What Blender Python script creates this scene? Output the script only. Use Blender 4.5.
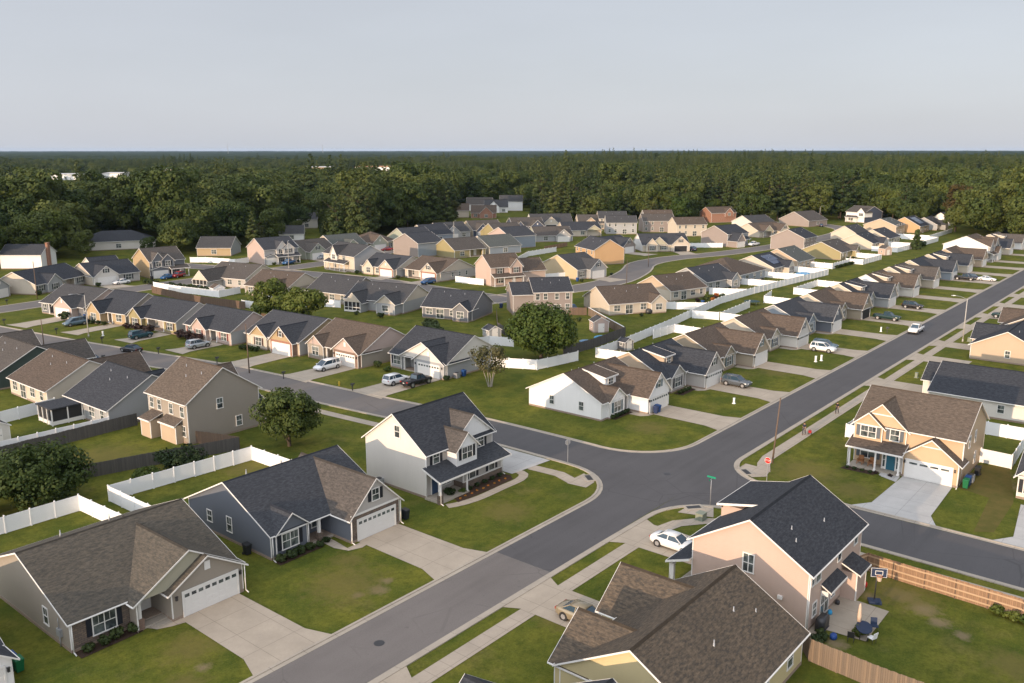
import bpy, bmesh, math, random
import numpy as np
from mathutils import Vector, Matrix, noise
R = math.radians
rnd = random.Random(7)
for o in list(bpy.data.objects):
    bpy.data.objects.remove(o)
S = bpy.context.scene
COL = S.collection

# ------------------------------------------------------------------ camera, light, exposure
cam_d = bpy.data.cameras.new('camera')
cam_d.lens = 30.76; cam_d.sensor_width = 36.0
cam_d.clip_start = 0.5; cam_d.clip_end = 40000
cam = bpy.data.objects.new('camera', cam_d); COL.objects.link(cam)
cam.location = (0, 0, 37.0)
cam.rotation_euler = (R(90 - 12.345), 0, R(39.41 - 90))
S.camera = cam

SUN_EL, SUN_STR, SKY_STR, EXPO = 8.5, 3.05, 0.15, 0.68
w = bpy.data.worlds.new('World'); S.world = w; w.use_nodes = True
nt = w.node_tree; nt.nodes.clear()
sky = nt.nodes.new('ShaderNodeTexSky'); sky.sky_type = 'NISHITA'; sky.sun_disc = False
sky.sun_elevation = R(SUN_EL); sky.sun_rotation = R(270)
sky.altitude = 40; sky.air_density = 1.0; sky.dust_density = 1.0; sky.ozone_density = 1.0
bg = nt.nodes.new('ShaderNodeBackground'); bg.inputs[1].default_value = SKY_STR
ow = nt.nodes.new('ShaderNodeOutputWorld')
# thin high veil of cloud over the clear sky, brighter towards the low sun behind the camera
tc = nt.nodes.new('ShaderNodeTexCoord'); dt = nt.nodes.new('ShaderNodeVectorMath'); dt.operation = 'DOT_PRODUCT'
nt.links.new(tc.outputs['Generated'], dt.inputs[0]); dt.inputs[1].default_value = (-math.cos(R(25)), 0, math.sin(R(25)))
mr = nt.nodes.new('ShaderNodeMapRange'); mr.interpolation_type = 'SMOOTHSTEP'
for i_, v_ in enumerate((-0.25, 1.0, 0.0, 1.0)): mr.inputs[i_ + 1].default_value = v_
nt.links.new(dt.outputs['Value'], mr.inputs[0])
vc = nt.nodes.new('ShaderNodeMix'); vc.data_type = 'RGBA'; nt.links.new(mr.outputs[0], vc.inputs[0])
vc.inputs[6].default_value = (2.46, 2.58, 2.88, 1); vc.inputs[7].default_value = (8.2, 8.4, 9.1, 1)
veil = nt.nodes.new('ShaderNodeMix'); veil.data_type = 'RGBA'
veil.inputs[0].default_value = 0.93
cl = nt.nodes.new('ShaderNodeTexNoise'); cl.inputs['Scale'].default_value = 2.2; cl.inputs['Detail'].default_value = 5
cs = nt.nodes.new('ShaderNodeVectorMath'); cs.operation = 'MULTIPLY'; cs.inputs[1].default_value = (1, 1, 4.5)
nt.links.new(tc.outputs['Generated'], cs.inputs[0]); nt.links.new(cs.outputs[0], cl.inputs['Vector'])
cm_ = nt.nodes.new('ShaderNodeMix'); cm_.data_type = 'RGBA'; cm_.blend_type = 'MULTIPLY'; cm_.inputs[0].default_value = 1.0
cr_ = nt.nodes.new('ShaderNodeMapRange'); nt.links.new(cl.outputs['Fac'], cr_.inputs[0])
for i_, v_ in enumerate((0.3, 0.7, 0.96, 1.05)): cr_.inputs[i_ + 1].default_value = v_
nt.links.new(vc.outputs[2], cm_.inputs[6]); nt.links.new(cr_.outputs[0], cm_.inputs[7])
nt.links.new(sky.outputs[0], veil.inputs[6]); nt.links.new(cm_.outputs[2], veil.inputs[7])
nt.links.new(veil.outputs[2], bg.inputs[0]); nt.links.new(bg.outputs[0], ow.inputs[0])
sd = bpy.data.lights.new('sun', 'SUN'); sd.energy = SUN_STR; sd.angle = R(0.5); sd.color = (1.0, 0.73, 0.50)
sun = bpy.data.objects.new('sun', sd); COL.objects.link(sun)
az = R(1.0)
sun.rotation_euler = Vector((math.cos(az) * math.cos(R(SUN_EL)), math.sin(az) * math.cos(R(SUN_EL)), -math.sin(R(SUN_EL)))).to_track_quat('-Z', 'Y').to_euler()
vs = S.view_settings
S.display_settings.display_device = 'sRGB'
vs.view_transform = 'Standard'; vs.look = 'None'; vs.exposure = EXPO; vs.gamma = 1; vs.use_curve_mapping = False
S.render.engine = 'CYCLES'
S.cycles.max_bounces = 5; S.cycles.diffuse_bounces = 2; S.cycles.glossy_bounces = 2; S.cycles.transmission_bounces = 2
S.cycles.transparent_max_bounces = 4; S.cycles.volume_bounces = 0
S.cycles.caustics_reflective = False; S.cycles.caustics_refractive = False
S.cycles.use_denoising = True

# ------------------------------------------------------------------ materials
MATS = {}
class NT:
    def __init__(s, name, rough=0.8, spec=0.25):
        s.m = bpy.data.materials.new(name); s.m.use_nodes = True
        s.t = s.m.node_tree; s.n = s.t.nodes; s.n.clear()
        s.b = s.n.new('ShaderNodeBsdfPrincipled'); s.o = s.n.new('ShaderNodeOutputMaterial')
        s.t.links.new(s.b.outputs[0], s.o.inputs[0])
        s.b.inputs['Roughness'].default_value = rough
        s.b.inputs['Specular IOR Level'].default_value = spec
    def new(s, t, **k):
        x = s.n.new(t)
        for a, v in k.items(): setattr(x, a, v)
        return x
    def link(s, a, b): s.t.links.new(a, b)
    def noise(s, vec, scale, detail=3, rough=0.55):
        x = s.new('ShaderNodeTexNoise'); x.inputs['Scale'].default_value = scale
        x.inputs['Detail'].default_value = detail; x.inputs['Roughness'].default_value = rough
        if vec: s.link(vec, x.inputs['Vector'])
        return x.outputs['Fac']
    def mapr(s, v, a, b, c, d):
        x = s.new('ShaderNodeMapRange'); s.link(v, x.inputs[0])
        for i, q in enumerate((a, b, c, d)): x.inputs[i + 1].default_value = q
        return x.outputs[0]
    def mix(s, f, a, b, mode='MIX'):
        x = s.new('ShaderNodeMix', data_type='RGBA', blend_type=mode)
        for sock, v in ((x.inputs[0], f), (x.inputs[6], a), (x.inputs[7], b)):
            if isinstance(v, (int, float)): sock.default_value = v
            elif isinstance(v, tuple): sock.default_value = (*v, 1) if len(v) == 3 else v
            else: s.link(v, sock)
        return x.outputs[2]
    def math(s, op, a, b=0.0):
        x = s.new('ShaderNodeMath', operation=op)
        for sock, v in ((x.inputs[0], a), (x.inputs[1], b)):
            if isinstance(v, (int, float)): sock.default_value = v
            else: s.link(v, sock)
        return x.outputs[0]
    def uv(s): return s.new('ShaderNodeUVMap', uv_map='UVMap').outputs[0]
    def pos(s): return s.new('ShaderNodeNewGeometry').outputs['Position']
    def base(s, c):
        if isinstance(c, tuple): s.b.inputs['Base Color'].default_value = (*c, 1)
        else: s.link(c, s.b.inputs['Base Color'])
    def bump(s, h, strength=0.3, dist=0.02):
        x = s.new('ShaderNodeBump'); x.inputs['Strength'].default_value = strength; x.inputs['Distance'].default_value = dist
        s.link(h, x.inputs['Height']); s.link(x.outputs[0], s.b.inputs['Normal'])
    def scaled(s, v, sc):
        x = s.new('ShaderNodeVectorMath', operation='MULTIPLY'); s.link(v, x.inputs[0]); x.inputs[1].default_value = sc
        return x.outputs[0]
def mul(c, k): return tuple(min(1, x * k) for x in c)

def plain(name, c, rough=0.6, spec=0.3, var=0.12, metal=0.0, sc=1.2):
    if name in MATS: return MATS[name]
    q = NT(name, rough, spec)
    f = q.noise(q.pos(), sc, 4)
    q.base(q.mix(f, mul(c, 1 - var), mul(c, 1 + var)))
    q.b.inputs['Metallic'].default_value = metal
    MATS[name] = q.m; return q.m
def siding(name, c):
    name = 'siding_' + name
    if name in MATS: return MATS[name]
    q = NT(name, 0.55, 0.3)
    u = q.uv(); sep = q.new('ShaderNodeSeparateXYZ'); q.link(u, sep.inputs[0])
    saw = q.math('FRACT', q.math('DIVIDE', sep.outputs[1], 0.16))
    f = q.noise(q.pos(), 0.35, 4)
    st = q.noise(q.scaled(u, (3.0, 0.25, 1)), 1.0, 3)
    c1 = q.mix(f, mul(c, 0.92), mul(c, 1.06))
    c2 = q.mix(q.mapr(st, 0.4, 0.85, 0.0, 0.05), c1, (0.20, 0.17, 0.13))
    q.base(c2)
    q.bump(saw, 0.55, 0.02)
    MATS[name] = q.m; return q.m
def shingle(name, a, b, c):
    name = 'shingle_' + name
    if name in MATS: return MATS[name]
    q = NT(name, 0.9, 0.12)
    u = q.uv()
    br = q.new('ShaderNodeTexBrick'); q.link(u, br.inputs['Vector'])
    br.inputs['Color1'].default_value = (*a, 1); br.inputs['Color2'].default_value = (*b, 1)
    br.inputs['Mortar'].default_value = (*mul(a, 0.45), 1); br.inputs['Scale'].default_value = 1.0
    br.inputs['Mortar Size'].default_value = 0.008; br.inputs['Bias'].default_value = 0.0
    br.inputs['Brick Width'].default_value = 0.42; br.inputs['Row Height'].default_value = 0.15
    wob = q.noise(q.scaled(u, (1.6, 3.6, 1)), 1.3, 3, 0.7)
    blot = q.noise(q.scaled(u, (1.7, 3.6, 1)), 1.5, 2)
    big = q.noise(q.pos(), 0.25, 3)
    c1 = q.mix(q.mapr(wob, 0.42, 0.62, 0.0, 0.6), br.outputs['Color'], c)
    c2 = q.mix(q.mapr(blot, 0.45, 0.65, 0.0, 0.5), c1, mul(a, 0.55))
    c3 = q.mix(q.mapr(big, 0.3, 0.7, 0.0, 0.25), c2, mul(b, 0.8))
    q.base(c3)
    q.bump(br.outputs['Fac'], 0.4, -0.015)
    MATS[name] = q.m; return q.m
def masonry(name, a, b, mort, wdt, hgt, jitter=0.0):
    if name in MATS: return MATS[name]
    q = NT(name, 0.85, 0.2); u = q.uv()
    if jitter:
        nz = q.new('ShaderNodeTexNoise'); nz.inputs['Scale'].default_value = 3; q.link(u, nz.inputs['Vector'])
        u = q.mix(jitter, u, nz.outputs['Color'], 'ADD')
    br = q.new('ShaderNodeTexBrick'); q.link(u, br.inputs['Vector'])
    br.inputs['Color1'].default_value = (*a, 1); br.inputs['Color2'].default_value = (*b, 1); br.inputs['Mortar'].default_value = (*mort, 1)
    br.inputs['Scale'].default_value = 1; br.inputs['Mortar Size'].default_value = hgt * 0.08
    br.inputs['Brick Width'].default_value = wdt; br.inputs['Row Height'].default_value = hgt
    f = q.noise(u, 2.0, 3)
    q.base(q.mix(q.mapr(f, 0.3, 0.75, 0, 0.6), br.outputs['Color'], mul(b, 1.35)))
    q.bump(br.outputs['Fac'], 0.6, -0.02)
    MATS[name] = q.m; return q.m
def wood(name, a, b, plank=0.14):
    if name in MATS: return MATS[name]
    q = NT(name, 0.85, 0.15); u = q.uv()
    sep = q.new('ShaderNodeSeparateXYZ'); q.link(u, sep.inputs[0])
    idx = q.math('FLOOR', q.math('DIVIDE', sep.outputs[0], plank))
    wn = q.new('ShaderNodeTexWhiteNoise', noise_dimensions='1D'); q.link(idx, wn.inputs['W'])
    st = q.noise(q.scaled(u, (14, 0.8, 1)), 1.0, 4)
    f = q.math('MULTIPLY', q.math('ADD', wn.outputs['Value'], st), 0.5)
    c = q.mix(f, a, b)
    fr = q.math('FRACT', q.math('DIVIDE', sep.outputs[0], plank))
    gap = q.math('LESS_THAN', fr, 0.09)
    q.base(q.mix(gap, c, mul(a, 0.35)))
    MATS[name] = q.m; return q.m
def glass_dark():
    if 'window_glass' in MATS: return MATS['window_glass']
    q = NT('window_glass', 0.08, 0.6)
    f = q.noise(q.pos(), 1.1, 2)
    q.base(q.mix(q.mapr(f, 0.4, 0.6, 0, 1), (0.035, 0.042, 0.045), (0.13, 0.15, 0.14)))
    MATS['window_glass'] = q.m; return q.m

WHITE = plain('white_trim', (0.69, 0.67, 0.63), 0.5, 0.35, 0.05)
VINYL = plain('white_vinyl', (0.80, 0.80, 0.79), 0.45, 0.35, 0.04)
GLASS = glass_dark()
CONC = None
def concrete(name, c, jx, jy):
    q = NT(name, 0.85, 0.2); p = q.pos()
    n1 = q.noise(p, 0.35, 5, 0.65); n2 = q.noise(p, 6, 3)
    base = q.mix(q.mapr(n1, 0.3, 0.7, 0, 1), mul(c, 0.84), mul(c, 1.08))
    base = q.mix(q.mapr(n2, 0.3, 0.7, 0, 0.25), base, mul(c, 0.75))
    sep = q.new('ShaderNodeSeparateXYZ'); q.link(p, sep.inputs[0])
    jm = None
    for ax, per in ((0, jx), (1, jy)):
        if per:
            fr = q.math('FRACT', q.math('DIVIDE', sep.outputs[ax], per))
            l = q.math('LESS_THAN', fr, 0.05 / per)
            jm = l if jm is None else q.math('MAXIMUM', jm, l)
    if jm is not None: base = q.mix(q.math('MULTIPLY', jm, 0.55), base, mul(c, 0.4))
    q.base(base); q.bump(n2, 0.15, 0.01)
    return q.m
M_WALK = concrete('concrete_walk', (0.385, 0.33, 0.265), 1.6, 1.6)
M_DRIVE = concrete('concrete_drive', (0.385, 0.33, 0.262), 3.1, 3.1)
M_KERB = concrete('concrete_kerb', (0.375, 0.33, 0.27), 3.0, 3.0)
M_NEWC = concrete('concrete_fresh', (0.43, 0.42, 0.40), 3.3, 3.3)
def asphalt(name, c):
    q = NT(name, 0.88, 0.2); p = q.pos()
    n1 = q.noise(p, 0.12, 5, 0.6); n2 = q.noise(p, 9, 3, 0.7); n3 = q.noise(q.scaled(p, (0.05, 0.9, 1)), 1.0, 4)
    b = q.mix(q.mapr(n1, 0.3, 0.7, 0, 1), mul(c, 0.86), mul(c, 1.12))
    b = q.mix(q.mapr(n3, 0.35, 0.7, 0, 0.5), b, mul(c, 1.22))
    b = q.mix(q.mapr(n2, 0.3, 0.7, 0, 0.35), b, mul(c, 0.6))
    spot = q.noise(p, 1.3, 2)
    b = q.mix(q.mapr(spot, 0.68, 0.76, 0, 0.4), b, mul(c, 0.55))
    vo = q.new('ShaderNodeTexVoronoi', feature='DISTANCE_TO_EDGE'); vo.inputs['Scale'].default_value = 0.16
    wp = q.mix(0.12, p, q.new('ShaderNodeTexNoise').outputs['Color'], 'ADD'); q.link(wp, vo.inputs['Vector'])
    cr = q.math('LESS_THAN', vo.outputs['Distance'], 0.006)
    msk = q.mapr(q.noise(p, 0.06, 2), 0.46, 0.54, 0, 0.35)
    b = q.mix(q.math('MULTIPLY', cr, msk), b, mul(c, 0.45))
    q.base(b); q.bump(n2, 0.2, 0.01); return q.m
M_ASPH = asphalt('asphalt', (0.090, 0.087, 0.089))
M_ASPH_OLD = asphalt('asphalt_old', (0.155, 0.140, 0.130))

def grass_mat():
    q = NT('lawn_grass', 0.95, 0.06); p = q.pos()
    big = q.noise(p, 0.045, 3); mid = q.noise(p, 0.22, 5, 0.62); fine = q.noise(p, 2.6, 5, 0.75); tuft = q.noise(p, 7.0, 3, 0.8)
    sep = q.new('ShaderNodeSeparateXYZ'); q.link(p, sep.inputs[0])
    lot = q.new('ShaderNodeTexWhiteNoise', noise_dimensions='2D')
    cmb = q.new('ShaderNodeCombineXYZ')
    q.link(q.math('FLOOR', q.math('DIVIDE', sep.outputs[0], 18.6)), cmb.inputs[0]); q.link(q.math('FLOOR', q.math('DIVIDE', q.math('ADD', sep.outputs[1], 2.0), 22.0)), cmb.inputs[1])
    q.link(cmb.outputs[0], lot.inputs['Vector'])
    g1, g2, dry = (0.062, 0.084, 0.014), (0.150, 0.144, 0.024), (0.175, 0.138, 0.05)
    c = q.mix(q.mapr(mid, 0.36, 0.62, 0, 1), g1, g2)
    c = q.mix(q.math('MULTIPLY', q.mapr(big, 0.35, 0.7, 0, 0.7), lot.outputs['Value']), c, g1)
    c = q.mix(q.mapr(q.noise(p, 0.13, 6, 0.7), 0.56, 0.72, 0, 0.6), c, dry)
    c = q.mix(q.mapr(q.noise(p, 0.8, 5, 0.7), 0.46, 0.66, 0, 0.6), c, mul(g1, 0.7))
    c = q.mix(q.mapr(fine, 0.42, 0.75, 0, 0.6), c, mul(g1, 0.5))
    c = q.mix(q.mapr(tuft, 0.5, 0.78, 0, 0.5), c, mul(g2, 1.25))
    # worn spots: soil and straw showing through, thinning out unevenly at their edges
    wn = q.noise(p, 1.1, 6, 0.75); fl = q.scaled(p, (1, 1, 0))
    for lst, colr, k_ in ((SOIL, (0.20, 0.15, 0.095), 0.75), (STRAW, (0.135, 0.112, 0.036), 0.7)):
        m = None
        for (x, y, r_) in lst:
            dn = q.new('ShaderNodeVectorMath', operation='DISTANCE'); q.link(fl, dn.inputs[0]); dn.inputs[1].default_value = (x, y, 0)
            v = q.mapr(dn.outputs['Value'], 0, r_, 0.47, -0.12); m = v if m is None else q.math('MAXIMUM', m, v)
        c = q.mix(q.math('MULTIPLY', q.mapr(q.math('ADD', wn, m), 0.55, 0.85, 0, 1), k_), c, colr)
    q.base(c); q.bump(fine, 0.5, 0.06); return q.m
SOIL = [(73.6, 17.6, 2.4), (72.4, 15.6, 2.2), (71.0, 14.0, 1.6), (62.6, 19.3, 1.6), (60.8, 19.4, 1.2), (71.8, 19.6, 1.3), (60.5, 15.5, 1.0), (60.3, 12.5, 1.0), (70.0, 12.0, 1.2), (46.0, 52.7, 1.6), (44.3, 53.4, 1.0), (47.6, 53.4, 1.0), (107.5, 17.6, 5.0), (111.0, 17.8, 3.0), (30.0, 54.0, 1.0)]
STRAW = [(97, 35, 8.0), (95, 29, 5.0), (45, 55.8, 6.5), (31, 57, 4.0), (47, 104, 9.0), (66, 55, 5), (74, 18, 6), (68, 8, 4), (28, 53, 3), (48, 59, 3), (56, 87, 5), (100, 58, 5), (140, 57, 5), (52, 38, 3)]
M_GRASS = grass_mat()
def patch_mat(name, a, b, sc=1.2):
    q = NT(name, 0.95, 0.06); p = q.pos()
    n = q.noise(p, sc, 6, 0.7); f = q.noise(p, 6, 4, 0.8)
    c = q.mix(q.mapr(n, 0.35, 0.65, 0, 1), a, b); c = q.mix(q.mapr(f, 0.4, 0.75, 0, 0.5), c, mul(a, 0.6))
    q.base(c); q.bump(f, 0.5, 0.04); return q.m
M_DIRT = patch_mat('bare_soil', (0.21, 0.155, 0.10), (0.11, 0.095, 0.04))
M_DRYGRASS = patch_mat('dry_grass', (0.135, 0.105, 0.035), (0.085, 0.085, 0.022), 0.5)
M_MULCH = patch_mat('bark_mulch', (0.045, 0.030, 0.022), (0.075, 0.05, 0.036), 3)
M_FIELD = patch_mat('far_canopy', (0.016, 0.028, 0.012), (0.030, 0.044, 0.018), 0.02)

# ------------------------------------------------------------------ mesh builder
class MB:
    def __init__(s): s.v = []; s.f = []; s.m = []; s.sm = []
    def poly(s, pts, m=0, sm=False):
        i = len(s.v); s.v += [tuple(p) for p in pts]; s.f.append(tuple(range(i, i + len(pts)))); s.m.append(m); s.sm.append(sm)
    def solid(s, bot, top, m=0, mt=None, mb=None):
        n = len(bot)
        s.poly(list(reversed(bot)), m if mb is None else mb); s.poly(top, m if mt is None else mt)
        for k in range(n):
            j = (k + 1) % n; s.poly([bot[k], bot[j], top[j], top[k]], m)
    def box(s, x0, x1, y0, y1, z0, z1, m=0, mt=None):
        s.solid([(x0, y0, z0), (x1, y0, z0), (x1, y1, z0), (x0, y1, z0)], [(x0, y0, z1), (x1, y0, z1), (x1, y1, z1), (x0, y1, z1)], m, mt)
    def tube(s, p0, p1, r0, r1, n=8, m=0, cap=True, sm=True):
        p0 = Vector(p0); p1 = Vector(p1); d = (p1 - p0).normalized()
        a = d.orthogonal().normalized(); b = d.cross(a)
        A = [p0 + (a * math.cos(t) + b * math.sin(t)) * r0 for t in [2 * math.pi * k / n for k in range(n)]]
        B = [p1 + (a * math.cos(t) + b * math.sin(t)) * r1 for t in [2 * math.pi * k / n for k in range(n)]]
        i = len(s.v); s.v += [tuple(p) for p in A + B]
        for k in range(n):
            j = (k + 1) % n; s.f.append((i + k, i + j, i + n + j, i + n + k)); s.m.append(m); s.sm.append(sm)
        if cap:
            s.f.append(tuple(i + k for k in reversed(range(n)))); s.m.append(m); s.sm.append(False)
            s.f.append(tuple(i + n + k for k in range(n))); s.m.append(m); s.sm.append(False)
    def loft(s, rings, m=0, sm=True, cap=True):
        n = len(rings[0]); i = len(s.v)
        for r in rings: s.v += [tuple(p) for p in r]
        for a in range(len(rings) - 1):
            for k in range(n):
                j = (k + 1) % n
                s.f.append((i + a * n + k, i + a * n + j, i + (a + 1) * n + j, i + (a + 1) * n + k)); s.m.append(m); s.sm.append(sm)
        if cap:
            s.f.append(tuple(i + k for k in reversed(range(n)))); s.m.append(m); s.sm.append(False)
            s.f.append(tuple(i + (len(rings) - 1) * n + k for k in range(n))); s.m.append(m); s.sm.append(False)
    def mesh(s, name, mats, uv=True):
        me = bpy.data.meshes.new(name); me.from_pydata(s.v, [], s.f)
        for m in mats: me.materials.append(m)
        if len(mats) > 1: me.polygons.foreach_set('material_index', s.m)
        me.polygons.foreach_set('use_smooth', s.sm)
        if uv:
            ul = me.uv_layers.new(name='UVMap'); arr = []
            V = s.v
            for f in s.f:
                n = Vector((0, 0, 0))
                for k in range(len(f)):
                    a = V[f[k]]; b = V[f[(k + 1) % len(f)]]
                    n.x += (a[1] - b[1]) * (a[2] + b[2]); n.y += (a[2] - b[2]) * (a[0] + b[0]); n.z += (a[0] - b[0]) * (a[1] + b[1])
                if n.length > 1e-12: n.normalize()
                if n.x * n.x + n.y * n.y < 1e-4: uu, vv = Vector((1, 0, 0)), Vector((0, 1, 0))
                else:
                    uu = Vector((-n.y, n.x, 0)).normalized(); vv = n.cross(uu)
                    if vv.z < 0: vv = -vv
                for k in f:
                    p = Vector(V[k]); arr += [p.dot(uu), p.dot(vv)]
            ul.data.foreach_set('uv', arr)
        me.update(); return me
    def obj(s, name, mats, parent=None):
        if not s.f: return None
        if not isinstance(mats, (list, tuple)): mats = [mats]
        return link(name, s.mesh(name, mats), parent)
def link(name, me, parent=None, loc=None, rz=None):
    o = bpy.data.objects.new(name, me); COL.objects.link(o)
    if parent: o.parent = parent
    if loc is not None: o.location = loc
    if rz is not None: o.rotation_euler = (0, 0, rz)
    return o
def thing(name, label, cat, loc=(0, 0, 0), rz=0.0, group=None):
    o = bpy.data.objects.new(name, None); COL.objects.link(o); o.empty_display_size = 0.3
    o.location = loc; o.rotation_euler = (0, 0, rz)
    return tag(o, label, cat, group)
def tag(o, label, cat, group=None):
    o['label'] = label; o['category'] = cat
    if group: o['group'] = group
    return o
def kind(o, k): o['kind'] = k; return o
KIDS = {}
def copy_tree(root, loc, rz=0.0, label=None, group=None, scale=None):
    r = root.copy(); COL.objects.link(r); r.location = loc; r.rotation_euler = (0, 0, rz)
    if scale: r.scale = (scale,) * 3
    if label: r['label'] = label
    if group: r['group'] = group
    for ch in KIDS.setdefault(root.name, list(root.children)):
        c = ch.copy(); COL.objects.link(c); c.parent = r
        for g in KIDS.setdefault(ch.name, list(ch.children)):
            d = g.copy(); COL.objects.link(d); d.parent = c
    return r
# ------------------------------------------------------------------ house kit
SIDE = {'f': 0.0, 'r': 90.0, 'b': 180.0, 'l': -90.0}
CACHE = {}
def win_meshes(wd, ht, cols, frame):
    key = ('win', round(wd, 2), round(ht, 2), cols, frame.name)
    if key in CACHE: return CACHE[key]
    f = MB(); t = 0.09
    f.box(-wd / 2 - t, wd / 2 + t, -0.055, 0, ht, ht + t); f.box(-wd / 2 - t - .03, wd / 2 + t + .03, -0.075, 0, -t, 0)
    f.box(-wd / 2 - t, -wd / 2, -0.055, 0, 0, ht); f.box(wd / 2, wd / 2 + t, -0.055, 0, 0, ht)
    f.box(-wd / 2, wd / 2, -0.045, 0, ht / 2 - .03, ht / 2 + .03)
    for k in range(1, cols):
        x = -wd / 2 + wd * k / cols; f.box(x - .035, x + .035, -0.048, 0, 0, ht)
    nm = max(1, round(wd / cols / 0.45))
    for c in range(cols):
        for k in range(1, nm):
            x = -wd / 2 + wd * c / cols + wd / cols * k / nm; f.box(x - .012, x + .012, -0.036, 0, ht / 2, ht)
    p = MB(); p.box(-wd / 2, wd / 2, -0.02, 0, 0, ht)
    CACHE[key] = (f.mesh('window', [frame], False), p.mesh('pane', [GLASS], False)); return CACHE[key]
def shutter_mesh(ht, mat):
    key = ('sh', round(ht, 2), mat.name)
    if key not in CACHE:
        b = MB(); b.box(-.2, .2, -.03, 0, 0, ht)
        for k in range(int(ht / .12)):
            b.box(-.15, .15, -.045, -.03, .06 + k * .12, .13 + k * .12)
        CACHE[key] = b.mesh('shutter', [mat], False)
    return CACHE[key]
def garage_meshes(wd, ht, glazed, mat):
    key = ('gar', round(wd, 2), round(ht, 2), glazed, mat.name)
    if key in CACHE: return CACHE[key]
    b = MB(); rows, cols = 4, max(2, round(wd / 0.62))
    b.box(-wd / 2, wd / 2, -.02, 0, 0, ht)
    for r_ in range(rows):
        for c in range(cols):
            x0 = -wd / 2 + wd * c / cols + .07; x1 = -wd / 2 + wd * (c + 1) / cols - .07
            z0 = ht * r_ / rows + .08; z1 = ht * (r_ + 1) / rows - .08
            b.box(x0, x1, -.035, -.02, z0, z1)
    for z in (ht / 4, ht / 2, ht * .75): b.box(-wd / 2, wd / 2, -.024, -.02, z - .012, z + .012)
    fr = MB(); fr.box(-wd / 2 - .13, -wd / 2, -.06, 0, 0, ht + .13); fr.box(wd / 2, wd / 2 + .13, -.06, 0, 0, ht + .13); fr.box(-wd / 2, wd / 2, -.06, 0, ht, ht + .13)
    pn = MB()
    if glazed:
        n = cols
        for c in range(n):
            x0 = -wd / 2 + wd * c / n + .1; x1 = -wd / 2 + wd * (c + 1) / n - .1
            pn.box(x0, x1, -.042, -.036, ht * .78, ht * .78 + .28)
    CACHE[key] = (b.mesh('garage_door', [mat], False), fr.mesh('door_frame', [WHITE], False), pn.mesh('pane', [GLASS], False) if glazed else None)
    return CACHE[key]
def door_meshes(wd, ht, mat):
    key = ('door', round(wd, 2), round(ht, 2), mat.name)
    if key in CACHE: return CACHE[key]
    b = MB(); b.box(-wd / 2, wd / 2, -.03, 0, 0, ht)
    for (a, c) in ((-.5, 0), (0, .5)):
        for (z0, z1) in ((.12, .45), (.5, .95)): b.box(a * wd + .09, c * wd - .07, -.042, -.03, z0 * ht, z1 * ht - .08)
    fr = MB(); fr.box(-wd / 2 - .12, -wd / 2, -.05, 0, 0, ht + .12); fr.box(wd / 2, wd / 2 + .12, -.05, 0, 0, ht + .12); fr.box(-wd / 2, wd / 2, -.05, 0, ht, ht + .12)
    kn = MB(); kn.box(wd / 2 - .14, wd / 2 - .07, -.09, -.03, .95, 1.08)
    CACHE[key] = (b.mesh('front_door', [mat], False), fr.mesh('door_frame', [WHITE], False), kn.mesh('door_handle', [M_DARKMETAL], False)); return CACHE[key]
M_DARKMETAL = plain('dark_metal', (0.03, 0.03, 0.032), 0.4, 0.5, 0.1)
M_GREYMETAL = plain('grey_metal', (0.32, 0.33, 0.34), 0.4, 0.5, 0.1, 0.3)
SHUT = {'black': plain('shutter_black', (0.018, 0.02, 0.026), 0.5), 'blue': plain('shutter_blue', (0.03, 0.06, 0.10), 0.5), 'teal': plain('shutter_teal', (0.04, 0.09, 0.11), 0.5),
        'grey': plain('shutter_grey', (0.10, 0.115, 0.13), 0.5), 'red': plain('shutter_red', (0.16, 0.035, 0.03), 0.5), 'brown': plain('shutter_brown', (0.07, 0.04, 0.03), 0.5), 'none': None}
WALL = {k: siding(k, v) for k, v in {
    'taupe': (0.30, 0.262, 0.215), 'slate': (0.125, 0.138, 0.162), 'ivory': (0.62, 0.585, 0.53), 'white': (0.76, 0.75, 0.73), 'yellow': (0.48, 0.385, 0.245), 'gold': (0.38, 0.285, 0.165),
    'peach': (0.49, 0.37, 0.305), 'beige': (0.44, 0.38, 0.30), 'cream': (0.52, 0.455, 0.365), 'khaki': (0.34, 0.285, 0.21), 'grey': (0.33, 0.335, 0.335), 'warmgrey': (0.42, 0.395, 0.365), 'bluegrey': (0.25, 0.285, 0.32),
    'pink': (0.44, 0.345, 0.30), 'mauve': (0.275, 0.232, 0.208), 'olive': (0.30, 0.255, 0.13), 'sage': (0.33, 0.35, 0.28), 'darkgreen': (0.05, 0.07, 0.06), 'navy': (0.075, 0.09, 0.13), 'orange': (0.48, 0.31, 0.165), 'charcoal': (0.15, 0.155, 0.165), 'tan': (0.45, 0.35, 0.25), 'amber': (0.49, 0.355, 0.225), 'paleyellow': (0.52, 0.44, 0.25)}.items()}
WALL['brick'] = masonry('red_brick', (0.33, 0.16, 0.10), (0.25, 0.12, 0.08), (0.36, 0.30, 0.25), 0.21, 0.07)
WALL['brownbrick'] = masonry('brown_brick', (0.22, 0.14, 0.10), (0.17, 0.11, 0.085), (0.28, 0.24, 0.2), 0.21, 0.07)
WALL['stone'] = masonry('field_stone', (0.22, 0.16, 0.115), (0.115, 0.092, 0.076), (0.05, 0.045, 0.04), 0.42, 0.17, 0.12)
WALL['board'] = siding('board', (0.40, 0.375, 0.28))
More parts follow.
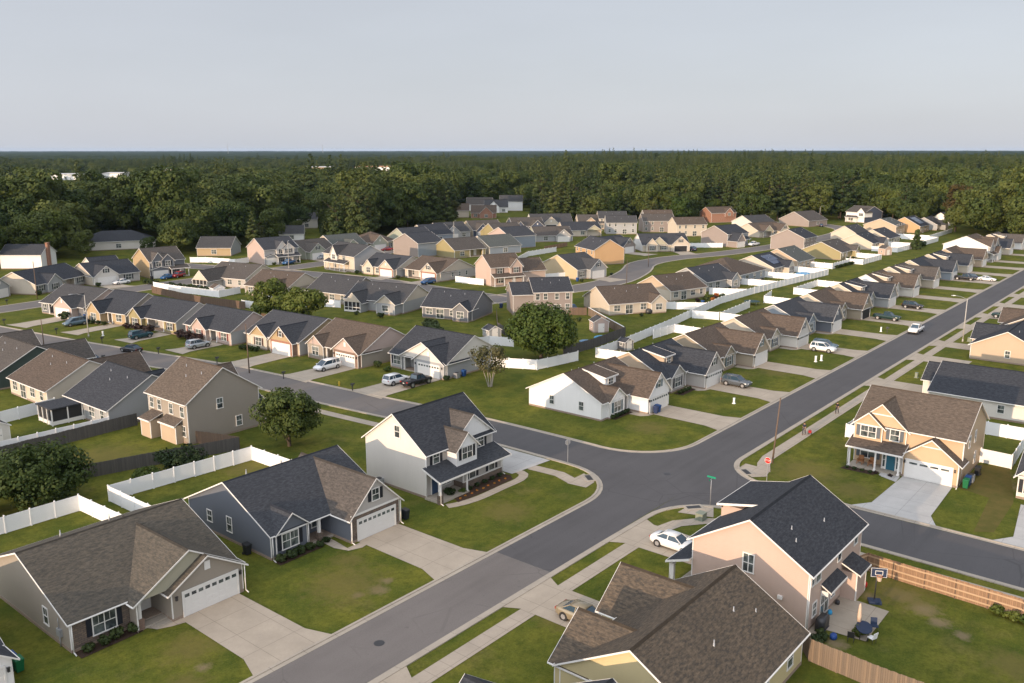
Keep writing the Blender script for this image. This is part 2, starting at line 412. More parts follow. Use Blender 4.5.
ROOF = {'black': shingle('black', (0.050, 0.054, 0.062), (0.030, 0.033, 0.040), (0.070, 0.074, 0.082)),
        'dark': shingle('dark', (0.070, 0.070, 0.072), (0.045, 0.046, 0.050), (0.095, 0.093, 0.090)),
        'slate': shingle('slate', (0.058, 0.061, 0.068), (0.040, 0.043, 0.049), (0.080, 0.084, 0.092)),
        'brown': shingle('brown', (0.112, 0.086, 0.068), (0.064, 0.052, 0.044), (0.160, 0.122, 0.092)),
        'greybrown': shingle('greybrown', (0.100, 0.088, 0.078), (0.060, 0.055, 0.051), (0.135, 0.118, 0.102)),
        'weathered': shingle('weathered', (0.105, 0.093, 0.076), (0.062, 0.058, 0.050), (0.150, 0.125, 0.092)),
        'greengrey': shingle('greengrey', (0.105, 0.112, 0.102), (0.075, 0.082, 0.077), (0.135, 0.14, 0.125)),
        'mottled': shingle('mottled', (0.108, 0.086, 0.064), (0.055, 0.050, 0.044), (0.185, 0.140, 0.096)),
        'tanbrown': shingle('tanbrown', (0.128, 0.100, 0.078), (0.076, 0.062, 0.051), (0.172, 0.136, 0.104))}
RIDGE_SHADE = {k: patch_mat('ridge_shade_' + k, v, mul(v, .7)) for k, v in {'black': (.030, .033, .038), 'dark': (.042, .042, .044), 'slate': (.032, .036, .045), 'brown': (.080, .060, .046), 'greybrown': (.062, .055, .048), 'weathered': (.058, .052, .044), 'greengrey': (.07, .075, .07), 'mottled': (.06, .048, .036), 'tanbrown': (.10, .075, .055)}.items()}  # caps are the same shingle; their shading is put into darker colours
M_SOLAR = plain('solar_panel', (0.02, 0.035, 0.08), 0.15, 0.6, 0.2)
M_SCREEN_DARK = plain('screen_mesh', (0.03, 0.03, 0.03), 0.7, 0.2)

HOUSES = []
class House:
    def __init__(s, label, box, face='s', rot=0.0, wall='beige', roof='dark', group=None, lod=1, name='house', cat='house', found='foundation'):
        x0, x1, y0, y1 = box
        if face == 's': ox, oy, s.w, s.d, r = x0, y0, x1 - x0, y1 - y0, 0
        elif face == 'w': ox, oy, s.w, s.d, r = x0, y1, y1 - y0, x1 - x0, -90
        elif face == 'e': ox, oy, s.w, s.d, r = x1, y0, y1 - y0, x1 - x0, 90
        else: ox, oy, s.w, s.d, r = x1, y1, x1 - x0, y1 - y0, 180
        cx, cy = (x0 + x1) / 2, (y0 + y1) / 2; q = R(rot)
        dx, dy = ox - cx, oy - cy
        ox, oy = cx + dx * math.cos(q) - dy * math.sin(q), cy + dx * math.sin(q) + dy * math.cos(q)
        s.root = thing(name, label, cat, (ox, oy, 0), R(r + rot), group)
        s.wall, s.roof, s.lod = wall, roof, lod
        HOUSES.append((cx, cy, max(x1 - x0, y1 - y0) / 2))
        s.W = {}; s.RM = {}; s.T = MB(); s.F = MB(); s.k = 0; s.foot = []
    def wm(s, c): return s.W.setdefault(c, MB())
    def rm(s, c): return s.RM.setdefault(c, MB())
    # ---- gabled block
    def block(s, x0, x1, y0, y1, eave, ridge, axis='x', wall=None, gab=None, roof=None, z0=0.0, oe=.38, orr=.28, opens=(), front=None, tri=True, found=True, noback=False, nofront=False):
        wall = wall or s.wall; gab = gab or wall; roof = roof or s.roof
        e = .006 * s.k; s.k += 1
        x0 += e; x1 -= e; y0 += e; y1 -= e; eave -= e * .5; ridge -= e * .3
        W = s.wm(wall); G = s.wm(gab); Fm = s.wm(front or wall)
        # front wall with openings
        cur = x0
        for (a, b, dep) in (() if nofront else sorted(opens)):
            if a > cur: Fm.poly([(cur, y0, z0), (a, y0, z0), (a, y0, eave), (cur, y0, eave)])
            dm = s.wm(wall)
            dm.poly([(a, y0 + dep, z0), (b, y0 + dep, z0), (b, y0 + dep, eave), (a, y0 + dep, eave)])
            dm.poly([(a, y0, z0), (a, y0 + dep, z0), (a, y0 + dep, eave), (a, y0, eave)])
            dm.poly([(b, y0 + dep, z0), (b, y0, z0), (b, y0, eave), (b, y0 + dep, eave)])
            s.T.poly([(a, y0, eave - .02), (a, y0 + dep, eave - .02), (b, y0 + dep, eave - .02), (b, y0, eave - .02)])
            s.T.box(a, b, y0 - .02, y0 + .1, eave - .28, eave - .03)
            cur = b
        if not nofront and cur < x1: Fm.poly([(cur, y0, z0), (x1, y0, z0), (x1, y0, eave), (cur, y0, eave)])
        if not noback: W.poly([(x1, y1, z0), (x0, y1, z0), (x0, y1, eave), (x1, y1, eave)])
        W.poly([(x0, y1, z0), (x0, y0, z0), (x0, y0, eave), (x0, y1, eave)])
        W.poly([(x1, y0, z0), (x1, y1, z0), (x1, y1, eave), (x1, y0, eave)])
        if axis == 'x':
            ym = (y0 + y1) / 2
            if tri:
                G.poly([(x0, y1, eave), (x0, y0, eave), (x0, ym, ridge)]); G.poly([(x1, y0, eave), (x1, y1, eave), (x1, ym, ridge)])
            s.gable_roof(x0, x1, y0, y1, eave, ridge, 'x', roof, oe, orr)
        else:
            xm = (x0 + x1) / 2
            if tri:
                G.poly([(x0, y0, eave), (x1, y0, eave), (xm, y0, ridge)])
                if not noback: G.poly([(x1, y1, eave), (x0, y1, eave), (xm, y1, ridge)])
            s.gable_roof(x0, x1, y0, y1, eave, ridge, 'y', roof, oe, orr, backover=0 if noback else None)
        t = .07; p = .014
        for (cx, cy, sx, sy) in ((x0, y0, 1, 1), (x1, y0, -1, 1), (x0, y1, 1, -1), (x1, y1, -1, -1)):
            if noback and cy == y1: continue
            xa, xb = sorted((cx - sx * p, cx + sx * t)); ya, yb = sorted((cy - sy * p, cy + sy * t))
            s.T.box(xa, xb, ya, yb, z0 + (.25 if z0 == 0 else 0), eave - .02)
        if found and z0 == 0: s.F.box(x0 - .025, x1 + .025, y0 - .025, y1 + .025, -.1, .26)
    def gable_roof(s, x0, x1, y0, y1, eave, ridge, axis, roof, oe=.38, orr=.28, t=.10, backover=None):
        M = (lambda a, b, z: (a, b, z)) if axis == 'x' else (lambda a, b, z: (b, a, z))
        a0, a1, b0, b1 = (x0, x1, y0, y1) if axis == 'x' else (y0, y1, x0, x1)
        A0 = a0 - orr; A1 = a1 + (orr if backover is None else backover)
        bm = (b0 + b1) / 2; half = (b1 - b0) / 2; sl = (ridge - eave) / half
        rf = s.rm(roof)
        for sg in (-1, 1):
            be = bm + sg * (half + oe); ze = eave - sl * oe
            pts = lambda z, A: [M(A, bm, ridge + z), M(A, be, ze + z)]
            r0, e0 = pts(0, A0); r1, e1 = pts(0, A1); R0, E0 = pts(t, A0); R1, E1 = pts(t, A1)
            rf.poly([R0, E0, E1, R1], 0); rf.poly([r0, r1, e1, e0], 1); rf.poly([e0, e1, E1, E0], 1); rf.poly([r0, e0, E0, R0], 1); rf.poly([r1, R1, E1, e1], 1)
            # rake boards and eave board with gutter
            for (Aa, dA) in ((A0, -.03), (A1, .03)):
                if backover is not None and dA > 0: continue
                q = lambda A: [M(A, bm, ridge + t + .015), M(A, be + sg * .04, ze + t + .015 - sl * .04), M(A, be + sg * .04, ze - .02 - sl * .04), M(A, bm, ridge - .02)]
                s.T.solid(q(Aa), q(Aa + dA))
            b_lo, b_hi = be + sg * .003, be + sg * .08
            za, zb = ze + .0, ze + t - .03
            s.T.solid([M(A0, b_lo, za), M(A1, b_lo, za), M(A1, b_hi, za), M(A0, b_hi, za)], [M(A0, b_lo, zb), M(A1, b_lo, zb), M(A1, b_hi, zb), M(A0, b_hi, zb)])
            # ridge cap
            z1 = ridge + t + .03
            rf.poly([M(A0 + .01, bm, z1), M(A1 - .01, bm, z1), M(A1 - .01, bm + sg * .16, z1 - sl * .16 - .012), M(A0 + .01, bm + sg * .16, z1 - sl * .16 - .012)], 2)
    def hip_block(s, x0, x1, y0, y1, eave, ridge, wall=None, roof=None, oe=.4, opens=()):
        wall = wall or s.wall; roof = roof or s.roof; W = s.wm(wall)
        W.box(x0, x1, y0, y1, 0, eave)
        s.F.box(x0 - .025, x1 + .025, y0 - .025, y1 + .025, -.1, .26)
        X0, X1, Y0, Y1 = x0 - oe, x1 + oe, y0 - oe, y1 + oe
        h = min(X1 - X0, Y1 - Y0) / 2 * .98; t = .15
        if X1 - X0 > Y1 - Y0: r0, r1 = ((X0 + h, (Y0 + Y1) / 2), (X1 - h, (Y0 + Y1) / 2))
        else: r0, r1 = (((X0 + X1) / 2, Y0 + h), ((X0 + X1) / 2, Y1 - h))
        rf = s.rm(roof); ze = eave - .05
        c = [(X0, Y0, ze + t), (X1, Y0, ze + t), (X1, Y1, ze + t), (X0, Y1, ze + t)]
        a = (*r0, ridge + t); b = (*r1, ridge + t)
        if X1 - X0 > Y1 - Y0:
            for f in ([c[0], c[1], b, a], [c[1], c[2], b], [c[2], c[3], a, b], [c[3], c[0], a]): rf.poly(f, 0)
        else:
            for f in ([c[0], c[1], a], [c[1], c[2], b, a], [c[2], c[3], b], [c[3], c[0], a, b]): rf.poly(f, 0)
        s.T.box(X0, X1, Y0, Y1, ze - .03, ze + t - .003)
    def shed(s, x0, x1, y0, y1, zf, zb, roof=None, oe=.3, ox=.25, t=.13, posts=(), name='porch_roof'):
        """mono-pitch roof, low at y0 (front), high against the wall at y1"""
        roof = roof or s.roof; rf = s.rm(roof); sl = (zb - zf) / (y1 - y0)
        X0, X1, Y0 = x0 - ox, x1 + ox, y0 - oe; z0 = zf - sl * oe
        lo = [(X0, Y0, z0), (X1, Y0, z0), (X1, y1, zb), (X0, y1, zb)]
        hi = [(p[0], p[1], p[2] + t) for p in lo]
        rf.solid(lo, hi, 1, 0, 1)
        s.T.box(X0 - .03, X1 + .03, Y0 - .06, Y0 - .003, z0 - .06, z0 + t - .01)
        for X, dx in ((X0, -.035), (X1, .035)):
            q = lambda X: [(X, Y0 - .05, z0 - .06), (X, y1, zb - .06), (X, y1, zb + t + .012), (X, Y0 - .05, z0 + t + .012)]
            s.T.solid(q(X), q(X + dx))
        # side gussets and header beam
        s.T.box(x0, x1, y0, y0 + .14, zf - .28, zf - .02)
        for px in posts: s.post(px, y0 + .07, zf - .25)
    def post(s, x, y, h, r=.09, base=None):
        key = ('post', round(h, 2), r, base)
        if key not in CACHE:
            b = MB(); b.box(-r, r, -r, r, .12, h); b.box(-r - .04, r + .04, -r - .04, r + .04, h - .1, h - .001); b.box(-r - .05, r + .05, -r - .05, r + .05, .1, .28)
            if base: b.box(-r - .12, r + .12, -r - .12, r + .12, 0, .95, 1)
            CACHE[key] = b.mesh('porch_post', [WHITE] + ([WALL[base]] if base else []))
        link('porch_post', CACHE[key], s.root, (x, y, 0))
    def slab(s, x0, x1, y0, y1, h=.18, mat=None, name='porch_floor'):
        b = MB(); b.box(x0, x1, y0, y1, -.05, h); b.obj(name, mat or M_KERB, s.root)
    # ---- openings
    def win(s, side, a, z, wd=.9, ht=1.45, cols=1, sh=None, at=None):
        if side == 'f': loc = (a, 0 if at is None else at)
        elif side == 'b': loc = (a, s.d if at is None else at)
        elif side == 'l': loc = (0 if at is None else at, a)
        else: loc = (s.w if at is None else at, a)
        q = R(SIDE[side]); n = (math.sin(q), -math.cos(q))
        fm, pm = win_meshes(wd, ht, cols, WHITE)
        o = link('window', fm, s.root, (loc[0] + n[0] * .012, loc[1] + n[1] * .012, z), q)
        link('pane', pm, o)
        if sh and sh != 'none':
            for sg in (-1, 1): link('shutter', shutter_mesh(ht, SHUT[sh]), o, (sg * (wd / 2 + .32), 0, 0))
        return o
    def door(s, side, a, at, mat=None, wd=.95, ht=2.05, z=.18):
        b, fr, kn = door_meshes(wd, ht, mat or WHITE); q = R(SIDE[side]); n = (math.sin(q), -math.cos(q))
        l = (a, at) if side in 'fb' else (at, a)
        o = link('front_door', b, s.root, (l[0] + n[0] * .012, l[1] + n[1] * .012, z), q); link('door_frame', fr, o); link('door_handle', kn, o); return o
    def patio(s, side, a, at=None, wd=1.8, z=.2):
        b = s.win(side, a, z, wd, 2.0, 2, None, at); b.name = 'patio_door'; return b
    def garage(s, a, at, wd=4.9, ht=2.13, glazed=False, mat=None):
        b, fr, pn = garage_meshes(wd, ht, glazed, mat or WHITE)
        o = link('garage_door', b, s.root, (a, at - .012, .03)); link('door_frame', fr, o)
        if pn: link('pane', pn, o)
        return o
    def vent(s, side, a, at, z):
        if 'gv' not in CACHE:
            b = MB(); b.box(-.26, .26, -.04, 0, 0, .75)
            for k in range(6): b.box(-.2, .2, -.055, -.04, .06 + k * .11, .12 + k * .11)
            CACHE['gv'] = b.mesh('gable_vent', [WHITE], False)
        l = (a, at) if side in 'fb' else (at, a)
        q = R(SIDE[side]); link('gable_vent', CACHE['gv'], s.root, (l[0] + math.sin(q) * .012, l[1] - math.cos(q) * .012, z), q)
    def pipe(s, x, y, z):
        if 'pipe' not in CACHE:
            b = MB(); b.tube((0, 0, -.4), (0, 0, .30), .045, .045, 8); b.tube((0, 0, -.4), (0, 0, .05), .10, .07, 8)
            CACHE['pipe'] = b.mesh('vent_pipe', [M_GREYMETAL])
        link('vent_pipe', CACHE['pipe'], s.root, (x, y, z))
    def downspout(s, x, y, h, dy=-1):
        b = MB(); b.tube((x, y, h), (x, y, .15), .05, .05, 6); b.tube((x, y, .16), (x, y + dy * .4, .05), .05, .05, 6)
        b.obj('downspout', WHITE, s.root)
    def lamp(s, x, at):
        if 'wl' not in CACHE:
            b = MB(); b.box(-.08, .08, -.16, 0, 0, .3); b.box(-.11, .11, -.19, .0, .3, .34); CACHE['wl'] = b.mesh('wall_lantern', [M_DARKMETAL], False)
        link('wall_lantern', CACHE['wl'], s.root, (x, at - .01, 1.75))
    def dormer(s, x0, x1, yf, yb, zb, zf, wall, roof=None):
        """shed dormer: face at yf from roof up to zf, roof rising to the main roof at yb"""
        W = s.wm(wall); W.poly([(x0, yf, zb - .6), (x1, yf, zb - .6), (x1, yf, zf), (x0, yf, zf)])
        for x in (x0, x1): W.poly([(x, yf, zb - .6), (x, yf, zf), (x, yb, zf + .75), (x, yb, zb)])
        s.shed(x0, x1, yf, yb, zf, zf + (yb - yf) * .18, roof, .25, .25)
        o = s.win('f', (x0 + x1) / 2, zb + .12, min(1.2, (x1 - x0) * .6), zf - zb - .42, 2, None, yf); return o
    def done(s):
        for c, b in s.W.items(): b.obj('wall', WALL[c], s.root)
        for c, b in s.RM.items(): b.obj('roof', [ROOF[c], WHITE, RIDGE_SHADE[c]], s.root)
        s.T.obj('trim', WHITE, s.root); s.F.obj('foundation', M_FOUND, s.root)
        return s.root
M_FOUND = masonry('foundation_block', (0.27, 0.20, 0.15), (0.23, 0.17, 0.13), (0.3, 0.27, 0.23), 0.4, 0.2)
DOORC = {'white': WHITE, 'black': plain('door_black', (0.02, 0.022, 0.026), .4), 'teal': plain('door_teal', (0.03, 0.12, 0.17), .4), 'red': plain('door_red', (0.22, 0.03, 0.03), .4), 'brown': plain('door_brown', (0.09, 0.05, 0.03), .4), 'blue': plain('door_blue', (0.04, 0.07, 0.13), .4)}

def ranch(label, box, face, wall, roof, rot=0, g=None, gp=3.0, gpk=5.4, gx=None, ridge=5.8, eave=2.7, gwall=None, gab=None, bump=None, porch=None, dormer=None, sh='black', front=None, lod=1,
          glazed=False, rear=(), door='white', hip=False, group=None, side=None, gopen=False, lw=(), rw=(), solar=False, groof=None, chimney=False, name='house', gfront=None, post=None, bk=True, cross=None, pipes=True):
    h = House(label, box, face, rot, wall, roof, group, lod, name)
    w_, d = h.w, h.d; ym = d / 2; sl = (ridge - eave) / ym
    opens = [(porch[0], porch[1], porch[2])] if porch else []
    if hip: h.hip_block(0, w_, 0, d, eave, ridge)
    else: h.block(0, w_, 0, d, eave, ridge, 'x', side or wall, gab or side or wall, opens=opens, front=front or wall)
    if g:
        g0, g1 = g; pk = gpk; yb = max(1.0, (pk - eave) / sl + .35)
        go = [(g0 + .55, g1 - .55, 3.5)] if False else []
        h.block(g0, g1, -gp, yb, eave, pk, 'y', gwall or wall, gab or gwall or wall, groof or roof, noback=True, front=gfront or gwall or wall, orr=.3)
        gm = (g0 + g1) / 2; gw = min(4.9, g1 - g0 - .8)
        if gopen:
            b = MB(); b.box(gm - gw / 2, gm + gw / 2, -gp - .03, -gp - .012, .03, 2.1); b.obj('garage_dark_panel', M_SCREEN_DARK, h.root)  # dark panel paints the shaded interior of the open garage
            fr = garage_meshes(gw, 2.13, False, WHITE)[1]; link('door_frame', fr, h.root, (gm, -gp - .012, .03))
        else: h.garage(gm, -gp - .006, gw, 2.13, glazed)
        if pk > 4.7 and lod:
            if sh != 'none' and gpk > 5.2: h.win('f', gm, 3.45, .75, 1.1, 1, sh, -gp - .006)
            else: h.vent('f', gm, -gp - .006, 3.5)
        if lod > 1: h.lamp(g0 + .3, -gp); h.lamp(g1 - .3, -gp)
    if bump:
        b0, b1, bp, bpk = bump; yb = (bpk - eave) / sl + .35
        h.block(b0, b1, -bp, yb, eave, bpk, 'y', wall, gab or wall, noback=True, front=front or wall)
        h.win('f', (b0 + b1) / 2, .75, min(1.7, (b1 - b0) * .5), 1.5, 2, sh, -bp - .012)
    if cross:                                                       # big gable over porch and garage
        c0, c1, cp, cpk = cross; yb = (cpk - eave) / sl + .35
        h.block(c0, c1, -cp, yb, eave, cpk, 'y', wall, gab or 'board', noback=True, nofront=True, found=False)
    if porch:
        p0, p1, dep = porch
        h.slab(p0, p1, -.05, dep - .01)
        h.door('f', p0 + (p1 - p0) * .62, dep, DOORC[door])
        if p1 - p0 > 3.4: h.win('f', p0 + .9, .8, .8, 1.4, 1, None, dep)
        h.post(p0 + .15, .1, eave - .25, .11, post); h.post(p1 - .15, .1, eave - .25, .11, post)
    # leftover front windows
    taken = [q[:2] for q in (g, bump, porch) if q]; xs = sorted(taken); cur = 0
    for a, b in xs + [(w_, w_)]:
        if a - cur > 2.2: h.win('f', (a + cur) / 2, .8, min(1.75, (a - cur) * .5), 1.45, 2, sh, 0)
        cur = max(cur, b)
    if dormer: h.dormer(dormer[0], dormer[1], 2.2, ym - .3, eave + sl * 2.2, eave + sl * 2.2 + 1.25, dormer[2])
    for a in lw: h.win('l', a, 1.0, .75, 1.2)
    for a in rw: h.win('r', a, 1.0, .75, 1.2)
    if bk:
        for k, fx in enumerate((.14, .36, .62, .86)):
            if any(q[1] - .6 < w_ - fx * w_ < q[2] + .6 for q in rear if q[0] in ('gable', 'screen')): continue
            if k == 1: h.patio('b', w_ * (1 - fx))
            else: h.win('b', w_ * (1 - fx), .95, 1.0 if k % 2 else 1.5, 1.3, 1 if k % 2 else 2)
    for q in rear:
        if q[0] == 'gable':
            _, a, b, p, pk = q; yb = (pk - eave) / sl + .35
            h.block(a, b, d - yb, d + p, eave, pk, 'y', side or wall, gab or side or wall, nofront=True)
            h.win('b', (a + b) / 2, .9, min(1.6, (b - a) * .45), 1.35, 2, None, d + p)
        elif q[0] == 'screen':
            _, a, b, p, pk = q; yb = (pk - eave) / sl + .35
            h.block(a, b, d - yb, d + p, eave - .3, pk, 'y', side or wall, gab or wall, nofront=True, noback=True, found=False)
            gb = MB(); gb.poly([(b, d + p - .01, eave - .3), (a, d + p - .01, eave - .3), ((a + b) / 2, d + p - .01, pk)]); gb.obj('porch_gable', WALL[gab or wall], h.root)
            sc = MB(); sc.box(a + .1, b - .1, d + .05, d + p - .05, .5, eave - .45); sc.obj('porch_screen', M_SCREEN_DARK, h.root)
            ps = MB(); n = 4
            for k in range(n + 1): x = a + .08 + (b - a - .16) * k / n; ps.box(x - .06, x + .06, d + p - .06, d + p + .06, .1, eave - .3)
            ps.box(a, b, d + p - .05, d + p + .05, .1, .5); ps.box(a, b, d + p - .05, d + p + .05, 1.1, 1.2); ps.obj('screen_frame', WHITE, h.root)
    if chimney:
        b = MB(); b.box(w_ * .78, w_ * .78 + 1.1, -.7, .3, 0, ridge + .9); b.box(w_ * .78 - .08, w_ * .78 + 1.18, -.78, .38, ridge + .7, ridge + .9); b.obj('chimney', WALL['brick'], h.root)
    if solar:
        b = MB(); sx = w_ / 2
        for i in range(5):
            for j in range(3):
                x0 = sx - 3.6 + i * 1.45; y0 = d - 1.2 - j * 1.55
                z = lambda y: eave + sl * (d - y) + .2
                b.solid([(x0, y0, z(y0)), (x0 + 1.35, y0, z(y0)), (x0 + 1.35, y0 - 1.45, z(y0 - 1.45)), (x0, y0 - 1.45, z(y0 - 1.45))], [(x0, y0, z(y0) + .06), (x0 + 1.35, y0, z(y0) + .06), (x0 + 1.35, y0 - 1.45, z(y0 - 1.45) + .06), (x0, y0 - 1.45, z(y0 - 1.45) + .06)])
        b.obj('solar_panel', M_SOLAR, h.root)
    if pipes and not hip:
        for fx, fy in ((.3, .62), (.55, .7), (.72, .6)): h.pipe(w_ * fx, d * fy, ridge - abs(d * fy - ym) * sl + .1)
    h.done(); return h

def two(label, box, face, wall, roof, rot=0, g=None, gp=1.5, gpk=4.6, gables=(), porch=None, eave=5.3, ridge=8.3, gwall=None, gab=None, sh='black', side=None, door='white', fw=(), lw=(), rw=(), rear=(), group=None, lod=1,
        glazed=False, shedroof=None, name='house', proof=None, stone=None, wing=None, groof=None, chimney=False, bk=True, pipes=True):
    h = House(label, box, face, rot, wall, roof, group, lod, name)
    w_, d = h.w, h.d; sl = (ridge - eave) / (d / 2)
    h.block(0, w_, 0, d, eave, ridge, 'x', side or wall, gab or side or wall, front=wall)
    for (a, b, p, pk, gc) in gables:
        yb = (pk - eave) / sl + .35
        h.block(a, b, -p, yb, eave, pk, 'y', gc or wall, gc or gab or wall, z0=2.9 if p else 0, noback=True, found=False)
        h.win('f', (a + b) / 2, 3.55, min(1.5, (b - a) * .42), 1.4, 2 if b - a > 2.6 else 1, sh, -p - .012)
    if g:
        g0, g1 = g
        if gp > 0:
            h.block(g0, g1, -gp, .3, 2.75, gpk, 'y', gwall or wall, gwall or gab or wall, groof or roof, noback=True)
        h.garage((g0 + g1) / 2, -gp - .012, min(4.9, g1 - g0 - .8), 2.13, glazed)
        if lod > 1: h.lamp(g0 + .3, -gp); h.lamp(g1 - .3, -gp)
    if porch:
        p0, p1, dep = porch
        h.slab(p0, p1, -dep, 0)
        n = max(2, int((p1 - p0) / 2.6) + 1)
        h.shed(p0, p1, -dep + .1, 0, 2.65, 3.4, proof, posts=[p0 + .15 + (p1 - p0 - .3) * k / (n - 1) for k in range(n)])
        h.door('f', p0 + (p1 - p0) * .75, -.006, DOORC[door])
        h.win('f', p0 + (p1 - p0) * .3, .8, 1.5, 1.5, 2, sh, -.006)
    for (x, wd, cols) in fw: h.win('f', x, 3.5, wd, 1.4, cols, sh, -.006)
    for (a, z) in lw: h.win('l', a, z, .8, 1.3)
    for (a, z) in rw: h.win('r', a, z, .8, 1.3)
    if bk:
        for fx in (.12, .4, .7, .9):
            h.win('b', w_ * fx, 3.5, .85, 1.35); 
            if fx != .4: h.win('b', w_ * fx, .95, 1.0, 1.35)
        h.patio('b', w_ * .4)
    if wing:                                                        # lower side wing (x0,x1,y0,y1,eave,ridge,wall)
        a, b, y0, y1, ev, rg, wc = wing; h.block(a, b, y0, y1, ev, rg, 'x', wc or wall, wc or wall)
    for q in rear:
        if q[0] == 'shed':
            _, a, b, p = q
            W = h.wm(wall); W.box(a, b, d - .05, d + p, 0, 2.45); rf = h.rm(roof)
            lo = [(a - .2, d, 3.1), (b + .2, d, 3.1), (b + .2, d + p + .25, 2.38), (a - .2, d + p + .25, 2.38)]
            rf.solid(lo, [(x, y, z + .12) for x, y, z in lo], 1, 0, 1); h.T.box(a - .22, b + .22, d + p + .255, d + p + .31, 2.3, 2.48)
            for x in (a, b): h.T.box(x - .06, x + .06, d + p - .06, d + p + .02, .1, 2.4)
    if chimney:
        b = MB(); b.box(w_, w_ + .7, d * .35, d * .35 + 1.5, 0, ridge + .6); b.box(w_ - .06, w_ + .78, d * .35 - .07, d * .35 + 1.57, ridge + .45, ridge + .62); b.obj('chimney', WALL['brick'], h.root)
    if pipes:
        for fx, fy in ((.25, .64), (.5, .72), (.7, .6)): h.pipe(w_ * fx, d * fy, ridge - abs(d * fy - d / 2) * sl + .1)
    h.done(); return h
# ------------------------------------------------------------------ ground, hills
def smooth(a, b, x):
    t = min(1, max(0, (x - a) / (b - a))); return t * t * (3 - 2 * t)
VAZ = R(39.41)
def terrain(x, y):
    d = math.hypot(x, y)
    if d < 480: return 0.0
    rel = VAZ - math.atan2(y, x)                     # + to the right of the view
    rel = (rel + math.pi) % (2 * math.pi) - math.pi
    return 9.0 * smooth(560, 1150, d) * smooth(-0.12, 0.22, rel) + 2.0 * smooth(900, 3000, d) * math.sin(x * .002) * math.cos(y * .0017)
def ground():
    rings = [0, 60, 150, 300, 420, 480] + [480 * 1.13 ** k for k in range(1, 32)]
    n = 120; v = [(0, 0, 0)]; f = []
    for r in rings[1:]:
        for k in range(n):
            a = 2 * math.pi * k / n; x, y = r * math.cos(a), r * math.sin(a); v.append((x, y, terrain(x, y)))
    for k in range(n): f.append((0, 1 + k, 1 + (k + 1) % n))
    for i in range(len(rings) - 2):
        for k in range(n):
            a = 1 + i * n + k; b = 1 + i * n + (k + 1) % n; f.append((a, a + n, b + n, b))
    me = bpy.data.meshes.new('ground'); me.from_pydata(v, [], f); me.materials.append(M_GRASS)
    kind(link('ground', me), 'structure')
ground()

# ------------------------------------------------------------------ roads
def offs(pts, d):
    """polyline offset to the left by d"""
    out = []
    for i, p in enumerate(pts):
        a = Vector(pts[max(0, i - 1)]); b = Vector(pts[min(len(pts) - 1, i + 1)]); q = (b - a).normalized()
        k = 1.0
        if 0 < i < len(pts) - 1:
            t1 = (Vector(p) - a).normalized(); k = 1 / max(.5, abs(t1.dot(q)))
        out.append((p[0] - q.y * d * k, p[1] + q.x * d * k))
    return out
def arc(cx, cy, r, a0, a1, n=10):
    return [(cx + r * math.cos(R(a0 + (a1 - a0) * k / n)), cy + r * math.sin(R(a0 + (a1 - a0) * k / n))) for k in range(n + 1)]
def strip(mb, pts, d0, d1, z0, z1=None, m=0):
    A = offs(pts, d0); B = offs(pts, d1)
    for i in range(len(pts) - 1):
        if z1 is None: mb.poly([(*A[i], z0), (*A[i + 1], z0), (*B[i + 1], z0), (*B[i], z0)], m)
        else: mb.solid([(*A[i], z0), (*A[i + 1], z0), (*B[i + 1], z0), (*B[i], z0)], [(*A[i], z1), (*A[i + 1], z1), (*B[i + 1], z1), (*B[i], z1)], m)
def spline(pts, step=4.0):
    out = []
    P_ = [Vector(p) for p in pts]; P_ = [P_[0] * 2 - P_[1]] + P_ + [P_[-1] * 2 - P_[-2]]
    for i in range(1, len(P_) - 2):
        p0, p1, p2, p3 = P_[i - 1:i + 3]; n = max(1, int((p2 - p1).length / step))
        for k in range(n):
            t = k / n; out.append(tuple(.5 * ((2 * p1) + (-p0 + p2) * t + (2 * p0 - 5 * p1 + 4 * p2 - p3) * t * t + (-p0 + 3 * p1 - 3 * p2 + p3) * t ** 3)))
    out.append(tuple(P_[-2])); return out
ZR = .012
crossN = spline([(85.4, 49.5), (85.4, 60), (85.4, 70), (84.9, 82), (83.1, 100), (81.6, 120), (80.0, 135), (77.1, 150), (74.0, 166), (71.3, 183), (68.5, 203), (65.2, 222)])
NW_E = [(-60, 49.5), (30, 49.5), (58, 49.5)] + [(70, 49.5)] + arc(73.4, 58.0, 8.5, -90, 0, 10)          # kerb edge, NW quadrant, along main then up the side street
edgeW = offs(crossN, 3.45); edgeE = offs(crossN, -3.45)
edgeW = [p for p in edgeW if p[1] > 59.0]; edgeE = [p for p in edgeE if p[1] > 59.0]
NW = NW_E + edgeW
NE = list(reversed(edgeE)) + arc(97.9, 58.6, 9.1, 180, 270, 10) + [(120, 49.5), (170, 49.5), (240, 49.5), (330, 49.5), (440, 49.5)]
SE = [(440, 43.2), (330, 43.2), (240, 43.2), (170, 43.2), (110, 43.2)] + arc(96.6, 36.4, 6.8, 90, 180, 10) + [(89.8, 20), (89.7, 10), (89.6, -60)]
SW = [(81.4, -60), (81.6, 10), (81.8, 25)] + arc(74.4, 35.6, 7.5, 0, 90, 10) + [(66, 43.2), (30, 43.2), (-60, 43.2)]
rd = MB()
rd.poly([(58, 43.2, ZR), (440, 43.2, ZR), (440, 49.5, ZR), (58, 49.5, ZR)], 0)
rd.poly([(-60, 43.2, ZR), (58, 43.2, ZR), (58, 49.5, ZR), (-60, 49.5, ZR)], 1)
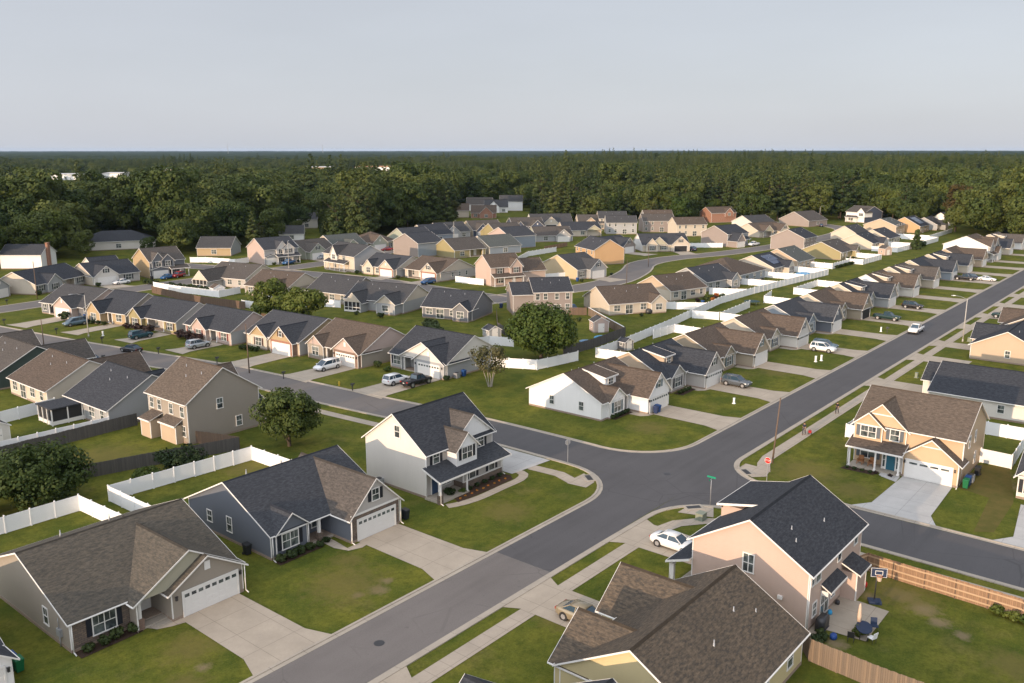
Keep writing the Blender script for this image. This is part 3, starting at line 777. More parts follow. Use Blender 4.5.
# fillets and side-street sheets, each butted to the main carriageway
a = arc(73.4, 58.0, 8.5, -90, 0, 10)
for i in range(10): rd.poly([(*a[i], ZR), (81.95, 49.5, ZR), (*a[i + 1], ZR)], 0)
a = arc(97.9, 58.6, 9.1, 180, 270, 10)
for i in range(10): rd.poly([(*a[i], ZR), (88.85, 49.5, ZR), (*a[i + 1], ZR)], 0)
a = arc(96.6, 36.4, 6.8, 90, 180, 10)
for i in range(10): rd.poly([(*a[i], ZR), (*a[i + 1], ZR), (89.8, 43.2, ZR)], 0)
a = arc(74.4, 35.6, 7.5, 0, 90, 10)
for i in range(10): rd.poly([(*a[i], ZR), (*a[i + 1], ZR), (81.9, 43.2, ZR)], 0)
rd.poly([(81.4, -60, ZR), (89.6, -60, ZR), (89.7, 10, ZR), (89.8, 36.4, ZR), (89.8, 43.2, ZR), (81.9, 43.2, ZR), (81.9, 35.6, ZR), (81.6, 10, ZR)], 0)
c0 = [(81.95, 49.5), (88.85, 49.5)]
W = offs(crossN, 3.45); E = offs(crossN, -3.45); W[0] = (81.95, 49.5); E[0] = (88.85, 49.5)
for i in range(len(crossN) - 1):
    rd.poly([(*E[i], ZR), (*E[i + 1], ZR), (*W[i + 1], ZR), (*W[i], ZR)], 0 if crossN[i][1] < 84 else 1)
kind(rd.obj('road', [M_ASPH, M_ASPH_OLD]), 'structure')
far = [spline([(58, 218), (66.5, 222.5), (82, 223.5), (100, 226), (117, 229), (140, 231), (164, 232), (190, 234), (215, 241), (250, 245), (275, 249)], 6),
       spline([(167, 137), (168, 165), (169, 190), (166, 215), (160, 240), (153, 260), (148, 285)], 6),
       spline([(160, 143), (174, 141.5), (195, 136.5), (214, 136.5), (235, 143), (252, 150.5), (272, 150.5), (296, 143.5), (330, 138.5), (375, 136), (416, 140), (440, 156), (452, 178)], 6)]
for i, p in enumerate(far):
    b = MB(); strip(b, p, -4.3, 4.3, ZR + .006 * (i + 1)); kind(b.obj('road', M_ASPH_OLD), 'structure')
    b = MB()
    if i < 3: strip(b, p, 4.3, 4.85, .0, .10 - .01 * i); strip(b, p, -4.85, -4.3, .0, .10 - .01 * i); kind(b.obj('kerb', M_KERB), 'structure')
for p in (NW, NE, SE, SW):
    b = MB(); strip(b, p, 0.0, .42, .026); strip(b, p, .42, .66, .0, .085); kind(b.obj('kerb', M_KERB), 'structure')
# manholes, storm drains
def manhole(x, y, label):
    b = MB(); b.tube((x, y, .0), (x, y, ZR + .008), .42, .42, 20, 0, True, False); tag(b.obj('manhole_cover', M_DARKMETAL), label, 'manhole cover')
manhole(40.4, 46.4, 'round dark manhole cover in the old pavement beside the blue grey house')
manhole(86.1, 47.3, 'round dark manhole cover in the middle of the junction')
for (x, y, rz, l) in ((79.2, 53.6, R(52), 'dark storm drain grate in the kerb by the grey backed sign'), (79.2, 40.2, R(-40), 'dark storm drain grate in the kerb by the green street name sign'), (92.5, 40.4, R(50), 'dark storm drain grate in the kerb by the red stop sign')):
    t = thing('storm_drain', l, 'storm drain', (x, y, .06), rz, 'storm drains at the junction corners')
    b = MB(); b.box(-1.0, 1.0, -.65, .65, -.03, .03); b.obj('concrete_apron', M_KERB, t)
    b = MB(); b.box(-.75, .75, -.32, .32, .0, .045)
    for k in range(9): b.box(-.7 + k * .165, -.62 + k * .165, -.28, .28, .045, .06)
    b.obj('grate', M_DARKMETAL, t)

# sidewalks
ZW = .036
sw = MB()
strip(sw, [(-60, 40.45), (30, 40.45), (66, 40.45)] + [(71, 40.4), (74.5, 39.6), (76.8, 37.8), (78.3, 35.2), (78.9, 32), (79.0, 23), (79.0, 10), (79.0, -60)], -.75, .75, ZW)
strip(sw, [(440, 40.5), (330, 40.5), (200, 40.5), (120, 40.5), (99, 40.5), (96.5, 40.0), (94, 38.9)], -.75, .75, ZW)
strip(sw, [(77.8, 61.0), (78.1, 57.0), (77.2, 54.4)], -.8, .8, ZW)
sw.poly([(76.3, 54.6, ZW + .006), (78.2, 54.9, ZW + .006), (80.1, 54.9, ZW + .006), (78.6, 52.4, ZW + .006), (76.6, 52.2, ZW + .006)])
sw.poly([(91.4, 39.2, ZW + .006), (93.2, 41.7, ZW + .006), (95.2, 41.7, ZW + .006), (95.0, 38.5, ZW + .006), (92.6, 38.0, ZW + .006)])
sw.poly([(77.0, 40.9, ZW + .006), (79.8, 40.8, ZW + .006), (80.6, 38.6, ZW + .006), (78.2, 37.4, ZW + .006)])
strip(sw, spline([(77.9, 68.5), (77.9, 80), (76.6, 95), (75.2, 115), (73.8, 133), (71, 150), (67.8, 168), (65, 185), (62, 205)]), -.75, .75, ZW)
kind(sw.obj('pavement', M_WALK), 'structure')
def patch(name, pts, z, mat):
    b = MB(); b.poly([(x, y, z) for x, y in pts]); o = b.obj(name, mat); kind(o, 'structure'); return o
def drive_n(x0, x1, y0=50.1, y1=61.4, mat=None, z=.045, fl=.9):
    patch('driveway', [(x0 - fl, y0), (x1 + fl, y0), (x1 + .1, y0 + 2.4), (x1, y1), (x0, y1), (x0 - .1, y0 + 2.4)], z, mat or M_DRIVE)
def drive_s(x0, x1, y0, y1=42.6, mat=None, z=.045, fl=.8):
    patch('driveway', [(x0, y0), (x1, y0), (x1, 41.2), (x1 + fl, y1), (x0 - fl, y1), (x0, 41.2)], z, mat or M_DRIVE)
drive_n(32.6, 38.0); drive_n(51.2, 56.5); drive_n(14.0, 19.6)
GAR = [105.2, 122.6, 140.6, 159.9, 178.3, 196.8, 216.0, 236.0, 255.5, 274.5, 294.0, 313.0, 331.0, 356.0, 378.0]
for i, x in enumerate(GAR): drive_n(x + .5, x + 5.9 + (.4 if i > 8 else 0), z=.045)
drive_s(51.3, 56.4, 33.4); drive_s(67.3, 72.7, 32.0); drive_s(33.5, 38.8, 32.5)
for x in (141.5, 164.5, 179.5, 201.0, 217.5, 236, 254, 272, 290, 309): drive_s(x, x + 5.4, 33.0)
patch('driveway', [(74.6, 61.3), (81.1, 60.6), (81.1, 70.4), (78.6, 68.6), (74.6, 68.4)], .048, M_NEWC)           # beside the white two storey house
patch('driveway', [(90.2, 27.8), (92.6, 26.1), (102.7, 25.8), (102.7, 20.5), (92.8, 20.2), (90.2, 19.0)], .048, M_NEWC)
patch('driveway', [(90.2, 14.2), (92.6, 12.6), (102.1, 13.6), (102.1, 5.5), (92.8, 6.4), (90.2, 4.6)], .048, M_NEWC)
# front walks
patch('path', [(49.6, 61.0), (51.4, 61.0), (51.4, 60.2), (50.6, 60.0), (49.3, 60.5), (48.8, 62.0), (48.9, 64.2), (50.0, 64.2)], .04, M_WALK)
patch('path', [(30.2, 62.2), (32.7, 62.2), (32.7, 60.6), (31.6, 60.9), (30.6, 61.4)], .04, M_WALK)
b = MB(); strip(b, spline([(62.9, 60.6), (64.5, 59.9), (67, 59.5), (71, 59.5), (73.8, 59.5), (75.4, 60.2), (75.7, 61.6), (75.2, 62.6)], .7), -.55, .55, .04); kind(b.obj('path', M_WALK), 'structure')
patch('path', [(101.2, 27.8), (102.4, 27.9), (102.4, 26.0), (100.4, 25.9)], .041, M_NEWC)
patch('flower_bed', [(64.4, 60.4), (66.6, 60.2), (70, 60.1), (73.4, 60.2), (74.2, 61.2), (73.9, 62.3), (67.4, 62.3), (67.4, 61.5), (64.9, 61.5)], .045, M_MULCH)
patch('flower_bed', [(100.9, 32.4), (101.0, 28.6), (102.2, 28.4), (102.2, 32.2)], .045, M_MULCH)
patch('flower_bed', [(100.0, 63.4), (104.8, 63.4), (104.8, 64.6), (100.0, 64.6)], .045, M_MULCH)
patch('flower_bed', [(24.9, 61.9), (29.8, 62.0), (29.8, 63.2), (24.9, 63.1)], .045, M_MULCH)
patch('flower_bed', [(43.4, 62.9), (48.3, 63.0), (48.3, 64.2), (43.4, 64.1)], .045, M_MULCH)
patch('flower_bed', [(117.2, 62.2), (121.8, 62.3), (121.8, 63.8), (117.2, 63.8)], .045, M_MULCH)
for i in (0, 1, 2, 3, 4): 
    x = GAR[i]; patch('path', [(x - 1.6, 64.2), (x + .6, 64.2), (x + .6, 60.6), (x - .6, 60.8), (x - 1.5, 61.6)], .04, M_WALK)
patch('patio', [(62.4, 21.7), (70.3, 21.7), (70.1, 17.6), (64.3, 17.6), (64.0, 20.6), (62.4, 20.8)], .06, M_DRIVE)
# worn soil and dry strips with outlines of their own
def blob(name, cx, cy, rx, ry, mat, z, seed, rz=0.0):
    r_ = random.Random(seed); n = 30; ph = [r_.uniform(0, 6.28) for _ in range(4)]; pts = []
    for k in range(n):
        t = 2 * math.pi * k / n; q = 1 + .22 * math.sin(2 * t + ph[0]) + .16 * math.sin(3 * t + ph[1]) + .12 * math.sin(5 * t + ph[2]) + .1 * math.sin(9 * t + ph[3])
        x, y = rx * q * math.cos(t), ry * q * math.sin(t); pts.append((cx + x * math.cos(rz) - y * math.sin(rz), cy + x * math.sin(rz) + y * math.cos(rz)))
    patch(name, pts, z, mat)
patch('dry_grass', [(91.5, 15.9), (102.0, 16.6), (103.2, 20.1), (113, 19.8), (113.4, 16.7), (104, 14.6), (102, 14.3), (92.6, 14.3)], .013, M_DRYGRASS)
# ------------------------------------------------------------------ foliage
def leaf_mat(name, a, b, c, trans=0.25):
    q = NT(name, 0.6, 0.2); g = q.new('ShaderNodeNewGeometry'); oi = q.new('ShaderNodeObjectInfo')
    n = q.noise(g.outputs['Position'], 0.5, 3)
    col = q.mix(q.mapr(n, .35, .65, 0, 1), a, b)
    col = q.mix(q.math('MULTIPLY', g.outputs['Random Per Island'], .75), col, c)
    col = q.mix(q.math('MULTIPLY', oi.outputs['Random'], .8), col, mul(a, .55))
    hs = q.new('ShaderNodeHueSaturation'); q.link(col, hs.inputs['Color']); q.link(q.mapr(oi.outputs['Random'], 0, 1, .482, .515), hs.inputs['Hue'])
    q.base(hs.outputs[0])
    tr = q.new('ShaderNodeBsdfTranslucent'); q.link(hs.outputs[0], tr.inputs[0]); mx = q.new('ShaderNodeMixShader'); mx.inputs[0].default_value = trans
    q.link(q.b.outputs[0], mx.inputs[1]); q.link(tr.outputs[0], mx.inputs[2]); q.link(mx.outputs[0], q.o.inputs[0])
    return q.m
L_OAK = leaf_mat('leaf_oak', (0.050, 0.080, 0.018), (0.082, 0.114, 0.025), (0.118, 0.142, 0.033))
L_BRIGHT = leaf_mat('leaf_bright', (0.062, 0.102, 0.016), (0.100, 0.138, 0.024), (0.135, 0.158, 0.034))
L_PINE = leaf_mat('leaf_pine', (0.042, 0.068, 0.019), (0.068, 0.095, 0.025), (0.098, 0.118, 0.031), .12)
L_YELLOW = leaf_mat('leaf_yellowing', (0.075, 0.080, 0.018), (0.11, 0.09, 0.022), (0.06, 0.085, 0.02))
L_RUST = leaf_mat('leaf_rusty', (0.115, 0.072, 0.024), (0.090, 0.066, 0.022), (0.07, 0.07, 0.02))
L_BIRCH = leaf_mat('leaf_birch', (0.070, 0.082, 0.030), (0.095, 0.098, 0.038), (0.115, 0.105, 0.045))
L_HEDGE = leaf_mat('leaf_hedge', (0.028, 0.048, 0.014), (0.042, 0.066, 0.018), (0.055, 0.075, 0.02), .1)
L_PURPLE = leaf_mat('leaf_purple', (0.055, 0.030, 0.026), (0.04, 0.026, 0.02), (0.07, 0.04, 0.03), .1)
L_FLOWER = leaf_mat('leaf_flower', (0.40, 0.16, 0.02), (0.35, 0.22, 0.02), (0.30, 0.05, 0.03), .1)
M_BARK = patch_mat('bark', (0.09, 0.07, 0.052), (0.055, 0.043, 0.033), 4)
M_BIRCHBARK = patch_mat('pale_bark', (0.42, 0.38, 0.32), (0.28, 0.24, 0.2), 4)

def leaves_mesh(name, C_, Nn, size, mat, seed, aspect=1.0):
    """one folded leaf clump (2 triangles' worth) per centre"""
    g = np.random.default_rng(seed); n = len(C_)
    Nn = Nn / (np.linalg.norm(Nn, axis=1, keepdims=True) + 1e-9)
    t = g.normal(size=(n, 3)); u = np.cross(Nn, t); u /= np.linalg.norm(u, axis=1, keepdims=True) + 1e-9; v = np.cross(Nn, u)
    s = (size * g.uniform(.6, 1.35, n))[:, None]
    a = C_ - u * s; b = C_ + v * s * aspect * .8 + Nn * s * .25; c = C_ + u * s; d = C_ - v * s * aspect * .8 + Nn * s * .1
    V = np.stack([a, b, c, d], 1).reshape(-1, 3)
    me = bpy.data.meshes.new(name); me.vertices.add(4 * n); me.vertices.foreach_set('co', V.astype(np.float32).ravel())
    me.loops.add(4 * n); me.loops.foreach_set('vertex_index', np.arange(4 * n, dtype=np.int32))
    me.polygons.add(n); me.polygons.foreach_set('loop_start', np.arange(0, 4 * n, 4, dtype=np.int32))
    me.materials.append(mat); me.update(calc_edges=True); me.validate(); return me
def lobes_points(lobes, n, seed, inner=.55, rough=.36):
    g = np.random.default_rng(seed); w_ = np.array([l[3] * l[4] for l in lobes]); k = g.choice(len(lobes), n, p=w_ / w_.sum())
    d = g.normal(size=(n, 3)); d /= np.linalg.norm(d, axis=1, keepdims=True)
    r = g.uniform(inner, 1.05, n) ** .7
    c = np.array([l[:3] for l in lobes])[k]; rr = np.array([[l[3], l[3], l[4]] for l in lobes])[k]
    p = c + d * rr * r[:, None]
    nn = d + g.normal(size=(n, 3)) * rough + np.array([0, 0, .2]); return p, nn
def broad(name, H_, rad, n, size, mat, seed, base=.22, nl=14, inner=.5, squash=.62):
    g = random.Random(seed); L = []
    rj = g.uniform
    cz = H_ * (base + 1) / 2; hz = H_ * (1 - base) / 2
    for i in range(nl):
        t = i * 2.4 + g.uniform(-.4, .4); u = g.uniform(-.85, .9); q = math.sqrt(max(.05, 1 - u * u)) * g.uniform(.5, .78)
        r = rad * g.uniform(.22, .46); q *= g.uniform(.85, 1.18)
        L.append((rad * q * math.cos(t), rad * q * math.sin(t), cz + u * hz * .68, r, r * g.uniform(squash, squash + .25)))
    L.append((0, 0, cz, rad * .6, hz * .72))
    p, nn = lobes_points(L, n, seed, inner); k = p[:, 2] > H_ * base * .7
    fx = rad * .33; hole = np.array([noise.noise(Vector((a / fx, b / fx, c / fx + seed))) for a, b, c in p]); k &= hole > -.22 + .12 * np.random.default_rng(seed).normal(size=len(p))
    return leaves_mesh(name, p[k], nn[k], size, mat, seed)
def pine(name, H_, rad, n, size, mat, seed, base=.3):
    g = random.Random(seed); L = []
    m = 26
    for i in range(m):
        f = i / (m - 1); z = H_ * (base + (1 - base) * f * .97); q = rad * (1.02 - f) ** .6 * g.uniform(.55, 1.0) * (.75 if f < .12 else 1)
        t = i * 2.39 + g.uniform(-.5, .5); r = max(.7, rad * .42 * (1.12 - f))
        L.append((q * .62 * math.cos(t), q * .62 * math.sin(t), z, r, r * .5))
    p, nn = lobes_points(L, n, seed, .3); return leaves_mesh(name, p, nn, size, mat, seed)
def trunk(name, H_, r, mat, seed, limbs=5, base=.3, lean=.0):
    g = random.Random(seed); b = MB(); prev = (0, 0, -.2); pr = r * 1.25
    pts = [(g.uniform(-1, 1) * lean * k, g.uniform(-1, 1) * lean * k, H_ * k / 5) for k in range(1, 6)]
    for k, p in enumerate(pts):
        q = r * (1 - .17 * (k + 1)); b.tube(prev, p, pr, q, 8, 0, False); prev, pr = p, q
    for i in range(limbs):
        t = i * 2.4 + g.random(); z = H_ * g.uniform(base, base + .3); L_ = H_ * g.uniform(.18, .32)
        b.tube((0, 0, z), (L_ * math.cos(t), L_ * math.sin(t), z + L_ * g.uniform(.5, 1.0)), r * .42, r * .12, 6, 0, False)
    return b.mesh(name, [mat], False)
def tree(name, label, loc, crown_me, trunk_me, cat='tree', group=None, rz=0.0, sc=1.0):
    t = thing(name, label, cat, loc, rz, group); t.scale = (sc,) * 3
    link('crown', crown_me, t); link('trunk', trunk_me, t); return t
# ------------------------------------------------------------------ houses near the camera
GRP_ROW = 'houses along the far side of the main street'
# taupe ranch in the lower left corner of the view
h = House('taupe one storey house with stone front and weathered roof in the lower left', (24.8, 38.6, 63.2, 79.0), 's', 0, 'taupe', 'weathered', lod=2)
h.block(0, 13.8, 0, 15.8, 2.62, 5.75, 'x', front='stone', opens=[(5.0, 7.3, 1.5)])
h.block(4.6, 13.8, -1.2, 9.2, 2.6, 5.35, 'y', gab='board', noback=True, nofront=True, found=False)
h.block(7.2, 13.75, -1.75, 6.6, 2.58, 4.55, 'y', noback=True)
h.garage(10.7, -1.76, 4.95, 2.13, True); h.vent('f', 10.5, -1.76, 3.35)
h.slab(4.9, 7.3, -.95, 1.49); h.post(5.0, -.75, 2.4, .13, 'brownbrick'); h.door('f', 6.5, 1.5, DOORC['white']); h.win('f', 2.6, .75, 1.75, 1.5, 2, 'black', 0)
b = MB(); b.box(6.0, 7.4, -1.5, -.95, -.05, .1); b.obj('step', M_KERB, h.root)
h.win('l', 4.0, 1.0, .75, 1.35); h.win('b', 3, 1); h.win('b', 10, 1); h.patio('b', 6.8)
h.downspout(.02, -.3, 2.45); h.downspout(13.85, -1.9, 2.45)
h.lamp(7.6, -1.76); h.lamp(13.45, -1.76)
b = MB(); b.box(-.22, 0, 1.3, 1.9, .9, 1.5); b.tube((-.12, 1.6, 0), (-.12, 1.6, .9), .04, .04, 6); b.tube((-.12, 1.6, 1.5), (-.12, 1.6, 2.4), .03, .03, 6); b.obj('electric_meter', M_GREYMETAL, h.root)
h.pipe(4.5, 11, 4.9); h.pipe(9, 11.5, 4.7); h.done()
# blue grey ranch
h = House('blue grey one storey house with charcoal roof and stone faced garage wing', (43.5, 57.0, 64.4, 78.2), 's', 0, 'slate', 'slate', lod=2)
h.block(0, 13.4, 0, 13.8, 2.6, 5.95, 'x', gab='slate', opens=[(4.05, 7.0, 1.6)])
h.block(.40, 3.95, -.25, 3.6, 2.55, 4.05, 'y', noback=True, oe=.18)
h.block(7.0, 13.3, -3.0, 8.5, 2.72, 5.75, 'y', wall='slate', gab='warmgrey', roof='greybrown', front='stone', noback=True)
h.T.box(6.95, 13.35, -3.06, -3.0, 2.66, 2.86)
h.garage(10.2, -3.02, 4.8, 2.13, True); h.win('f', 10.15, 3.55, .85, 1.15, 1, 'black', -3.01)
h.win('f', 1.95, .8, 1.75, 1.45, 2, 'black', -.262)
h.slab(4.0, 7.0, -.3, 1.58); h.post(5.4, -.1, 2.35, .13, 'stone'); h.door('f', 4.9, 1.6, DOORC['black']); h.win('f', 6.2, .8, .7, 1.45, 1, None, 1.6)
h.win('l', 10.0, 1.15, .75, 1.1); h.win('l', 6.6, 1.0, .75, 1.45); 
h.win('b', 3, 1); h.patio('b', 7); h.win('b', 11, 1); h.win('r', 9, 1)
h.downspout(-.03, -.35, 2.4); h.downspout(4.0, -.35, 2.4); h.downspout(6.98, -3.1, 2.5); h.downspout(13.35, -3.1, 2.5)
h.pipe(4, 9.4, 5.2); h.pipe(8.5, 9.8, 5.0); h.done()
# pale two storey house on the corner
h = House('ivory two storey house with black roof and flower bed on the junction corner', (63.0, 74.0, 63.8, 73.4), 's', 0, 'ivory', 'black', lod=2)
h.block(0, 11, 0, 9.6, 5.15, 8.65, 'x', front='warmgrey', gab='ivory')
h.block(4.1, 10.97, -.02, 4.6, 5.05, 7.75, 'y', wall='warmgrey', gab='white', noback=True, found=False, z0=2.9, roof='greybrown')
h.block(3.3, 6.6, -1.5, 3.6, 5.0, 6.6, 'y', wall='white', gab='white', noback=True, found=False, z0=3.0, roof='greybrown')
h.win('f', 4.95, 3.65, 1.6, 1.35, 2, 'black', -1.52); h.win('f', 8.9, 3.65, .95, 1.35, 1, 'black', -.03); h.win('f', 1.6, 3.65, .9, 1.35, 1, 'black', 0)
# ground floor bay behind the porch roof
Wm = h.wm('warmgrey'); Wm.box(4.4, 10.94, -1.4, .1, .85, 3.0); h.wm('stone').box(4.35, 10.99, -1.46, .05, 0, .85); h.T.box(4.33, 11.01, -1.5, -1.3, .85, .93)
h.T.box(4.36, 4.5, -1.45, -1.3, .93, 2.8); h.T.box(10.86, 11.0, -1.45, -1.3, .93, 2.8)
h.win('f', 5.9, 1.05, .95, 1.5, 1, 'black', -1.41); h.win('f', 9.2, 1.05, .95, 1.5, 1, 'black', -1.41)
h.shed(-.3, 11.0, -2.35, 0, 2.6, 3.5, 'slate'); h.slab(-.25, 4.35, -2.35, 0, .22)
h.post(-.1, -2.2, 2.35, .12, 'stone'); h.post(4.15, -2.2, 2.35, .08); h.door('f', 1.3, 0, DOORC['blue']); h.win('f', 3.1, .8, 1.4, 1.5, 2, None, 0)
h.win('l', 4.3, 6.1, .75, 1.3)
for a in (2, 5.5, 9): h.win('b', a, 3.6); h.win('b', a, 1.0)
h.downspout(-.02, -.1, 5.0); h.downspout(11.05, -1.5, 2.4); h.downspout(-.3, -2.5, 2.45)
q = garage_meshes(4.9, 2.13, False, WHITE); o = link('garage_door', q[0], h.root, (11.012, 4.6, .03), R(90)); link('door_frame', q[1], o)
h.pipe(3, 6.8, 7.2); h.pipe(7, 7.2, 6.9); h.done()
# gold two storey house facing the side street
h = House('amber two storey house with brown roof and teal front door facing the side street', (104.4, 115.2, 20.1, 32.0), 'w', 0, 'amber', 'tanbrown', lod=2)
h.block(0, 11.9, 0, 10.8, 5.2, 8.35, 'x')
h.block(0, 5.85, -.25, 5.0, 5.15, 7.75, 'y', noback=True, found=False, z0=3.0)
h.block(-.02, 3.25, -.65, 3.0, 5.12, 6.55, 'y', noback=True, found=False, z0=3.0)
h.T.box(.15, 3.1, -.70, -.66, 5.0, 5.13); h.T.box(1.7, 4.15, -.30, -.26, 6.42, 6.56)
h.win('f', 1.65, 3.65, 1.7, 1.3, 2, 'grey', -.67); h.win('f', 4.55, 3.65, .95, 1.3, 1, 'grey', -.27)
h.block(5.95, 11.95, -1.55, 1.2, 2.72, 4.95, 'y', noback=True); h.T.box(7.95, 9.95, -1.60, -1.56, 4.02, 4.15)
h.garage(8.85, -1.56, 4.88, 2.13)
b = MB()
for k in range(4): b.box(6.75 + k * 1.13, 7.6 + k * 1.13, -1.62, -1.59, 1.72, 1.93)
b.obj('garage_window', GLASS, h.root)
h.shed(-.05, 5.9, -2.1, 0, 2.62, 3.35, 'brown', posts=(.12, 3.1, 5.75)); h.slab(0, 5.9, -2.1, 0, .2)
h.T.box(3.5, 5.75, -.9, -.02, .2, 2.75)
h.door('f', 4.55, -.91, DOORC['teal'], 1.0)
for x in (3.78, 5.32): h.win('f', x, .5, .25, 1.7, 1, None, -.91)
h.win('f', 1.65, .85, 1.7, 1.5, 2, 'grey', 0)
b = MB(); b.box(3.9, 5.2, -2.9, -2.1, -.05, .1); b.obj('step', M_NEWC, h.root)
h.lamp(6.25, -1.56); h.lamp(11.6, -1.56)
h.win('r', 2.6, 3.7, .7, 1.3); h.win('r', 5.4, 3.7, .7, 1.3); h.win('r', 6.2, .9, .7, 1.3); h.win('l', 3, 3.6); h.win('l', 7, 1); h.win('l', 7, 3.6)
for a in (2, 6, 10): h.win('b', a, 3.6); h.win('b', a, 1.0)
h.downspout(11.98, -1.7, 2.5); h.downspout(11.93, -.1, 5.0); h.downspout(-.03, -2.2, 2.5)
h.done()
# peach two storey house in the near right, its back to the view
h = House('peach two storey house with black roof and a patio at its back wall', (62.4, 74.6, 21.6, 31.6), 'n', 0, 'peach', 'black', lod=2)
h.block(0, 12.2, 0, 10.0, 5.2, 8.2, 'x')
h.wm('peach').box(.2, 6.6, -.2, 3.5, 2.8, 6.35); h.shed(.2, 6.6, -.2, 3.75, 6.35, 7.22); h.block(.25, 5.6, -1.4, 1.5, 2.7, 3.6, 'y', noback=True)
h.garage(2.9, -1.41, 4.6); h.win('f', 3.4, 4.3, 1.4, 1.3, 2, 'black', -.21)
h.shed(6.9, 12.4, -1.9, 0, 2.6, 3.3); h.post(12.15, -1.8, 2.35, .16); h.slab(6.6, 12.3, -1.9, 0); h.door('f', 8.4, 0, DOORC['black']); h.win('f', 10.7, .8, 1.4, 1.5, 2, 'black', 0)
h.win('r', 5.0, 3.75, .85, 1.5, 2); b = MB(); b.box(12.2, 12.35, 7.6, 8.0, 2.3, 2.6); b.obj('wall_vent', WHITE, h.root)
for x, z, wd, ht in ((12.2 - .75, 3.9, .5, 1.0), (12.2 - 1.9, 3.8, .95, 1.35), (12.2 - 6.6, 3.8, .8, 1.35), (12.2 - 10.6, 3.8, .8, 1.35), (12.2 - 1.5, 1.0, .75, 1.1), (12.2 - 5.6, .95, .85, 1.3), (1.2, 1.0, .85, 1.3)): h.win('b', x, z, wd, ht)
h.patio('b', 12.2 - 3.75, None, 1.75)
rf = h.rm('black')                                                  # small hood over the patio door, closet bump-out with its own roof
def hood(a, b_, p, zt, zb):
    lo = [(a, 10.0, zt), (b_, 10.0, zt), (b_, 10.0 + p, zb), (a, 10.0 + p, zb)]; rf.solid(lo, [(x, y, z + .12) for x, y, z in lo], 1, 0, 1)
    h.T.box(a - .02, b_ + .02, 10.0 + p + .003, 10.0 + p + .05, zb - .05, zb + .1)
hood(12.2 - 6.4, 12.2 - 2.7, .85, 3.05, 2.55)
for x in (12.2 - 6.3, 12.2 - 2.9): h.T.box(x, x + .1, 10.02, 10.6, 2.2, 2.6)
h.wm('peach').box(12.2 - 9.9, 12.2 - 7.6, 9.95, 11.3, 0, 2.5); hood(12.2 - 10.1, 12.2 - 7.35, 1.6, 3.15, 2.45)
for x in (12.2 - 9.9, 12.2 - 7.6): h.T.box(x - .06, x + .06, 11.24, 11.33, .1, 2.5)
h.downspout(12.22, 10.1, 5.0, 1); h.downspout(12.3, -2.0, 2.5)
for x, y in ((10.2, 8.0), (9.2, 7.2), (4.6, 8.2)): h.pipe(x, y, 8.2 - (y - 5) * .6 + .1)
h.done()
# brown roofed house at the bottom edge
h = House('pale yellow one storey house with mottled brown cross gabled roof at the bottom edge', (43.6, 58.2, 20.3, 31.6), 'n', 0, 'paleyellow', 'mottled', lod=2)
h.block(0, 14.6, 0, 11.3, 2.7, 5.95, 'x', opens=[(6.9, 7.6, 1.4)])
h.block(.3, 6.5, -2.0, 5.2, 2.68, 5.1, 'y', noback=True)
h.block(7.8, 14.3, -.7, 5.2, 2.66, 4.95, 'y', noback=True)
h.garage(3.4, -2.01, 4.9); h.win('f', 11, .8, 1.7, 1.5, 2, 'black', -.72); h.door('f', 7.25, 1.4, DOORC['white'], .6)
h.win('b', 2.3, .95, .9, 1.35); h.win('r', 3, 1); h.patio('b', 7); h.win('b', 11.5, .95, .9, 1.35)
for x, y, z in ((4.2, 7.7, 4.9), (2.4, 8.6, 4.3), (8.6, 8.4, 4.6)): h.pipe(x, y, z)
h.done()
h = ranch('grey house with dark roof mostly below the bottom edge of the photo', (27.0, 40.0, 19.5, 31.0), 'n', 'grey', 'black', g=(1.0, 7.2), gp=2.0, gpk=5.0, bump=(8.2, 11.6, .5, 4.2))
h = ranch('white house corner with blue grey roof cut by the left edge of the photo', (7.0, 20.2, 64.0, 77.5), 's', 'white', 'slate', g=(7.0, 13.1), gp=2.6, gpk=4.9, porch=(4.2, 7.0, 1.5), lod=2, sh='none')
# houses backing onto the left yards (they face the side street)
h = two('beige two storey house with tan brown roof and grey gable in the left yards', (56.3, 67.0, 99.8, 109.4), 'e', 'tan', 'tanbrown', eave=5.55, ridge=9.2, side='taupe', g=(.4, 5.8), gp=1.2, gpk=4.6, porch=(5.9, 9.5, 1.6), rear=(('shed', 1.4, 5.0, 1.0), ('shed', 6.2, 8.6, 1.8)), lw=((6, 3.9), (3.3, .9)), rw=((4, 3.9),), sh='none', groof='black', proof='black', gables=((5.5, 9.4, .6, 7.6, None),))
h = ranch('grey walled house with charcoal roof and a screened porch in the left yards', (53.0, 66.0, 114.2, 126.6), 'e', 'cream', 'black', ridge=6.3, g=(.6, 6.6), gp=3.5, gpk=5.2, side='grey', bump=(8, 11.6, .5, 4.2), porch=(6.6, 8.0, 1.5))
b = MB(); b.box(7.0, 11.6, 13.0, 17.6, 2.35, 2.5); b.obj('porch_roof', ROOF['slate'], h.root)
b = MB(); b.box(7.3, 11.3, 13.05, 17.3, .6, 2.2); b.obj('porch_screen', M_SCREEN_DARK, h.root)
b = MB()
for x in (7.2, 8.6, 10.0, 11.4):
    for y in (17.35,): b.box(x - .07, x + .07, y - .07, y + .07, 0, 2.35)
for y in (13.2, 15.2): b.box(7.13, 7.27, y - .07, y + .07, 0, 2.35)
b.box(7.2, 11.4, 17.3, 17.42, .1, .6); b.box(7.14, 7.26, 13.0, 17.4, .1, .6); b.obj('screen_frame', WHITE, h.root)
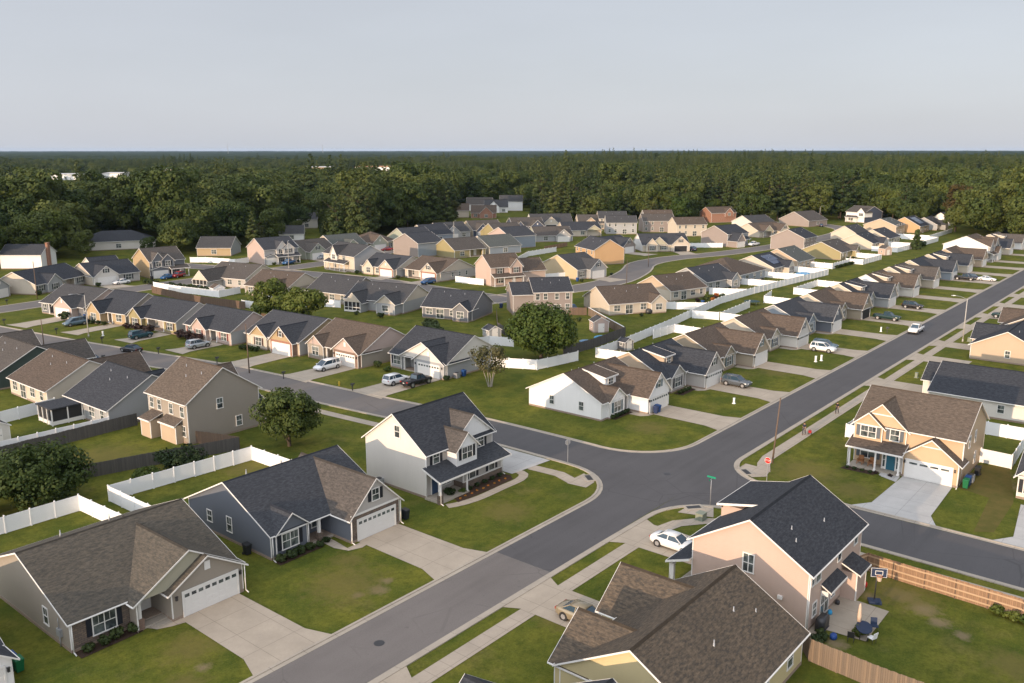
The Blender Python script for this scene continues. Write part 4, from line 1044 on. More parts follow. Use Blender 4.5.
h = ranch('cream walled house with brown roof beyond the charcoal roofed one in the left yards', (52.0, 65.0, 130.6, 143.5), 'e', 'cream', 'brown', ridge=6.0, g=(.6, 6.6), gp=3.0, gpk=5.2, porch=(6.8, 9.5, 1.5))
h = ranch('dark green gabled house with dark roof by the left edge of the yards', (51.5, 64.0, 147.0, 159.5), 'e', 'darkgreen', 'greybrown', ridge=6.0, g=(.6, 6.6), gp=3.0, gpk=5.2, porch=(6.8, 9.5, 1.5))
h = ranch('house with long dark hipped roof at the left edge behind the green gable', (49.5, 62.0, 163.5, 176.5), 'e', 'beige', 'greybrown', ridge=5.6, g=(.6, 6.6), gp=3.0, gpk=5.0, hip=True)
# ------------------------------------------------------------------ the row along the far side of the main street
rowA = [('white house with brown roof and a shed dormer on the corner lot across the junction', 'white', 'brown', dict(dormer=(4.2, 7.0, 'white'), sh='teal', glazed=True, side='white')),
        ('grey house with black roof and a shed dormer, next to the white corner house', 'warmgrey', 'black', dict(dormer=(3.6, 6.4, 'tan'), sh='black', glazed=True, side='tan')),  # tan side and dormer: sunlit tone of the grey walls, put into the siding
        ('khaki house with brown roof, third from the junction in the main street row', 'khaki', 'brown', dict(sh='teal', side='khaki')),
        ('cream house with brown roof and glazed garage door, fourth from the junction', 'cream', 'brown', dict(sh='blue', glazed=True, side='cream', gwall='ivory')),
        ('slate blue house with blue black roof, fifth from the junction', 'bluegrey', 'slate', dict(sh='none', side='bluegrey', gwall='slate')),
        ('khaki house with brown roof and open garage, sixth from the junction', 'khaki', 'brown', dict(sh='black', gopen=True, side='cream')),
        ('pale grey house with black roof and dormer, seventh from the junction', 'grey', 'black', dict(dormer=(3.6, 6.4, 'cream'), sh='black', side='cream')),
        ('white house with brown roof and dark garage gable, eighth from the junction', 'ivory', 'brown', dict(sh='none', side='white', gfront='charcoal', dormer=(3.6, 6.4, 'cream'))),
        ('beige house with grey brown roof, ninth from the junction', 'beige', 'greybrown', dict(sh='black', side='cream', dormer=(3.6, 6.4, 'cream'))),
        ('blue grey house with black roof and dark truck in front, tenth from the junction', 'bluegrey', 'black', dict(sh='none', side='cream')),
        ('cream house with black roof, eleventh from the junction', 'cream', 'black', dict(sh='black', side='cream', dormer=(3.6, 6.4, 'cream'))),
        ('tan house with brown roof just before the white two storey gable', 'tan', 'brown', dict(sh='none', side='tan')),
        None,
        ('cream house with black roof beyond the white two storey gable', 'cream', 'black', dict(sh='none', side='cream')),
        ('white house with grey brown roof farthest up the main street row', 'white', 'greybrown', dict(sh='none', side='cream', dormer=(3.6, 6.4, 'cream')))]
for i, r_ in enumerate(rowA):
    x = GAR[i]
    if r_ is None:
        two('white two storey house with tall gable and brown roof in the main street row', (x - 2, x + 11.5, 63, 77), 's', 'white', 'brown', g=(6.8, 13.0), gp=1.8, gables=((.5, 5.0, .5, 7.4, 'grey'), (7.5, 12.5, .5, 7.6, 'grey')), porch=(.3, 6.4, 1.8), group=GRP_ROW); continue
    lab, wl, rf_, kw = r_; kw = dict(kw); kw.setdefault('gwall', wl)
    gw = 6.0 if i < 9 else 7.0
    ranch(lab, (x - 7.0, x + gw, 64.6, 77.4), 's', wl, rf_, g=(7.0, 7.0 + gw - .02), gp=3.3, gpk=5.55, ridge=5.85, bump=(1.5, 5.4, .4, 4.15) if i != 4 else (1.2, 5.6, .4, 4.4), porch=(5.5, 6.95, 1.6), group=GRP_ROW, lod=2 if i < 6 else 1, lw=(8.6, 3.4) if i == 0 else (6.5,), rw=(4.0, 9.0), **kw)
# ------------------------------------------------------------------ near side of the main street, right edge
h = House('pale grey house with dark roof and white fence, behind the amber house', (134.3, 148.0, 15.5, 31.2), 'w', 0, 'ivory', 'black')
h.block(0, 15.7, 0, 13.7, 2.7, 5.7, 'x'); h.block(-2.6, 1.2, 6.6, 13.0, 2.68, 4.7, 'x'); h.win('f', 9.4, 1.0, .8, 1.1); h.win('f', 4.0, 1.0, .8, 1.1); h.win('r', 5, 1); h.win('b', 4, 1); h.win('b', 9, 1); h.door('l', 3.0, 0)
q = garage_meshes(4.9, 2.13, False, WHITE); o = link('garage_door', q[0], h.root, (-2.615, 9.8, .03), R(-90)); link('door_frame', q[1], o)
for x, y in ((5, 9), (8, 9.6), (11, 8.8)): h.pipe(x, y, 5.7 - abs(y - 6.85) * .438 + .1)
h.done()
ranch('tan gabled house with black roof at the right edge of the photo', (172.3, 186.0, 22.6, 34.0), 'n', 'tan', 'black', g=(1.0, 7.0), gp=1.2, gpk=5.0, rw=(6.0,), ridge=5.6, side='tan')
ranch('house with brown roof beyond the tan gable at the right edge', (193.0, 207.0, 21.5, 33.4), 'n', 'khaki', 'brown', g=(1.0, 7.0), gp=1.2, gpk=5.0)
ranch('house with slate roof and pale wall cut by the right edge beside the fresh driveway', (104.2, 116.5, .5, 14.4), 'w', 'ivory', 'slate', g=(3.0, 9.0), gp=1.6, gpk=5.0, bump=(.0, 2.6, .3, 4.0))
# ------------------------------------------------------------------ across the side street (facing the view)
def dw(h, g0, g1, gp, L_, z=.055):
    """driveway sheet in front of a garage, in the house's own frame"""
    M = Matrix.Translation(h.root.location) @ Matrix.Rotation(h.root.rotation_euler.z, 4, 'Z')
    pts = [(g0 + .5, -gp), (g1 - .5, -gp), (g1 - .3, -gp - L_ + 2), (g1 + .5, -gp - L_), (g0 - .5, -gp - L_), (g0 + .3, -gp - L_ + 2)]
    patch('driveway', [tuple((M @ Vector((x, y, 0)))[:2]) for x, y in pts], z, M_DRIVE)
GF = 'houses along the far side of the side street'
h = ranch('grey house with black roof and brick corner, two vehicles parked in front of it', (101.2, 114.4, 97.0, 110.5), 'w', 'grey', 'black', g=(6.6, 13.4), gp=.75, gpk=5.0, cross=(3.0, 13.45, .4, 5.55), porch=(3.2, 6.5, 1.6), front='grey', gab='ivory', side='grey', ridge=6.3, lod=2, glazed=True, group=GF, rw=(7.5,), sh='black', post=None); dw(h, 6.6, 13.4, .75, 14.2)
h = ranch('taupe house with brown roof and pink garage gable, white minivan in its drive', (97.2, 110.4, 113.6, 127.9), 'w', 'taupe', 'brown', g=(7.6, 14.2), gp=.7, gpk=5.0, bump=(.2, 4.6, .5, 4.3), porch=(4.8, 7.5, 1.5), ridge=6.2, side='taupe', gwall='brownbrick', gab='pink', group=GF, glazed=True, sh='none', lod=2); dw(h, 7.6, 14.2, .7, 11.5)
h = ranch('cream and brick house with slate roof and yellow garage gable', (95.6, 109.5, 129.6, 145.0), 'w', 'cream', 'slate', 3, g=(8.6, 14.8), gp=1.2, gpk=5.3, bump=(2.0, 6.6, .5, 4.5), ridge=6.0, side='warmgrey', gab='gold', gwall='brownbrick', gfront='brick', group=GF, sh='brown'); dw(h, 8.6, 14.8, 1.2, 10.5)
h = ranch('pink cream house with charcoal roof, silver car and round bushes in front', (92.8, 103.5, 146.8, 162.0), 'w', 'pink', 'black', 2, g=None, bump=(3.6, 8.2, .9, 4.5), porch=(8.2, 10.6, 1.6), ridge=5.9, side='grey', gab='pink', group=GF, sh='red'); dw(h, 8.6, 13.6, .3, 9.5)
h = ranch('olive house with charcoal roof and a dark car in its drive', (91.2, 102.5, 164.8, 180.0), 'w', 'olive', 'black', 5, g=None, bump=(.3, 4.6, 1.0, 4.5), porch=(5.2, 11.0, 1.8), ridge=5.9, side='warmgrey', group=GF, sh='brown'); dw(h, 9.5, 14.5, .5, 9.5)
h = ranch('amber fronted house with twin small gables and charcoal roof', (89.0, 101.0, 182.2, 193.2), 'w', 'gold', 'black', 9, g=None, bump=(.2, 4.6, 1.6, 4.8), porch=(4.9, 6.6, 1.4), ridge=6.2, side='taupe', group=GF, sh='none'); dw(h, 5.6, 10.6, .3, 11)
h = ranch('garage fronted house with round gable and dark roof at the side street bend', (86.5, 99.5, 197.0, 212.5), 'w', 'charcoal', 'dark', 10, g=(7.0, 13.4), gp=1.6, gpk=4.8, ridge=6.0, side='charcoal', gab='pink', gwall='pink', porch=(2.6, 6.8, 1.8), group=GF, sh='none'); dw(h, 7.0, 13.4, 1.6, 11)
# ------------------------------------------------------------------ inside the block, backs to the view
GB = 'houses in the middle of the block'
ranch('red brick ranch house with charcoal roof and a small rear gable', (139.0, 150.0, 128.6, 141.0), 'e', 'brick', 'black', 17, rear=(('gable', .3, 4.0, 1.6, 4.2),), ridge=5.9, side='charcoal', group=GB, sh='none')
ranch('grey house with dark roof, a screened porch and a cream rear gable', (135.5, 148.0, 146.8, 163.0), 'e', 'grey', 'dark', 14, rear=(('gable', .6, 5.6, 2.8, 4.6), ('screen', 9.8, 14.4, 3.0, 4.5)), side='grey', gab='cream', ridge=5.9, group=GB, sh='none')
ranch('orange brown walled house with wide dark roof behind the pair of trees', (136.2, 149.0, 165.2, 179.0), 'e', 'tan', 'dark', 8, ridge=6.0, side='taupe', group=GB, sh='none')
ranch('house with brown roof and a pale yellow rear gable behind the pair of trees', (131.5, 145.0, 184.0, 198.5), 'e', 'cream', 'brown', 10, rear=(('gable', 1.0, 6.0, 2.2, 4.6),), ridge=5.9, side='taupe', gab='cream', group=GB, sh='none')
ranch('yellow house with grey brown roof, a pergola and white fenced patio', (134.5, 148.0, 207.0, 222.0), 'e', 'cream', 'greybrown', 12, rear=(('screen', 8.5, 14.0, 5.5, 5.0),), ridge=5.9, side='warmgrey', gab='cream', group=GB, sh='none')
two('mauve two storey house with black roof behind the big tree', (157.9, 166.9, 117.6, 127.1), 'n', 'mauve', 'black', -40, wing=(8.9, 13.8, 1.2, 9.2, 4.8, 7.0, None), eave=5.3, ridge=7.9, group=GB, sh='none', side='mauve')
RB = 'houses backing onto the long white fence'
ranch('cream yellow ranch with brown roof and a small rear gable, next to the shed yard', (168.0, 182.5, 103.5, 116.0), 'n', 'cream', 'brown', -28, rear=(('gable', .2, 4.2, 1.4, 4.3),), side='cream', group=RB, sh='none')
ranch('pale grey house with brown roof and flowering back yard', (193.0, 206.0, 104.5, 117.0), 'n', 'bluegrey', 'brown', -14, side='cream', gab='tan', group=RB, sh='none')
ranch('house with navy black roof and a cream rear wing', (212.0, 226.5, 105.5, 118.5), 'n', 'grey', 'slate', -8, rear=(('gable', 1.0, 5.0, 1.6, 4.3),), side='grey', gab='grey', group=RB, sh='none')
ranch('grey house with brown hipped roof behind the long white fence', (226.5, 245.5, 105.2, 122.0), 'n', 'bluegrey', 'brown', 0, ridge=6.3, hip=True, group=RB, sh='none')
ranch('cream gabled house with solar panels on a black roof', (250.0, 263.0, 104.5, 118.5), 'n', 'cream', 'black', 0, side='cream', solar=True, rear=(('screen', 2.0, 6.0, 2.0, 4.2),), group=RB, sh='none')
ranch('grey house with green grey roof and cream gable', (269.0, 282.5, 104.5, 118.5), 'n', 'bluegrey', 'greengrey', 0, side='tan', group=RB, sh='none', ridge=6.2)
ranch('amber brown house with brown roof and white picket yard', (303.0, 319.0, 103.0, 117.0), 'n', 'gold', 'greybrown', 0, side='olive', rear=(('gable', 1.5, 5.5, 1.6, 4.3),), group=RB, sh='none')
two('mauve gabled two storey house with black roof and grey back', (321.0, 333.5, 123.0, 136.0), 'n', 'bluegrey', 'black', 0, side='mauve', eave=4.9, ridge=7.8, group=RB, sh='none')
ranch('low house with black roof and cream gable behind white yards', (341.0, 355.0, 104.5, 117.5), 'n', 'grey', 'black', 0, side='cream', rear=(('screen', 2, 7, 2.2, 4.3),), group=RB, sh='none')
ranch('house with navy roof at the far end of the white yards', (364.0, 379.0, 105.5, 118.5), 'n', 'ivory', 'slate', 0, side='cream', group=RB, sh='none')
ranch('house with dark roof and pale rake across from the navy roof', (374.0, 389.0, 121.0, 132.0), 'n', 'beige', 'dark', 0, side='cream', group=RB, sh='none')
two('tan gabled house with grey roof near the far end of the white yards', (408.0, 421.0, 115.5, 129.5), 'n', 'bluegrey', 'greengrey', 0, side='tan', eave=4.2, ridge=7.0, group=RB, sh='none')
ranch('orange gabled house with solar panels at the edge of the wood', (425.0, 440.0, 110.0, 124.0), 'n', 'orange', 'black', 0, side='orange', solar=True, eave=3.2, ridge=7.0, group=RB, sh='none')
ranch('dark grey house with a back porch by the wood', (446.0, 459.0, 108.0, 120.0), 'n', 'grey', 'dark', 0, side='grey', rear=(('screen', 2, 7, 2.2, 4.3),), group=RB, sh='none')
ranch('small white house with dark roof against the wood', (486.0, 497.0, 112.0, 121.0), 'n', 'white', 'dark', 0, side='white', group=RB, sh='none')
# ------------------------------------------------------------------ beyond the back street
GN = 'houses beyond the back street'
h = two('pink two storey house with small front gable and brown roof and side wing', (183.5, 193.5, 155.0, 164.5), 's', 'peach', 'brown', -22, gables=((5.8, 9.6, .6, 7.4, None),), porch=(.3, 9.6, 1.8), fw=((2.8, 1.6, 2),), wing=(9.9, 18.2, 1.0, 9.0, 3.6, 6.6, None), group=GN, sh='brown')
h = ranch('yellow gabled house with black roof and shaded grey garage gable', (208.5, 220.0, 145.0, 161.0), 's', 'grey', 'dark', -8, g=(4.0, 11.0), gp=1.5, gpk=5.6, side='yellow', eave=3.0, ridge=6.6, group=GN, gwall='grey'); dw(h, 4.0, 11.0, 1.5, 8)  # shade on the front is put into grey siding, the lit side stays yellow
two('orange two storey house with slate roof above the back street bend', (239.5, 254.0, 159.0, 170.0), 's', 'tan', 'slate', 60, side='orange', eave=5.0, ridge=8.2, group=GN, sh='none')
h = ranch('low house with black roof and brown garage front at the back street bend', (264.5, 281.0, 172.4, 186.0), 's', 'mauve', 'black', -6, g=(8.6, 15.6), gp=1.3, gpk=5.6, side='brownbrick', gwall='mauve', group=GN); dw(h, 8.6, 15.6, 1.3, 10)
h = ranch('white house with slate roof, twin gables and open garage at the back street bend', (283.0, 301.0, 161.0, 173.0), 's', 'cream', 'slate', -42, g=(11.0, 18.0), gp=.8, gpk=5.7, bump=(1.2, 5.6, .8, 5.0), cross=(3.0, 9.5, .3, 5.5), side='white', gopen=True, ridge=6.2, group=GN); dw(h, 11, 18, .8, 10)
h = two('mauve two storey house with stepped gables and black roof right of the white fence', (318.5, 331.5, 150.5, 163.5), 's', 'grey', 'black', -12, side='mauve', eave=4.9, ridge=7.8, g=(.2, 5.2), gp=4.5, gpk=5.6, gwall='mauve', porch=(6, 12, 1.8), group=GN)
ranch('cream house with brown roof and front porch beyond the mauve gables', (361.0, 379.0, 154.5, 168.0), 's', 'cream', 'brown', -18, g=(11.5, 17.8), gp=1.5, gpk=5.4, cross=(2.0, 8.0, .8, 5.2), porch=(2.2, 7.8, 1.6), side='cream', group=GN)
ranch('house with mauve gable and grey brown roof near the far road', (428.0, 444.0, 160.0, 177.0), 's', 'mauve', 'greybrown', -12, side='mauve', eave=3.0, ridge=7.0, group=GN, sh='none')
ranch('house with black roof behind the mauve far gable', (402.0, 417.0, 176.0, 190.0), 's', 'ivory', 'dark', -20, side='ivory', group=GN, sh='none')
two('navy and white two storey house against the wood by the far road', (470.0, 484.0, 146.0, 157.5), 'w', 'white', 'greybrown', -20, side='navy', porch=(1, 8, 1.8), gables=((7.5, 12, .6, 7.5, None),), group=GN)
GO = 'two storey houses facing the view before the wood'
two('mauve two storey house with grey roof, leftmost of the tall backs before the wood', (333.0, 346.5, 211.0, 220.0), 'n', 'mauve', 'dark', -50, side='grey', eave=5.2, ridge=8.0, group=GO, sh='none')
two('cream two storey house with grey roof half hidden behind the mauve back', (352.5, 366.0, 228.0, 238.0), 'n', 'cream', 'dark', -48, side='cream', eave=5.2, ridge=8.2, group=GO, sh='none')
two('mauve two storey house with brown roof, second of the tall backs before the wood', (352.0, 366.5, 203.5, 213.0), 'n', 'mauve', 'greybrown', -46, side='mauve', eave=5.2, ridge=8.0, group=GO, sh='none')
two('tan two storey house with brown roof and gable behind the second tall back', (371.0, 385.0, 214.0, 224.0), 'n', 'tan', 'brown', -44, side='grey', eave=5.2, ridge=8.4, group=GO, sh='none')
two('beige two storey house with brown roof, third of the tall backs before the wood', (343.5, 357.5, 182.5, 192.5), 'n', 'beige', 'brown', -38, side='cream', eave=5.2, ridge=8.0, group=GO, sh='none')
two('brick two storey house with brown roof close to the wood', (421.0, 436.0, 206.0, 217.0), 's', 'brick', 'brown', -30, side='brick', eave=5.0, ridge=7.8, gables=((8, 13, .5, 7.4, None),), group=GO, sh='none')
ranch('white house with grey roof and dark open garage before the wood', (332.0, 352.0, 251.0, 264.0), 's', 'cream', 'dark', -40, g=(5.5, 12.5), gp=1.6, gpk=6.0, gopen=True, side='white', eave=3.0, ridge=6.8, group=GO, sh='none')
ranch('tan house with brown roof and twin gables before the wood', (345.0, 364.0, 232.0, 245.0), 's', 'tan', 'greybrown', -46, g=(2.0, 9.0), gp=1.2, gpk=5.8, bump=(13, 17.5, .6, 5.2), side='cream', eave=3.0, ridge=6.6, group=GO, sh='none')
ranch('cream gabled house with black roof in front of the tan twin gables', (312.0, 329.0, 219.0, 231.0), 's', 'cream', 'black', -38, rear=(), side='cream', eave=2.8, ridge=5.9, cross=(10, 16.5, 1.5, 5.0), group=GO, sh='none')
ranch('grey and amber house with brown roof beside the wooden fence', (286.0, 302.0, 215.0, 227.0), 's', 'grey', 'greybrown', -35, g=(8.5, 14.5), gp=1.5, gpk=5.2, side='sage', group=GO, sh='none')
GH = 'houses left of the tall backs'
two('pink gabled house with navy roof among the far roofs', (259.0, 271.5, 211.0, 225.0), 's', 'bluegrey', 'slate', -14, side='pink', eave=4.8, ridge=7.8, group=GH, sh='none')
ranch('house with dark green grey roof and cream gable among the far roofs', (239.0, 253.0, 203.5, 218.5), 's', 'bluegrey', 'greengrey', -14, side='cream', eave=3.0, ridge=6.4, group=GH, sh='none')
ranch('olive gabled house with brown roof and a sun porch', (223.5, 237.0, 207.0, 220.0), 's', 'olive', 'greybrown', -12, side='olive', rear=(), porch=(6.5, 12.5, 2.0), eave=2.9, ridge=6.4, group=GH, sh='none')
two('mauve two storey house with navy roof beside the red car', (217.0, 228.5, 219.8, 234.0), 's', 'bluegrey', 'slate', -6, side='mauve', eave=5.0, ridge=8.0, group=GH, sh='none')
h = ranch('house with brown hipped roof and green grey garage gable above the red car', (219.5, 233.0, 249.0, 263.0), 's', 'olive', 'brown', -6, g=(1.0, 7.6), gp=2.0, gpk=5.8, gwall='sage', hip=True, eave=3.0, ridge=6.3, group=GH, sh='none'); dw(h, 1.0, 7.6, 2, 5)
ranch('house with slate roof and pale rake behind the brown hipped roof', (238.0, 251.0, 246.0, 260.0), 's', 'sage', 'slate', -8, side='sage', eave=3.2, ridge=7.0, group=GH, sh='none')
ranch('blue grey house with black roof and pale rake, between slate roofs', (254.0, 267.0, 251.0, 265.0), 's', 'bluegrey', 'black', -10, side='cream', eave=3.2, ridge=7.0, group=GH, sh='none')
h = ranch('grey garage fronted house with dark roof among the far slate roofs', (268.5, 283.0, 256.0, 269.0), 's', 'grey', 'dark', -14, g=(1.0, 8.0), gp=2.0, gpk=5.8, side='cream', eave=3.0, ridge=6.6, group=GH, sh='none')
ranch('blue twin gabled house with grey roof among the far roofs', (286.0, 301.0, 252.0, 265.0), 's', 'navy', 'greybrown', -22, g=(1, 7), gp=1.5, gpk=5.8, bump=(9, 13, 1, 5.2), side='beige', eave=3.0, ridge=6.6, group=GH, sh='none')
ranch('olive gabled house with brown roof beside the pink gable', (279.0, 293.0, 233.0, 247.0), 's', 'beige', 'greybrown', -18, side='olive', eave=3.0, ridge=6.8, group=GH, sh='none')
ranch('navy gabled house with grey brown roof left of the white house', (313.0, 328.0, 249.0, 262.0), 's', 'navy', 'greybrown', -34, g=(8, 14), gp=1.5, gpk=5.6, bump=(1, 5, .8, 5.2), side='navy', eave=3.0, ridge=6.4, group=GH, sh='none')
h = ranch('cream house with slate roof and brick garage facing left, blue car near it', (177.0, 189.5, 189.6, 205.0), 'w', 'cream', 'slate', 0, g=(9.0, 15.2), gp=1.2, gpk=5.2, bump=(1.5, 5.5, .5, 4.6), side='grey', gab='cream', gwall='cream', gfront='brick', group=GH, sh='none'); dw(h, 9, 15.2, 1.2, 5)
h = ranch('cream house with brown roof and blue car at its garage', (179.5, 194.5, 174.0, 188.6), 'w', 'cream', 'brown', 0, g=(8.0, 14.4), gp=1.5, gpk=5.3, porch=(1, 7, 1.6), side='warmgrey', gab='cream', gwall='cream', gfront='brick', group=GH, rw=(5, 8, 11)); dw(h, 8, 14.4, 1.5, 7)
two('grey gabled two storey house with small white dormer gable beside the street lamp', (177.2, 189.0, 207.0, 224.0), 'w', 'cream', 'dark', -6, side='grey', gables=((5.0, 8.6, .7, 7.6, 'ivory'),), porch=(3.0, 14.0, 1.8), fw=((11.5, 1.6, 2),), eave=5.0, ridge=8.0, group=GH, sh='none')
h = ranch('grey house with brown roof and garage gable right of the pink two storey house', (187.0, 200.0, 245.5, 258.0), 's', 'sage', 'greybrown', 0, g=(.6, 7.0), gp=2.0, gpk=5.6, side='sage', eave=3.0, ridge=6.2, group=GH); dw(h, .6, 7.0, 2, 6)
ranch('house with green grey roof and cream gable before the wood', (203.0, 217.0, 248.0, 262.0), 's', 'sage', 'greengrey', -4, side='cream', eave=3.0, ridge=6.6, bump=(4, 10, 1.0, 5.2), group=GH, sh='none')
GL = 'houses before the wood on the left'
two('pink gabled two storey house with navy roof and white front gables', (170.3, 182.5, 243.4, 255.5), 's', 'grey', 'slate', -8, side='pink', gables=((4.2, 8.4, .5, 7.6, 'ivory'), (6.4, 10.4, .9, 6.8, 'ivory')), porch=(3.8, 12, 2.0), g=(.3, 4.6), gp=.6, gpk=3.4, eave=5.1, ridge=8.4, group=GL)
two('amber two storey house with grey front gables and two cars before its garage', (130.4, 141.0, 243.6, 255.5), 's', 'charcoal', 'greybrown', -6, side='gold', gables=((.6, 4.4, .4, 7.5, 'charcoal'), (3.2, 7.0, .9, 6.9, 'charcoal')), porch=(5.6, 11, 2.0), g=(.3, 5.4), gp=.8, gpk=3.4, eave=5.1, ridge=8.4, group=GL)
ranch('amber house with grey gable and dark roof behind the white picket yard', (172.0, 184.0, 278.0, 290.0), 's', 'gold', 'dark', -50, side='grey', gab='grey', eave=3.0, ridge=6.4, group=GL, sh='none')
two('white two storey house with red brick chimney at the left before the wood', (112.0, 125.0, 294.5, 304.0), 's', 'white', 'slate', -50, side='white', eave=4.6, ridge=7.4, chimney=True, group=GL, sh='none')
ranch('cream gabled ranch with charcoal roof and grey porch front on the left', (91.5, 111.0, 243.0, 256.0), 's', 'grey', 'black', 28, bump=(3.5, 9, .8, 4.8), porch=(9.4, 15, 1.6), side='cream', ridge=5.8, group=GL)
h = ranch('garage fronted grey house with black roof and white car in front', (112.4, 126.0, 243.2, 256.5), 's', 'warmgrey', 'black', 0, g=(.2, 7.0), gp=.8, gpk=5.3, side='beige', ridge=5.8, group=GL, gwall='ivory'); dw(h, .2, 7, .8, 8)
ranch('white cottage with black roof between the garage house and the amber house', (120.5, 129.0, 258.5, 268.0), 's', 'white', 'black', 0, side='ivory', ridge=5.6, group=GL)
ranch('grey garage house cut by the left edge of the photo', (75.0, 89.0, 240.0, 252.0), 's', 'grey', 'dark', 30, g=(6.5, 13.0), gp=1, gpk=5, side='beige', group=GL)
ranch('low house with slate hipped roof half hidden among trees on the left', (152.0, 178.0, 325.0, 341.0), 's', 'ivory', 'slate', -25, hip=True, eave=3.2, ridge=6.6, group=GL, sh='none')
GW = 'white houses by the wood edge'
two('white two storey house with dark roof, tallest of the group by the wood edge', (420.0, 434.0, 346.0, 357.0), 's', 'white', 'dark', -50, side='white', group=GW, sh='none', eave=6, ridge=9.5)
ranch('small white house with front gable by the wood edge', (402.0, 416.0, 343.0, 354.0), 's', 'white', 'dark', -50, side='white', bump=(2, 9, 3, 7), eave=3.5, ridge=7.4, group=GW, sh='none')
ranch('white house with pale roof left of the small white gable by the wood edge', (408.0, 424.0, 362.0, 374.0), 's', 'white', 'greybrown', -50, side='white', eave=4, ridge=8, group=GW, sh='none')
ranch('red brick gabled house with brown roof by the wood edge', (366.0, 380.0, 321.0, 333.0), 's', 'brick', 'brown', -50, bump=(5, 12, 3, 6.4), side='brick', eave=3, ridge=6.8, group=GW, sh='none')
ranch('long cream house with brown roof left of the red brick gable', (352.0, 374.0, 338.0, 350.0), 's', 'cream', 'brown', -48, side='cream', eave=4, ridge=7.5, group=GW, sh='none')
ranch('pale house front showing through a gap in the wood on the left', (222.0, 232.0, 302.0, 311.0), 's', 'white', 'dark', -40, eave=3, ridge=6, group=GW, sh='none')
ranch('tall pale house front glimpsed between dark trees', (263.0, 273.0, 345.0, 354.0), 's', 'ivory', 'dark', -40, eave=4.5, ridge=7.5, group=GW, sh='none')
# ------------------------------------------------------------------ long low buildings far off in the wood
def barn(label, x, y, L_, D_, h_, rot, wl, rf, doors=0):
    t = thing('warehouse', label, 'building', (x, y, terrain(x, y)), R(rot), 'low commercial buildings in the wood')
    b = MB(); b.box(-L_ / 2, L_ / 2, 0, D_, 0, h_); b.obj('wall', WALL[wl], t)
    b = MB(); b.solid([(-L_ / 2 - .4, -.4, h_), (L_ / 2 + .4, -.4, h_), (L_ / 2 + .4, D_ + .4, h_), (-L_ / 2 - .4, D_ + .4, h_)], [(-L_ / 2 - .4, -.4, h_ + .5), (L_ / 2 + .4, -.4, h_ + .5), (L_ / 2 + .4, D_ + .4, h_ + 1.4), (-L_ / 2 - .4, D_ + .4, h_ + 1.4)]); b.obj('roof', rf, t)
    for k in range(max(2, int(L_ / 12))):
        b = MB(); x0 = -L_ / 2 + (k + .5) * L_ / max(2, int(L_ / 12)); b.box(x0 - 1.6, x0 + 1.6, -.1, .05, 0, 3.6); b.obj('loading_door', M_GREYMETAL, t)
ROOFPALE = plain('pale_roof', (0.52, 0.50, 0.47), .6, .2); ROOFGREY = plain('grey_metal_roof', (0.20, 0.22, 0.24), .5, .3); ROOFRUST = plain('terracotta_roof', (0.40, 0.20, 0.11), .8, .1)
barn('long white warehouse in the wood at far left', 511, 1150, 44, 25, 6.5, -52, 'white', ROOFPALE)
barn('white shed beside the far left warehouse', 566, 1140, 26, 22, 7, -52, 'white', ROOFPALE)
barn('long low building with terracotta front deep in the wood', 974, 1235, 48, 30, 8, -50, 'orange', ROOFPALE)
barn('longest white building deep in the wood, right of the terracotta one', 1046, 1150, 92, 34, 8.5, -50, 'white', ROOFRUST)
barn('pale block between the far warehouses', 716, 1258, 22, 22, 9, -52, 'cream', ROOFPALE)
barn('grey roofed low building in the wood at the left edge', 252, 612, 30, 16, 5.5, -58, 'white', ROOFGREY)
# forest kinds: (name, crown mesh, trunk mesh)
KINDS = []
for i, (nm, fn, mat, H_, rad, n_, sz, nl_) in enumerate((('broadleaf_tree', broad, L_OAK, 20, 8.6, 6000, .42, 15), ('broadleaf_tree', broad, L_OAK, 16, 7.6, 5000, .40, 13), ('broadleaf_tree', broad, L_BRIGHT, 17, 8.0, 5500, .40, 14), ('broadleaf_tree', broad, L_OAK, 24, 8.8, 7000, .44, 18),
                                           ('pine_tree', pine, L_PINE, 26, 6.2, 5000, .42, 0), ('pine_tree', pine, L_PINE, 22, 5.6, 4500, .40, 0), ('pine_tree', pine, L_PINE, 29, 6.8, 5600, .44, 0), ('broadleaf_tree', broad, L_YELLOW, 13, 6.0, 3600, .38, 10))):
    cm = fn('crown', H_, rad, n_, sz, mat, 50 + i, base=.06, nl=nl_, inner=.7) if fn is broad else fn('crown', H_, rad, n_, sz, mat, 50 + i, base=.16)
    KINDS.append((nm, cm, trunk('trunk', H_ * .8, .32, M_BARK, i, 4, .45)))
edge = [(105, 337), (118, 321), (136, 317), (162, 325), (184, 320), (205, 312), (228, 303), (253, 294), (291, 309), (329, 319), (391, 346), (434, 335), (443, 296), (482, 249), (520, 216), (548, 183), (549, 154), (539, 129), (480, 107), (420, 90), (415, 75), (408, 65), (403, 42), (400, 10), (400, -40)]
edge = [(-60, 330), (40, 338)] + edge
E_AZ = np.array([math.atan2(y, x) for x, y in edge]); E_D = np.array([math.hypot(x, y) for x, y in edge])
o_ = np.argsort(E_AZ); E_AZ, E_D = E_AZ[o_], E_D[o_]
